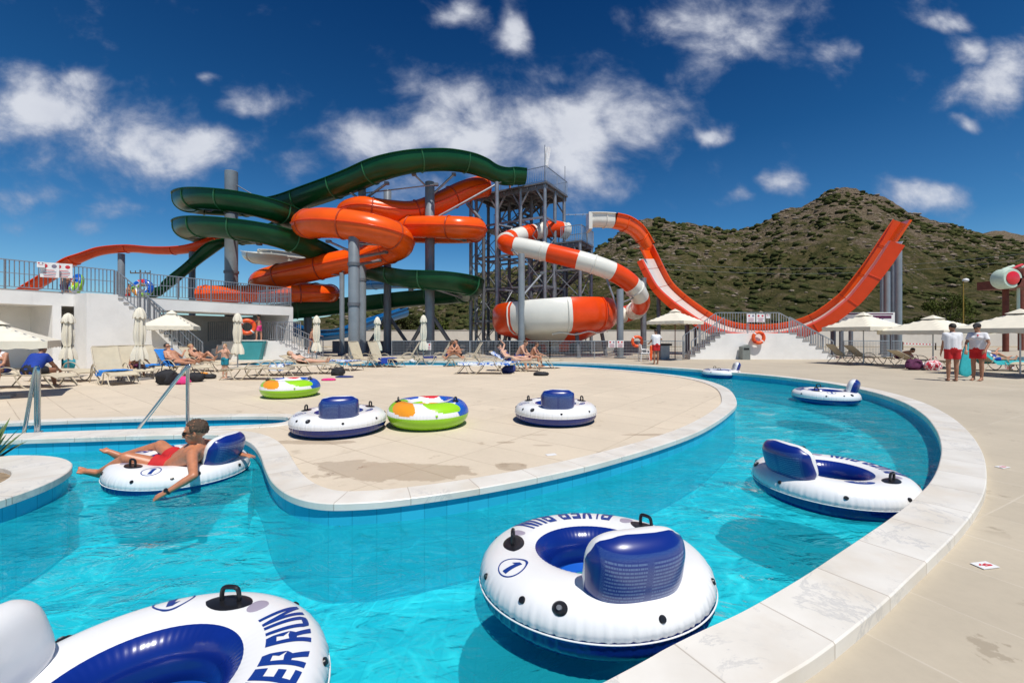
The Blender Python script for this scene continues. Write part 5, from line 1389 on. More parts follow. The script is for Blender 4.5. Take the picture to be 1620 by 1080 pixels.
bag(1597, 584, .3, .22, .42, 'floral', 'red and white drink cooler on the lounger at the right', 'cooler', False, cat='cooler')
bd2 = thing('body_board', 'turquoise body board standing upright between the two lifeguards', 'body board', G(1532, 597)); g = G(1532, 597)
MB().ell(g+Vector((0, 0, .62)), (.24, .05, .6), Matrix.Rotation(R(14), 3, 'Y'), 24, 14, p=.6).build('board', M['turq_cloth'], bd2)
# plastic chair, life buoys and stool near the attendant
g = G(1019, 571); ch = thing('plastic_chair', 'white plastic garden chair beside the attendant in red shorts', 'chair', g)
MB().box(g+Vector((0, 0, .43)), (.48, .46, .04)).build('seat', M['white_plastic'], ch, smooth=False)
MB().box(g+Vector((-.2, 0, .68)), (.04, .44, .42), M=Matrix.Rotation(R(-10), 3, 'Y')).build('backrest', M['white_plastic'], ch, smooth=False)
for sx in (-1, 1):
    for sy in (-1, 1): MB().cyl(g+Vector((sx*.24, sy*.22, 0)), g+Vector((sx*.2, sy*.19, .43)), .02, n=8).build('leg', M['white_plastic'], ch)
    MB().sweep(cr([g+Vector((-.2, sx*.24, .62)), g+Vector((.0, sx*.25, .64)), g+Vector((.2, sx*.23, .6)), g+Vector((.22, sx*.22, .43))], 4), .02, 8).build('armrest', M['white_plastic'], ch)
g = G(1052, 569); mst = thing('metal_locker', 'dark grey box locker behind the attendant', 'locker', g); MB().box(g+Vector((.05, .3, .4)), (.5, .4, .8)).build('body', M['steel'], mst, smooth=False); MB().box(g+Vector((.05, .3, .86)), (.75, .5, .12)).build('lid', M['black_cloth'], mst, smooth=False)
fl2 = thing('rescue_tube', 'orange rescue float leaning on the ground left of the attendant', 'rescue float', G(1029, 571)); g = G(1029, 571); MB().capsule(g+Vector((0, 0, .1)), g+Vector((.05, 0, .78)), .09, .08).build('float', M['orange_plastic'], fl2)
ring(1008, 540, 24.9, .36, 'bright orange life ring hung on the mesh fence left of the attendant')
ring(391, 517, 20.6, .40, 'orange ring tube carried by the girl on the landing', yaw=R(30), name='swim_ring')
# water play tower at the right edge
wp = thing('water_play_tower', 'rusty brown water play frame with red and pale green drums at the right edge', 'play structure', gy(36, 1600))
for px, Y in ((1591, 36), (1640, 36), (1615, 39)): x_ = (px-CX)/F*Y; MB().cyl((x_, Y, 0), (x_, Y, EYE+(HY-440)/F*Y), .2, n=12).build('post', M['wood_red'], wp)
q = P(1612, 450, 36); MB().box(q, (3.8, 3, .7)).build('platform', M['wood_red'], wp, smooth=False)
def drum(px, py, Y, r_, nm, lab, outer_m, inner_m):
    q = P(px, py, Y); dr_ = MB(); n = 28; m = Matrix.Rotation(R(90), 3, 'X') ; pr_ = [(0, -.5), (r_*.9, -.5), (r_, -.35), (r_, .35), (r_*.9, .5), (0, .5)]
    dr_.lathe(pr_, (0, 0, 0), n); dr_.v = [q+m @ v_ for v_ in dr_.v]; o = dr_.build(nm, outer_m, wp)
    i_ = MB().lathe([(0, .0), (r_*.62, .0), (r_*.66, -.02), (r_*.66, -.06)], (0, 0, 0), n); i_.v = [q+Vector((0, -.56, 0))+m @ v_ for v_ in i_.v]; i_.build('disc', inner_m, o)
mgp = mat('pale_green_plastic', (.55, .66, .55), .5)
drum(1591, 441, 35, .82, 'drum', '', mgp, M['vinyl_red']); drum(1622, 436, 36.5, .9, 'drum', '', M['wood_red'], mgp)
for k in range(4): MB().cyl(P(1586+k*14, 427-k*2, 35.5), P(1592+k*14, 421-k*2, 35.5)+Vector((.6, 0, 0)), .12, n=8).build('pipe', M['red_print'] if k % 2 else mgp, wp)
MB().sweep([P(1611, 455, 35.4), P(1611, 500, 35.4)], .1, 8).build('water_pipe', mgp, wp)
# far pool strip at the right with white kerb
mb = MB(); mb.prism([(25, 21.5), (34, 21.0), (46, 24), (46, 30), (30, 27), (25, 24.5)], 0, .012, sides=True); struct(mb.build('far_pool_water', mat('far_pool_blue', (.01, .30, .42), .12), smooth=False))
tp = thing('barrier_tape', 'red and white barrier tape strung before the dirt bank at right', 'barrier tape', P(1430, 543, 40)); pts = [P(1428, 543, 40).lerp(P(1480, 545, 40), k/20) for k in range(21)]
for c_, nm in ((0, 'red_band'), (1, 'white_band')):
    m_ = MB()
    for k in range(20):
        if k % 2 == c_: m_.bar(pts[k], pts[k+1], .02, .1)
    m_.build(nm, M['red_print'] if c_ == 0 else M['white_plastic'], tp, smooth=False)
for k, p in enumerate((pts[0], pts[-1])): tag(MB().bar((p.x, p.y, 0), p+Vector((0, 0, .15)), .08).build('wooden_stake', M['bark'], smooth=False), ['wooden stake at the left end of the red and white tape', 'wooden stake at the right end of the red and white tape'][k], 'stake')

# ------------------------------------------------------------------ deck markings: small plates with red print
for px, py, yaw, lab in ((1558, 893, 10, 'small white floor plate with red print on the paving, nearer one'), (1586, 738, 15, 'small white floor plate with red print on the paving, further one'), (872, 719, 20, 'white floor plate near the island edge')):
    g = G(px, py, .008); z0 = .008 if px < 1000 else .004; r = thing('floor_plate', lab, 'floor plate', (g.x, g.y, z0))
    MB().box((g.x, g.y, z0+.002), (.125, .07, .004), R(yaw)).build('plate', M['white_plastic'], r, smooth=False)
    if px > 1000:
        q = Matrix.Rotation(R(yaw), 3, 'Z'); m_ = MB()
        for dx_, dy_, w_, h_, a_2 in ((-.028, .006, .03, .008, .5), (-.012, -.004, .028, .008, -.4), (.008, .006, .03, .01, .2), (.028, -.004, .03, .012, -.2), (.01, -.012, .05, .006, 0)): m_.box(Vector((g.x, g.y, z0+.0052))+q @ Vector((dx_, dy_, 0)), (w_, h_, .0012), R(yaw)+a_2)
        m_.build('red_print', M['red_print'], r, smooth=False)
# ------------------------------------------------------------------ inflatable rings
RC, RA, RB = .467, .208, .155       # ring centre radius, half width, half height
def ringpt(ph, ps, lift=0, wr=True):
    """ph around the ring, ps round the section (0 = outermost, 90 = top)"""
    k = 0
    if wr:
        d_ = abs(ps+2); k = .0035*max(0, 1-d_/42)*(math.sin(ph*1.0*math.pi/180*92)+.6*math.sin(ph*math.pi/180*57+1)+.5*math.sin(ph*math.pi/180*141+2))
        d2 = abs(ps-128); k += .0006*max(0, 1-d2/30)*math.sin(ph*math.pi/180*70)
        k -= .010*math.exp(-((ps+2)/3.0)**2)
    c, s_ = math.cos(R(ps)), math.sin(R(ps)); c2 = math.copysign(abs(c)**.82, c); s2 = math.copysign(abs(s_)**.86, s_)
    r_ = RC+(RA+lift+k)*c2; z = (RB+lift+k)*s2
    return Vector((r_*math.cos(R(ph)), r_*math.sin(R(ph)), z))
GL = {'R': [((0,0),(.30,0),(.30,1),(0,1)), ((.30,.82),(.72,.82),(.62,1),(.30,1)), ((.72,.82),(.92,.72),(.92,.86),(.80,1),(.62,1)), ((.62,.72),(.92,.58),(.92,.72),(.72,.82)), ((.30,.42),(.70,.42),(.92,.58),(.62,.62),(.30,.60)), ((.42,.42),(.66,0),(1.0,0),(.74,.44))],
 'I': [((.1,0),(.42,0),(.42,1),(.1,1))],
 'V': [((0,1),(.30,1),(.52,.34),(.50,0),(.36,0)), ((.50,0),(.64,0),(1,1),(.70,1),(.50,.36))],
 'E': [((0,0),(.30,0),(.30,1),(0,1)), ((.30,0),(.9,0),(.9,.2),(.30,.2)), ((.30,.80),(.9,.80),(.9,1),(.30,1)), ((.30,.41),(.82,.41),(.82,.60),(.30,.60))],
 'U': [((0,.2),(.30,.2),(.30,1),(0,1)), ((.66,.2),(.96,.2),(.96,1),(.66,1)), ((0,.2),(.12,.03),(.3,0),(.66,0),(.84,.03),(.96,.2))],
 'N': [((0,0),(.28,0),(.28,1),(0,1)), ((.68,0),(.96,0),(.96,1),(.68,1)), ((.28,.62),(.68,0),(.68,.40),(.28,1))],
 '1': [((.30,0),(.62,0),(.62,1),(.34,1)), ((.10,.70),(.34,.76),(.34,1))],
 'T': [((0,.8),(.9,.8),(.9,1),(0,1)), ((.3,0),(.6,0),(.6,.8),(.3,.8))],
 'X': [((0,0),(.3,0),(1,1),(.7,1)), ((.7,0),(1,0),(.3,1),(0,1))]}
def glyph(mb, ch, mapf, sub=8):
    for poly in GL[ch]:
        pts = list(poly)
        tris = [(0, i, i+1) for i in range(1, len(pts)-1)]
        for (a, b, c) in tris:
            A_, B_, C_ = (Vector((*pts[k], 0)) for k in (a, b, c)); idx = {}; vs = []; fs = []
            for i in range(sub+1):
                for j in range(sub+1-i):
                    idx[(i, j)] = len(vs); q = A_+(B_-A_)*i/sub+(C_-A_)*j/sub; vs.append(mapf(q.x, q.y))
            for i in range(sub):
                for j in range(sub-i):
                    fs.append((idx[(i, j)], idx[(i+1, j)], idx[(i, j+1)]))
                    if j < sub-i-1: fs.append((idx[(i+1, j)], idx[(i+1, j+1)], idx[(i, j+1)]))
            mb.add(vs, fs)
def ring_patch(ph0, ps0, ru, rv, lift=.004, n=20, pointy=False, m0=0):
    """flat patch lying on the ring: an ellipse (or pointed leaf) of half sizes ru (along) and rv (across) metres"""
    mb = MB(); vs = [ringpt(ph0, ps0, lift)]; fs = []
    for q in range(1, 5):
        for k in range(n):
            a = 2*math.pi*k/n; u_, v_ = math.cos(a), math.sin(a)
            if pointy: v_ = math.copysign(abs(v_)**1.6, v_)
            f = q/4; r_loc = RC+RA*math.cos(R(ps0))
            vs.append(ringpt(ph0+math.degrees(u_*ru*f/r_loc), ps0+math.degrees(v_*rv*f/.185), lift*(1 if q < 4 else .3)))
    for k in range(n): fs.append((0, 1+k, 1+(k+1) % n))
    for q in range(3):
        for k in range(n): a = 1+q*n+k; b = 1+q*n+(k+1) % n; fs.append((a, a+n, b+n, b))
    return mb.add(vs, fs)
def make_tube():
    root = thing('river_tube', 'x', 'inflatable ring', (0, 0, 0), 'white and blue inflatable river rings')
    # body: white top, blue belly and inner wall
    NP = 288; ps = [-2+k*(124/26) for k in range(27)]+[122+k*(226/34) for k in range(1, 34)]
    vs = []; fs = []; ms = []; m = len(ps)
    for i in range(NP):
        for p in ps: vs.append(ringpt(i*360/NP, p if p <= 180 else p-360))
    for i in range(NP):
        for j in range(m):
            j2 = (j+1) % m; i2 = (i+1) % NP; fs.append((i*m+j, i2*m+j, i2*m+j2, i*m+j2)); ms.append(0 if j < 26 else 1)
    body = MB().add(vs, fs, ms).build('ring_body', [M['vinyl_white'], M['vinyl_blue']], root, fix=True, angle=0)
    sm = MB().sweep([ringpt(k*2.5, -2, .004, False)*1.0 for k in range(144)], .004, 6, closed=True); sm.build('seam', M['vinyl_white'], body)
    # floor: blue rim pad and teal mesh
    MB().lathe([(.30, -.085), (.24, -.06), (.19, -.085), (.185, -.10), (.30, -.12)], n=48).build('floor_rim', M['vinyl_mid'], root)
    MB().lathe([(0, -.094), (.19, -.092)], n=40).build('mesh_floor', M['mesh'], root)
    # lettering: RIVER RUN opposite the backrest, baseline outward
    word = 'RIVER RUN'; wd = {'R': 10.4, 'I': 5.4, 'V': 10.2, 'E': 9.4, ' ': 4.2, 'U': 10.4, 'N': 10.4}; tot = sum(wd[c] for c in word); a = 180-tot/2; tb_ = MB()
    for c in word:
        if c != ' ':
            w_ = wd[c]*.88; glyph(tb_, c, lambda x, y, a=a, w_=w_: ringpt(a+x*w_, 54+y*44, .0022, False))
        a += wd[c]
    tb_.build('lettering', M['vinyl_print'], root, fix=False, angle=0)
    n1 = MB(); ph0 = -76
    glyph(n1, '1', lambda x, y: ringpt(ph0+(x-.4)*11, 55+y*30, .0022, False)); n1.build('number', M['vinyl_print'], root, angle=0)
    oc = []
    for k in range(48):
        a = 2*math.pi*k/48; oc.append((math.cos(a), math.sin(a)))
    o_ = MB(); vs = []
    for r_ in (1, .90):
        for (u_, v_) in oc: vs.append(ringpt(ph0+math.degrees(u_*.088*r_/.56), 70+math.degrees(v_*.072*r_/.185), .0022, False))
    o_.add(vs, [(k, (k+1) % 48, 48+(k+1) % 48, 48+k) for k in range(48)]); o_.build('number_circle', M['vinyl_print'], root, angle=0)
    # grip handles on black patches with grey ovals beside them
    for s_ in (-1, 1):
        ph = 108*s_; pt = ring_patch(ph, 88, .12, .045, .006, 24, True).build('handle_patch', M['blackplastic'], root)
        def hq(du, h_): 
            base = ringpt(ph+du, 88, 0, False); return base+Vector((0, 0, h_))
        MB().sweep(cr([hq(-5.2, .0), hq(-5.4, .035), hq(-4.2, .066), hq(0, .072), hq(4.2, .066), hq(5.4, .035), hq(5.2, .0)], 5), [.011]*31, 8).build('grip', M['blackplastic'], pt)
        ring_patch(ph+s_*19, 86, .042, .032, .003, 20).build('grey_oval', M['vinyl_grey'], root)
    # brand patch between the backrest and the other handle
    ring_patch(68, 92, .13, .024, .004, 28, True).build('maker_patch', M['vinyl_print'], root)
    mk = MB(); a = 61.5
    for c in 'INTEX':
        glyph(mk, c, lambda x, y, a=a: ringpt(a+x*2.1, 88.5+y*7, .0068, False), 3); a += 2.2 if c == 'I' else 2.7
    mk.build('maker_lettering', M['vinyl_white'], root, angle=0)
    # valve and eyelets
    v0 = ring_patch(-38, 38, .038, .038, .012, 24).build('valve', M['blackplastic'], root); ring_patch(-38, 38, .016, .016, .020, 16).build('valve_plug', M['steel_dark'], v0)
    for k, ph in enumerate((-60, 0, 45, 90, 135, 180, 225, 270)):
        e_ = ring_patch(ph+4, 24 if k else 32, .019, .021, .010, 18).build('eyelet', M['blackplastic'], root)
    # backrest pillow: white inside, blue outside with printed net panel
    NU, NV = 44, 22; hw, hh, th = .262, .185, .115
    tiltM = Matrix.Rotation(R(17), 3, 'Y'); c_ = Vector((RC+.05, 0, RB+.10))
    vs = []; fs = []; ms = []; uvs = []
    def sgp(x, p): return math.copysign(abs(x)**p, x)
    def bp_(a, b):
        """a: 0..2pi round the outline, b: -pi/2 (inner face) .. pi/2 (outer face)"""
        cb = math.cos(b); y = hw*sgp(math.cos(a), .62)*sgp(cb, .55); z = hh*sgp(math.sin(a), .62)*sgp(cb, .55); x = th*math.sin(b)
        pk = 1+.022*math.sin(a*34)*max(0, 1-abs(b)/.35); y *= pk; z *= pk
        x += .03*(1-(y/hw)**2)-.02
        if z < 0: y *= 1+.10*z/hh*-1*.3
        return c_+tiltM @ Vector((x, y, z))
    for i in range(NV+1):
        b = -math.pi/2+math.pi*i/NV
        for j in range(NU): vs.append(bp_(2*math.pi*j/NU, b))
    for i in range(NV):
        for j in range(NU):
            fs.append((i*NU+j, i*NU+(j+1) % NU, (i+1)*NU+(j+1) % NU, (i+1)*NU+j)); ms.append(0 if i < NV*.5 else 1)
            inv = tiltM.inverted()
            q4 = []
            for k in fs[-1]:
                l = inv @ (vs[k]-c_); q4.append((.5+l.y/(2*hw)*.98, .5+l.z/(2*hh)*.98))
            uvs.append(q4)
    br = MB().add(vs, fs, ms, uvs).build('backrest', [M['vinyl_white'], M['print']], root, fix=True, angle=0)
    for yy in (-.09, .09):
        g_ = MB().sweep([c_+tiltM @ Vector((-.086+.03*(1-(yy/hw)**2)-.012-.0*(z_), yy, z_)) for z_ in (-.12, -.04, .05, .12)], [.003, .008, .008, .003], 8); g_.build('quilt_seam', M['vinyl_grey'], br)
    return root
tproto = make_tube(); tfirst = [True]
def tube(xl, xr, backdeg, label, z, tilt=0, size=.675, group=True):
    k0, k1 = (xl-CX)/F, (xr-CX)/F; n0, n1 = math.hypot(1, k0), math.hypot(1, k1)
    Y = size*(n0+n1)/(k1-k0); X_ = k0*Y+size*n0
    o = tproto if tfirst[0] else copy_tree(tproto); tfirst[0] = False
    sc = size/.675; o.location = (X_, Y, z); o.scale = (sc, sc, sc); o.rotation_mode = 'QUATERNION'
    a = R(backdeg); ax = Vector((-math.sin(a), math.cos(a), 0)); o.rotation_quaternion = Quaternion(ax, R(tilt)) @ Quaternion((0, 0, 1), a)
    o['label'] = label; return o
ZW = WZ+.145; ZD = RB+.008
tube(760, 1134, -76, 'white and blue river ring floating in the foreground centre, blue backrest towards the camera', ZW+.035, -4.0, .68)
o = tube(1190, 1463, 194, 'white and blue river ring floating against the marble edge at right, backrest at its left', ZW)
o = tube(158, 395, -3, 'white and blue river ring carrying the man with sunglasses', ZW-.075, 3)
o = copy_tree(tproto); o.location = (-1.45, 1.67, ZW-.025); a = R(193); o.rotation_quaternion = Quaternion((0, 0, 1), a); o['label'] = 'largest white and blue river ring, cut off by the bottom left corner'
tube(456, 611, -68, 'white and blue river ring lying on the paving beside the lime green ring', ZD)
tube(815, 944, -92, 'white and blue river ring standing alone in the middle of the paved island', ZD)
tube(1252, 1363, -38, 'white and blue river ring floating near the right-hand bank, backrest at its right', ZW)
tube(1110, 1173, -16, 'most distant white and blue river ring, floating in the narrow part of the channel', ZW)
# lime green rings
def make_lime():
    root = thing('lime_ring', 'x', 'inflatable ring', (0, 0, 0), 'lime green and white swim rings'); rc, ra, rb = .42, .215, .20
    def pt(ph, ps, l=0):
        k = .003*max(0, 1-abs(ps)/30)*math.sin(ph*1.4); return Vector(((rc+(ra+l+k)*math.cos(R(ps)))*math.cos(R(ph)), (rc+(ra+l+k)*math.cos(R(ps)))*math.sin(R(ph)), (rb+l+k)*math.sin(R(ps))))
    NP, m = 360, 72; vs = [pt(i*360/NP, j*360/m) for i in range(NP) for j in range(m)]; fs = []; ms = []
    petals = [(-118, 60, 24, 46, 3), (-50, 62, 27, 40, 1), (10, 70, 26, 42, 2), (62, 75, 28, 50, 2), (112, 70, 24, 46, 4), (165, 70, 26, 44, 2), (212, 70, 24, 46, 1), (-22, 100, 15, 30, 2), (-85, 112, 20, 26, 2)]
    for i in range(NP):
        for j in range(m):
            j2 = (j+1) % m; i2 = (i+1) % NP; fs.append((i*m+j, i2*m+j, i2*m+j2, i*m+j2)); ph = i+.5; p = (j+.5)*360/m
            c = 0
            if p > 180: c = 1
            else:
                for (a, b, ru, rv, cc_) in petals:
                    du = (ph-a+180) % 360-180; uu = du/ru; vv_ = (p-b)/rv
                    sh = uu*uu*(1.0+.5*(vv_ if uu > 0 else -vv_))+vv_*vv_+.5*uu*vv_
                    if sh < 1: c = cc_; break
            ms.append(c)
    MB().add(vs, fs, ms).build('ring_body', [M['vinyl_white'], M['vinyl_lime'], M['vinyl_mid'], M['vinyl_orange'], M['vinyl_red']], root, fix=True, angle=0)
    for ph in (-152, -8):
        q = pt(ph, 78); hb = MB().ell(q, (.075, .05, .014), Matrix.Rotation(R(ph+90), 3, 'Z')).build('handle_patch', M['blackplastic'], root)
        t_ = Vector((-math.sin(R(ph)), math.cos(R(ph)), 0)); MB().sweep(cr([q-t_*.045, q-t_*.045+Vector((0, 0, .045)), q+Vector((0, 0, .06)), q+t_*.045+Vector((0, 0, .045)), q+t_*.045], 5), .012, 8).build('grip', M['blackplastic'], hb)
    for ph in (-60, 80): MB().ell(pt(ph, 12, .002), (.02, .02, .02)).build('eyelet', M['vinyl_lime'], root)
    return root
lp_ = make_lime()
def lime(xl, xr, rot, label, z, size=.635, first=False):
    k0, k1 = (xl-CX)/F, (xr-CX)/F; n0, n1 = math.hypot(1, k0), math.hypot(1, k1); Y = size*(n0+n1)/(k1-k0); X_ = k0*Y+size*n0
    o = lp_ if first else copy_tree(lp_); o.location = (X_, Y, z); o.rotation_euler = (0, 0, R(rot)); o['label'] = label; return o
lime(612, 741, -8, 'lime green and white ring with colour petals touching the blue ring on the paving', .205, first=True)
lime(410, 507, 4, 'lime green and white ring with colour petals lying nearer the loungers', .205)
q = lime(200, 214, 0, 'lime green ring carried on the terrace near the steep green slide', TH+.9, .6); q.location = P(226, 456, 29); q.rotation_euler = (R(80), R(20), R(10)); q.scale = (1.0, 1.0, 1.0)
q = lime(200, 214, 0, 'blue, white and green ring carried on the terrace right of the notice signs', TH+.9, .6); q.location = P(121, 450, 25); q.rotation_euler = (R(78), R(-25), R(-25))
# ------------------------------------------------------------------ people
def V3(*a): return Vector(a)
def limb_dir(yaw, pitch):
    """direction from yaw (deg, 0 = forward +x, 90 = left) and pitch (deg, up positive)"""
    return Vector((math.cos(R(pitch))*math.cos(R(yaw)), math.cos(R(pitch))*math.sin(R(yaw)), math.sin(R(pitch))))
def fk(h=1.75, pel=(0, 0, .93), torso=(0, 88), head=(0, 85), tL=(0, -88), sL=(0, -90), tR=(0, -88), sR=(0, -90), aL=(0, -80), fL=(0, -75), aR=(0, -80), fR=(0, -75), roll=0, look=None, fem=False):
    """joints in the local frame: x forward, y left, z up; every argument is (yaw, pitch)"""
    J = {}; p = Vector(pel); t_ = limb_dir(*torso); J['pel'] = p
    side = Vector((0, 1, 0)); side = (Matrix.Rotation(R(roll), 3, 'Z') @ side)
    k = h/1.75; hw_ = .085*k*(1.08 if fem else 1); sw = (.162 if not fem else .155)*k
    J['hL'] = p+side*hw_; J['hR'] = p-side*hw_; J['chest'] = p+t_*.33*k; J['neck'] = p+t_*.50*k
    J['sL'] = p+t_*.455*k+side*sw; J['sR'] = p+t_*.455*k-side*sw
    hd = limb_dir(*head); J['head'] = J['neck']+hd*.155*k; J['hup'] = hd
    for s_, th, sh in (('L', tL, sL), ('R', tR, sR)):
        J['k'+s_] = J['h'+s_]+limb_dir(*th)*.43*k; J['a'+s_] = J['k'+s_]+limb_dir(*sh)*.41*k
        f_ = limb_dir(sh[0], sh[1]+88 if sh[1] < -30 else sh[1]+70); J['t'+s_] = J['a'+s_]+f_*.16*k
    for s_, ar, fo in (('L', aL, fL), ('R', aR, fR)):
        J['e'+s_] = J['s'+s_]+limb_dir(*ar)*.29*k; J['w'+s_] = J['e'+s_]+limb_dir(*fo)*.25*k; J['d'+s_] = limb_dir(*fo)
    J['look'] = limb_dir(*(look or (0, 0))); J['k'] = k; return J
def xf(J, loc, yaw):
    m = Matrix.Rotation(R(yaw), 3, 'Z'); o = {}
    for k_, v_ in J.items():
        if not isinstance(v_, Vector): o[k_] = v_
        elif k_ in ('hup', 'look', 'dL', 'dR'): o[k_] = m @ v_
        else: o[k_] = Vector(loc)+m @ v_
    return o
def person(J, label, skin='skin', hair='hair_dark', wear=(), vox=.016, fem=False, cap=None, longhair=False, glasses=False, bulk=1.0, group=None, fine=False, anchor=None, watch=None, tail=None):
    k = J['k']; look = J['look'].normalized(); up = J['hup'].normalized(); side = up.cross(look).normalized(); up2 = look.cross(side).normalized(); H_ = J['head']
    b = bulk; mb = MB()
    tside = (J['sL']-J['sR']).normalized()
    for s_ in 'LR':
        sg = 1 if s_ == 'L' else -1
        mb.capsule(J['h'+s_], J['s'+s_].lerp(J['chest'], .40), .092*k*b, .095*k*b)          # flank
        mb.capsule(J['s'+s_], J['neck'].lerp(J['chest'], .15), .052*k*b, .06*k)           # shoulder slope
        mb.capsule(J['h'+s_], J['k'+s_], .088*k*b, .056*k*b); mb.capsule(J['h'+s_], J['h'+s_].lerp(J['k'+s_], .35), .096*k*b, .082*k*b)
        mid = J['k'+s_].lerp(J['a'+s_], .3); cal = (J['a'+s_]-J['k'+s_]).cross(tside).normalized()*.012*k
        if cal.dot(J['t'+s_]-J['a'+s_]) > 0: cal = -cal
        mb.capsule(J['k'+s_], mid+cal, .053*k, .056*k*b); mb.capsule(mid+cal, J['a'+s_], .056*k*b, .034*k)
        fd = (J['t'+s_]-J['a'+s_]); shin = (J['k'+s_]-J['a'+s_]).normalized()
        heel = J['a'+s_]-fd.normalized()*.03*k-shin*.035*k
        mb.capsule(heel, J['a'+s_]+fd*.75-shin*.045*k, .034*k, .028*k); mb.capsule(J['a'+s_], J['a'+s_]+fd*.6-shin*.035*k, .034*k, .03*k)
        ts = fd.cross(shin).normalized()
        for q in range(5):
            o_ = ts*(q-2)*.017*k; ln = (.0 if q else .012)*k-abs(q-1)*.004*k; r_ = (.0135 if q == 0 else .0095)*k
            base = J['a'+s_]+fd*.72-shin*.05*k+o_*.9*(-sg); mb.capsule(base, base+fd.normalized()*(.05*k+ln)+o_*.1*(-sg), r_*1.15, r_)
        mb.capsule(J['s'+s_], J['e'+s_], .050*k*b, .037*k*b); mb.capsule(J['e'+s_], J['e'+s_].lerp(J['w'+s_], .35), .037*k*b, .037*k*b); mb.capsule(J['e'+s_].lerp(J['w'+s_], .3), J['w'+s_], .037*k*b, .024*k)
        # hand: palm, four fingers, thumb
        d_ = J.get('hd'+s_, J['d'+s_]).normalized(); pn = J.get('pn'+s_)
        if pn is None: pn = d_.cross(Vector((0, 0, 1)) if abs(d_.z) < .8 else tside).cross(d_)
        pn = (pn-d_*pn.dot(d_)).normalized(); ac = d_.cross(pn).normalized()*sg
        W_ = J['w'+s_]; pal = W_+d_*.045*k
        for q in (-1, 0, 1): mb.capsule(W_+d_*.012*k+ac*q*.014*k, W_+d_*.085*k+ac*q*.024*k, .017*k, .0145*k)
        curl = J.get('curl'+s_, .35); lens = (.072, .082, .077, .060)
        for q in range(4):
            st = W_+d_*.085*k+ac*(.033-.022*q)*k*1.0; L_ = lens[q]*k; r_ = .0088*k; p0 = st; dd = (d_+ac*(.10-.07*q)).normalized()
            for sgm in range(3):
                ang = curl*(.5+.6*sgm); d3 = (dd*math.cos(ang)-pn*math.sin(ang)).normalized(); p1 = p0+d3*L_*(.45, .32, .26)[sgm]; mb.capsule(p0, p1, r_*(1-.08*sgm), r_*(1-.08*(sgm+1)), 10); p0 = p1
        t0 = W_+d_*.028*k+ac*.030*k; t1 = t0+(d_*.55+ac*.75-pn*.2).normalized()*.036*k; t2 = t1+(d_*.85+ac*.4-pn*.3).normalized()*.034*k
        mb.capsule(t0, t1, .0125*k, .011*k, 10); mb.capsule(t1, t2, .011*k, .009*k, 10)
    mb.capsule(J['hL'], J['hR'], .105*k*b, .105*k*b); mb.capsule(J['pel'], J['chest'], .115*k*b, .125*k*b); mb.capsule(J['chest'], J['neck'].lerp(J['chest'], .25), .12*k*b, .085*k)
    mb.capsule(J['chest'].lerp(J['sL'], .45), J['chest'].lerp(J['sR'], .45), .10*k*b, .10*k*b)
    front = tside.cross((J['neck']-J['pel']).normalized()).normalized()
    if fem:
        for sg in (-1, 1): mb.ell(J['chest']+tside*sg*.07*k+front*.095*k+(J['neck']-J['pel']).normalized()*.02*k, (.058*k, .058*k, .055*k))
    else:
        for sg in (-1, 1): mb.ell(J['chest']+tside*sg*.075*k+front*.06*k+(J['neck']-J['pel']).normalized()*.03*k, (.07*k, .07*k, .05*k))
    mb.capsule(J['neck'].lerp(J['chest'], .12), H_-up*.06*k, .056*k, .052*k)
    Mh = Matrix((look, side, up2)).transposed(); kb = k; k = k*J.get('headk', 1); hp_ = lambda x, y, z, k=k: H_+Mh @ Vector((x*k, y*k, z*k))
    mb.ell(hp_(-.012, 0, .03), (.095*k, .073*k, .090*k), Mh, 20, 14); mb.ell(hp_(.022, 0, -.035), (.066*k, .056*k, .075*k), Mh, 20, 14); mb.ell(hp_(.048, 0, -.092), (.028*k, .030*k, .020*k), Mh)
    mb.capsule(hp_(.083, 0, .012), hp_(.104, 0, -.030), .009*k, .014*k, 10)
    for sg in (-1, 1):
        mb.capsule(hp_(.096, sg*.010, -.034), hp_(.088, sg*.017, -.036), .008*k, .006*k, 8)
        mb.capsule(hp_(.075, sg*.045, .030), hp_(.085, sg*.012, .028), .010*k, .010*k, 8)
        mb.ell(hp_(.060, sg*.040, -.022), (.02*k, .02*k, .018*k), Mh); mb.ell(hp_(-.004, sg*.075, -.008), (.017*k, .008*k, .031*k), Mh)
    mb.capsule(hp_(.083, -.019, -.064), hp_(.083, .019, -.064), .0075*k, .0075*k, 8); mb.capsule(hp_(.080, -.017, -.074), hp_(.080, .017, -.074), .0085*k, .0085*k, 8)
    k = kb; anchor = anchor or J['pel']
    body = MB(); body.merge(mb); ob = body.build('person', M[skin]); voxelise(ob, vox, 3 if vox > .01 else 5, .5)
    if fine is False and vox > .012: pass
    # move origin to the anchor
    ob.data.transform(Matrix.Translation(-anchor)); ob.location = anchor
    tag(ob, label, 'person', group, 'thing')
    def part(m_, name, matn, v_=None, sm=3):
        o = m_.build(name, M[matn]); voxelise(o, v_ or vox, sm, .5); o.data.transform(Matrix.Translation(-anchor)); o.parent = ob; return o
    # hair
    hm = MB(); k = kb*J.get('headk', 1)
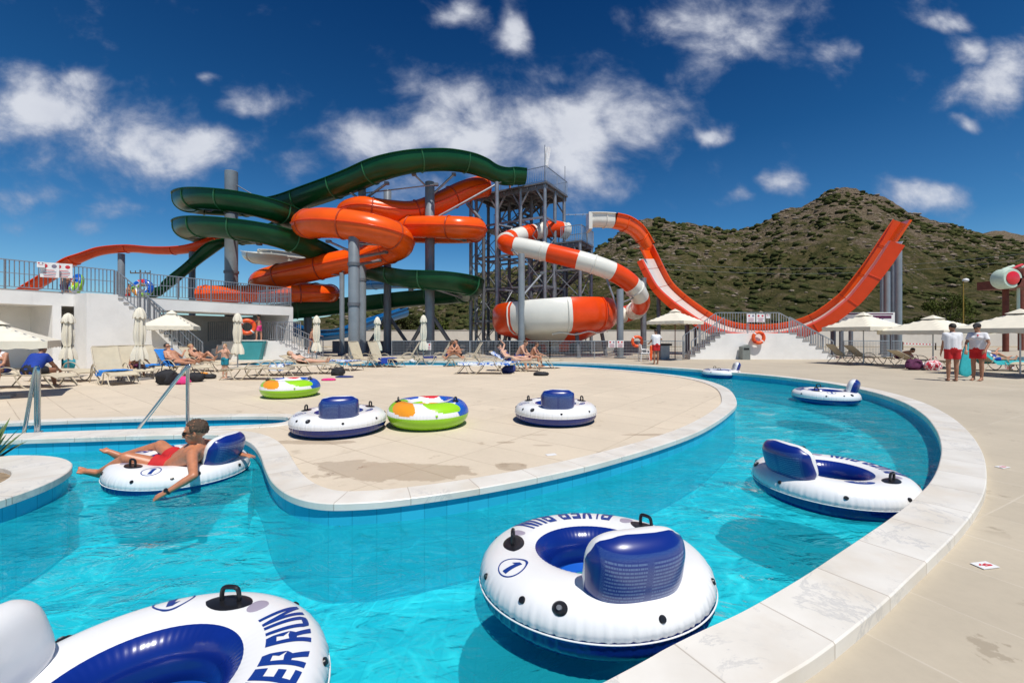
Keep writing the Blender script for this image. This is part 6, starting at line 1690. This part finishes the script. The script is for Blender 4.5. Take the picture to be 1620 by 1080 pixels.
    if not J.get('bald'):
        nu_, nv_ = 44, 30; c0 = len(hm.v)
        for i_ in range(nv_+1):
            th = math.pi*i_/nv_-math.pi/2
            for j_ in range(nu_):
                ph = 2*math.pi*j_/nu_; x_, y_, z_ = math.cos(th)*math.cos(ph), math.cos(th)*math.sin(ph), math.sin(th)
                face = max(0, min(1, (x_-.42)/.14))*max(0, min(1, (.62-z_)/.14)); low = max(0, min(1, (-.12-z_*1.0+max(0, -x_-.35)*-1.1)/.12)) if x_ > -.75 else max(0, min(1, (-.72-z_)/.15))
                g_ = 1.0-.16*max(face, low)
                nz_ = .012*noise.noise(Vector((x_*6, y_*14, z_*9)))+.010*noise.noise(Vector((x_*14, y_*30, z_*18)))
                hm.v.append(hp_(-.013+x_*(.0985+nz_)*g_, y_*(.0770+nz_)*g_, .031+z_*(.0945+nz_)*g_))
        for i_ in range(nv_):
            for j_ in range(nu_): hm.f.append([c0+i_*nu_+j_, c0+i_*nu_+(j_+1) % nu_, c0+(i_+1)*nu_+(j_+1) % nu_, c0+(i_+1)*nu_+j_]); hm.m.append(0); hm.uv.append(None)
        if longhair: hm.capsule(hp_(-.07, 0, .0), hp_(-.085, 0, -.17), .07*k, .05*k)
        if tail: hm.ell(hp_(-.10, 0, .06), (.05*k, .05*k, .05*k), Mh)
        if longhair or tail: part(hm, 'hair', hair, min(vox, .012), 1)
        else: o = hm.build('hair', M[hair], angle=0); o.data.transform(Matrix.Translation(-anchor)); o.parent = ob
    if cap:
        cm = MB(); cm.ell(hp_(-.012, 0, .062), (.104*k, .088*k, .080*k), Mh, 20, 14); cm.capsule(hp_(.07, 0, .062), hp_(.15, 0, .048), .045*k, .02*k); part(cm, 'cap', cap, vox, 1)
    if glasses:
        gm = MB()
        for sg in (-1, 1):
            gm.ell(hp_(.089, sg*.033, .006), (.011*k, .027*k, .020*k), Mh, 14, 10); gm.capsule(hp_(.083, sg*.055, .012), hp_(-.005, sg*.081, .012), .004*k, .004*k, 8)
        gm.capsule(hp_(.098, -.010, .012), hp_(.098, .010, .012), .004*k, .004*k, 8); o = gm.build('sunglasses', M['blackplastic']); o.data.transform(Matrix.Translation(-anchor)); o.parent = ob
    else:
        em = MB()
        for sg in (-1, 1): em.ell(hp_(.080, sg*.030, .005), (.011*k, .016*k, .008*k), Mh, 10, 8)
        o = em.build('eyes', M['hair_dark']); o.data.transform(Matrix.Translation(-anchor)); o.parent = ob
    k = kb; g = .012*k
    for (kind, matn) in wear:
        m_ = MB()
        if kind == 'shorts':
            for s_ in 'LR': m_.capsule(J['h'+s_], J['h'+s_].lerp(J['k'+s_], .30), .098*k*b+g, .088*k*b+g); m_.cyl(J['h'+s_], J['h'+s_].lerp(J['k'+s_], J.get('shortlen', .62)), .092*k*b+g, (.080*k*b+g)*1.12, 20)
            m_.capsule(J['hL'], J['hR'], .106*k*b+g*.8, .106*k*b+g*.8); m_.cyl(J['pel'], J['pel'].lerp(J['chest'], .38), .125*k*b+g, .128*k*b+g*.6, 24)
        elif kind == 'briefs':
            for s_ in 'LR': m_.capsule(J['h'+s_], J['h'+s_].lerp(J['k'+s_], .10), .105*k*b, .098*k*b)
            m_.capsule(J['hL'], J['hR'], .105*k*b+g*.6, .105*k*b+g*.6)
        elif kind == 'shirt':
            for s_ in 'LR':
                m_.capsule(J['h'+s_].lerp(J['s'+s_], -.02), J['s'+s_].lerp(J['chest'], .42), .100*k*b+g, .096*k*b+g); m_.capsule(J['s'+s_], J['neck'].lerp(J['chest'], .3), .056*k*b+g, .06*k+g)
                m_.cyl(J['s'+s_], J['s'+s_].lerp(J['e'+s_], .62), .052*k*b+g, .056*k*b+g, 16)
            m_.capsule(J['pel'].lerp(J['chest'], .16), J['chest'], .126*k*b+g, .128*k*b+g); [m_.ell(J['chest']+tside*sg*.075*k+front*.062*k+(J['neck']-J['pel']).normalized()*.03*k, (.085*k, .085*k, .065*k)) for sg in (-1, 1)]; m_.capsule(J['chest'], J['neck'].lerp(J['chest'], .3), .12*k*b+g, .082*k+g); m_.capsule(J['chest'].lerp(J['sL'], .45), J['chest'].lerp(J['sR'], .45), .10*k*b+g, .10*k*b+g)
        elif kind == 'top':
            for s_ in 'LR':
                m_.capsule(J['pel'].lerp(J['chest'], .62)+(J['s'+s_]-J['chest'])*.35, J['chest']+(J['s'+s_]-J['chest'])*.42, .106*k*b+g*.5, .104*k*b+g*.5)
                m_.capsule(J['chest']+front*.08*k+(J['s'+s_]-J['chest'])*.4, J['s'+s_].lerp(J['neck'], .45), .03*k, .062*k)
            m_.capsule(J['pel'].lerp(J['chest'], .62), J['chest'], .12*k*b+g*.5, .125*k*b+g*.5)
        elif kind == 'bikini':
            for sg in (-1, 1): m_.ell(J['chest']+tside*sg*.07*k+front*.10*k+(J['neck']-J['pel']).normalized()*.02*k, (.064*k, .064*k, .058*k))
            m_.cyl(J['chest']-(J['neck']-J['pel']).normalized()*.02*k, J['chest']+(J['neck']-J['pel']).normalized()*.02*k, .138*k*b, .138*k*b, 24)
        part(m_, {'bikini': 'bikini_top', 'top': 'vest_top', 'shirt': 'shirt', 'shorts': 'shorts', 'briefs': 'swim_briefs'}[kind], matn, vox, {'bikini': 1, 'shirt': 9}.get(kind, 3))
    if watch:
        d_ = (J['w'+watch]-J['e'+watch]).normalized(); c_ = J['w'+watch]-d_*.02*k; m_ = MB(); m_.cyl(c_-d_*.010, c_+d_*.010, .031*k, .031*k, 24)
        pn = J.get('pn'+watch, Vector((0, 0, 1))); m_.cyl(c_+pn*.022, c_+pn*.038, .019, .018, 20); o = m_.build('wrist_watch', M['blackplastic']); o.data.transform(Matrix.Translation(-anchor)); o.parent = ob
    return ob

# the man in the ring: joints from his pose in world coordinates
RW = {}
RW['pel'] = V3(-3.80, 4.86, -.085); RW['hL'] = V3(-3.79, 4.76, -.09); RW['hR'] = V3(-3.84, 4.95, -.08)
RW['chest'] = V3(-3.53, 4.76, .075); RW['neck'] = V3(-3.40, 4.70, .235)
RW['sL'] = V3(-3.375, 4.53, .175); RW['sR'] = V3(-3.42, 4.88, .195)
RW['kL'] = V3(-4.14, 4.62, .075); RW['aL'] = V3(-4.475, 4.66, -.10); RW['tL'] = V3(-4.60, 4.60, -.035)
RW['kR'] = V3(-4.17, 5.10, .085); RW['aR'] = V3(-4.62, 5.08, .005); RW['tR'] = V3(-4.74, 5.04, .115)
for k_ in ('pel', 'hL', 'hR', 'kL', 'kR', 'aL', 'tL', 'chest'): RW[k_].z += .045
RW['eL'] = V3(-3.20, 4.32, .02); RW['wL'] = V3(-3.37, 4.18, -.10); RW['dL'] = V3(-.62, -.15, -.45).normalized(); RW['hdL'] = V3(-.8, .02, -.38).normalized(); RW['pnL'] = V3(-.2, -.6, .75).normalized(); RW['curlL'] = .22
RW['eR'] = V3(-3.36, 5.10, .09); RW['wR'] = V3(-3.17, 5.04, .035); RW['dR'] = V3(.9, -.1, -.1).normalized(); RW['curlR'] = .3
RW['head'] = V3(-3.425, 4.655, .385); RW['hup'] = V3(.06, -.08, 1).normalized(); RW['look'] = V3(-.93, -.36, -.10).normalized(); RW['k'] = 1.0; RW['headk'] = 1.12; RW['shortlen'] = .45
person(RW, 'tanned man with dark sunglasses and red shorts reclining in a floating ring', 'skin_tan', 'hair_brown', [('shorts', 'red_cloth')], vox=.0085, glasses=True, watch='L', bulk=1.08)

# the two lifeguards at the right
g = G(1493, 604); J = xf(fk(1.84, (0, 0, .965), (0, 89), (0, 86), (3, -87), (0, -91), (-3, -87), (0, -90), (25, -78), (10, -70), (-30, -76), (10, -62), look=(10, -5)), G(1507, 603), 62)
person(J, 'left one of the two lifeguards, white shirt and red shorts, seen from behind', 'skin_dark', 'hair_dark', [('shirt', 'white_cloth'), ('shorts', 'red_cloth')], vox=.014, bulk=.93, group='lifeguards in white shirts and red shorts')
J = xf(fk(1.84, (0, 0, .965), (0, 88), (0, 80), (4, -87), (0, -91), (-4, -86), (0, -92), (60, -66), (-5, -48), (-35, -70), (20, -50), look=(0, -18)), G(1547, 602), 202)
o = person(J, 'right one of the two lifeguards, white shirt with small red emblem, hand on hip', 'skin_dark', 'hair_dark', [('shirt', 'white_cloth'), ('shorts', 'red_cloth')], vox=.014, bulk=.93, cap='black_cloth', group='lifeguards in white shirts and red shorts')
fr_ = (J['sL']-J['sR']).cross(J['neck']-J['pel']).normalized(); em_ = MB().ell(J['chest']+fr_*.150+(J['sL']-J['chest'])*.35+Vector((0, 0, .06)), (.022, .022, .03)); e_ = em_.build('emblem', M['red_print']); e_.data.transform(Matrix.Translation(-o.location)); e_.parent = o
J = xf(fk(1.76, (0, 0, .92), (0, 88), (0, 82), (5, -88), (0, -90), (-5, -88), (0, -90), (40, -72), (0, -20), (-55, -40), (0, 20), look=(0, -12)), G(1038, 576), 95)
person(J, 'attendant in white shirt and red shorts standing under the parasol by the plastic chair', 'skin_dark', 'hair_dark', [('shirt', 'white_cloth'), ('shorts', 'red_cloth')], vox=.018)
# seated pair under the left parasol
def seat(k_, x, y=0, z=.40):
    o = LG[k_]; return o.location+Matrix.Rotation(o.rotation_euler.z, 3, 'Z') @ Vector((x, y, z))
J = xf(fk(1.74, (0, 0, .10), (0, 58), (0, 66), (14, 0), (10, -88), (-16, -2), (-14, -86), (20, -58), (10, -35), (-20, -58), (10, -35), look=(0, -10)), seat(0, -.02, -.02, .36)+V3(.1, 0, 0), 95)
person(J, 'broad man in a blue shirt and black shorts sitting with his back to the pool', 'skin_dark', 'hair_dark', [('shirt', 'blue_cloth'), ('shorts', 'black_cloth')], vox=.016, bulk=1.28)
J = xf(fk(1.62, (0, 0, .10), (0, 78), (0, 80), (10, 0), (5, -85), (-10, -2), (-5, -85), (10, -62), (0, -25), (-10, -62), (0, -25), look=(10, -8), fem=True), seat(0, -.62, -.05, .40), -70)
person(J, 'young woman in a white vest top and navy shorts sitting beside the broad man', 'skin', 'hair_blond', [('top', 'white_cloth'), ('shorts', 'navy_cloth')], vox=.016, fem=True, tail=True)
# recliners
def recline(k_, h, backdeg, lab, skin, hair, wear, x0=-.22, kneeL=0, kneeR=0, armsup=False, fem=False, y=0, arm=None, cap=None, glasses=False, look=None, z=.44):
    o = LG[k_]; ang = math.degrees(o.rotation_euler.z); kl = lambda q: ((0, q), (0, -q*.9)) if q else ((0, -2), (0, -1))
    tL_, sL_ = kl(kneeL); tR_, sR_ = kl(kneeR)
    aL, fL, aR, fR = arm or ((20, -30), (0, -10), (-20, -30), (0, -10))
    J = fk(h, (x0, y, z+.04), (180, backdeg), (180, min(88, backdeg+12)), tL_, sL_, tR_, sR_, aL, fL, aR, fR, look=look or (0, 45-backdeg*.5), fem=fem)
    J = xf(J, o.location, ang); return person(J, lab, skin, hair, wear, vox=.018, fem=fem, cap=cap, glasses=glasses)
recline(5, 1.78, 50, 'sunglasses-wearing man reclining on a blue towel with one hand at his chin', 'skin', 'hair_dark', [('briefs', 'black_cloth')], kneeL=10, glasses=True, arm=((60, -40), (120, 40), (-30, -40), (0, -5)), look=(0, 10))
recline(6, 1.70, 46, 'blond woman reclining beside the sunglasses man with one foot raised', 'skin', 'hair_blond', [('bikini', 'black_cloth'), ('briefs', 'black_cloth')], kneeL=38, fem=True, look=(30, 10))
recline(9, 1.68, 22, 'woman in a dark bikini sunbathing flat on her back', 'skin_pale', 'hair_blond', [('bikini', 'black_cloth'), ('briefs', 'black_cloth')], fem=True, look=(0, 60))
recline(17, 1.68, 46, 'woman in a blue swim top shading her eyes with a raised arm', 'skin_pale', 'hair_dark', [('top', 'navy_cloth'), ('briefs', 'navy_cloth')], kneeL=10, fem=True, arm=((60, 60), (-150, 45), (-30, -50), (10, 5)), look=(0, 0))
recline(22, 1.74, 42, 'person in a grey shirt reading on the turquoise lounger behind the lifeguards', 'skin', 'hair_dark', [('shirt', 'white_cloth'), ('shorts', 'blue_cloth')], kneeL=30, arm=((30, -20), (-20, 40), (-30, -20), (20, 40)), look=(0, 0))
# child leaning between loungers, red cap
J = xf(fk(1.25, (0, 0, .42), (20, 70), (0, 80), (20, 5), (0, -85), (-10, 5), (0, -85), (60, -40), (0, -20), (-20, -40), (0, -20), look=(0, 0)), seat(3, .25, .0, .0)+V3(0, 0, -.0), -30)
person(J, 'child with a dark red cap sitting behind the nearest upright lounger', 'skin', 'hair_dark', [('shorts', 'purple_cloth')], vox=.016, cap='red_cloth')
J = xf(fk(1.7, (-.15, 0, .46), (185, 42), (180, 50), (-8, 36), (0, -28), (8, 12), (0, -16), (40, -20), (60, 30), (-40, -20), (0, 0), look=(0, 0)), LG[2].location, math.degrees(LG[2].rotation_euler.z)+2)
person(J, 'person in black swim shorts lying on the nearest upright lounger', 'skin', 'hair_dark', [('shorts', 'black_cloth')], vox=.018, glasses=True) if False else None
# boy with raised arms
J = xf(fk(1.18, (0, 0, .61), (0, 90), (0, 84), (6, -87), (0, -90), (-6, -87), (0, -90), (62, -30), (-60, 62), (-62, -30), (60, 62), look=(0, 5)), G(356, 598), -100)
person(J, 'boy in blue swim shorts standing with both hands raised to his eyes', 'skin_pale', 'hair_blond', [('shorts', 'teal_cloth')], vox=.013)
# figures on the landing and stairs
J = xf(fk(1.6, (0, 0, .84), (0, 86), (0, 82), (15, -70), (0, -90), (-5, -100), (0, -92), (30, -30), (0, 10), (-30, -30), (0, 10), look=(0, -10), fem=True), (xx(399), Y2+.7, zt), 200)
person(J, 'dark-haired girl in pink walking on the landing with the orange ring', 'skin', 'hair_dark', [('top', 'pink_cloth'), ('shorts', 'pink_cloth')], vox=.018, fem=True, tail=True)
J = xf(fk(1.62, (0, 0, .86), (0, 80), (0, 84), (0, -60), (0, -95), (0, -95), (0, -105), (20, -40), (0, -10), (-20, -80), (0, -60), look=(0, -15)), (xx(482), Y2+.8, .30), 0)
person(J, 'bather in dark red swimwear walking down the right steps of the landing', 'skin', 'hair_dark', [('briefs', 'purple_cloth'), ('top', 'skin')][:1], vox=.018)
# two friends, bare-backed man and girl
J = xf(fk(1.66, (0, 0, .11), (0, 72), (0, 78), (15, 22), (0, -45), (-10, 24), (0, -45), (40, -40), (0, 0), (-30, -40), (0, 10), look=(40, -5), fem=True), seat(15, .30, 0, .40), 192)
person(J, 'woman in a dark bikini with short black hair, right one of the two friends', 'skin', 'hair_dark', [('bikini', 'black_cloth'), ('briefs', 'black_cloth')], vox=.018, fem=True, tail=True)
J = xf(fk(1.62, (0, 0, .11), (0, 66), (0, 78), (15, 24), (0, -45), (-10, 20), (0, -45), (30, -40), (0, 0), (-30, -40), (0, 10), look=(20, -10), fem=True), seat(15, .85, 0, .40), 10)
person(J, 'woman with long brown hair facing her friend, left one of the two friends', 'skin', 'hair_brown', [('bikini', 'navy_cloth'), ('briefs', 'navy_cloth')], vox=.018, fem=True, longhair=True)
J = xf(fk(1.82, (0, 0, .13), (0, 60), (0, 50), (8, -2), (0, -80), (-16, -4), (0, -84), (10, -62), (-5, -18), (-10, -60), (5, -18), look=(5, -30)), seat(18, .62, -.12, .38)+V3(-.15, -.1, 0), -22)
person(J, 'bare-backed man leaning forward on the lounger edge, tallest of the middle group', 'skin_pale', 'hair_brown', [('shorts', 'navy_cloth')], vox=.015, bulk=1.04)
J = xf(fk(1.52, (0, 0, .12), (0, 66), (0, 60), (8, 0), (0, -80), (-12, 0), (0, -84), (10, -58), (0, -15), (-10, -58), (0, -15), look=(0, -25), fem=True), seat(18, .22, .05, .38), -22)
person(J, 'girl in dark red swimwear and red shoes sitting right of the bare-backed man', 'skin', 'hair_brown', [('briefs', 'purple_cloth'), ('bikini', 'purple_cloth')], vox=.016, fem=True)
# bent-over bather by the bags
J = xf(fk(1.68, (0, 0, .40), (0, 30), (0, 25), (20, 20), (0, -75), (-10, 15), (0, -75), (10, -60), (0, -30), (-10, -60), (0, -30), look=(0, -30)), G(1436, 579)+V3(0, .5, 0), -20)
person(J, 'bather bending forward on the lounger beside the purple and floral bags', 'skin', 'hair_dark', [('briefs', 'purple_cloth')], vox=.018)
# people on the roof terrace and the tower
def up(px, Y, z, yaw, h, lab, skin, hair, wear, **kw):
    J = xf(fk(h, (0, 0, .53*h), (0, 86), (0, 84), (8, -84), (0, -92), (-8, -84), (0, -90), kw.pop('aL', (30, -50)), (0, -10), kw.pop('aR', (-30, -50)), (0, -10), look=(0, -8)), ((px-CX)/F*Y, Y, z), yaw)
    return person(J, lab, skin, hair, wear, vox=.022, **kw)
up(101, 23.2, TH+.06, 0, 1.66, 'bather holding the striped ring on the terrace below the notice signs', 'skin', 'hair_dark', [('shorts', 'purple_cloth')])
up(203, 29.5, TH+.06, 0, 1.74, 'bather carrying the lime green ring on the terrace beside the slim pillar', 'skin', 'hair_dark', [('shorts', 'red_cloth')])
up(112, 26.5, TH+.06, 40, 1.6, 'dark-haired bather further back on the terrace beside the striped ring', 'skin', 'hair_dark', [('shorts', 'navy_cloth')])
q = tat(.10, .52, 12.4); J = xf(fk(1.75, (0, 0, .93), (0, 88), (0, 84), (3, -88), (0, -90), (-3, -88), (0, -90), look=(0, 0)), q, 200)
person(J, 'person in a white shirt standing on the top deck of the tallest tower', 'skin', 'hair_dark', [('shirt', 'white_cloth'), ('shorts', 'navy_cloth')], vox=.025)
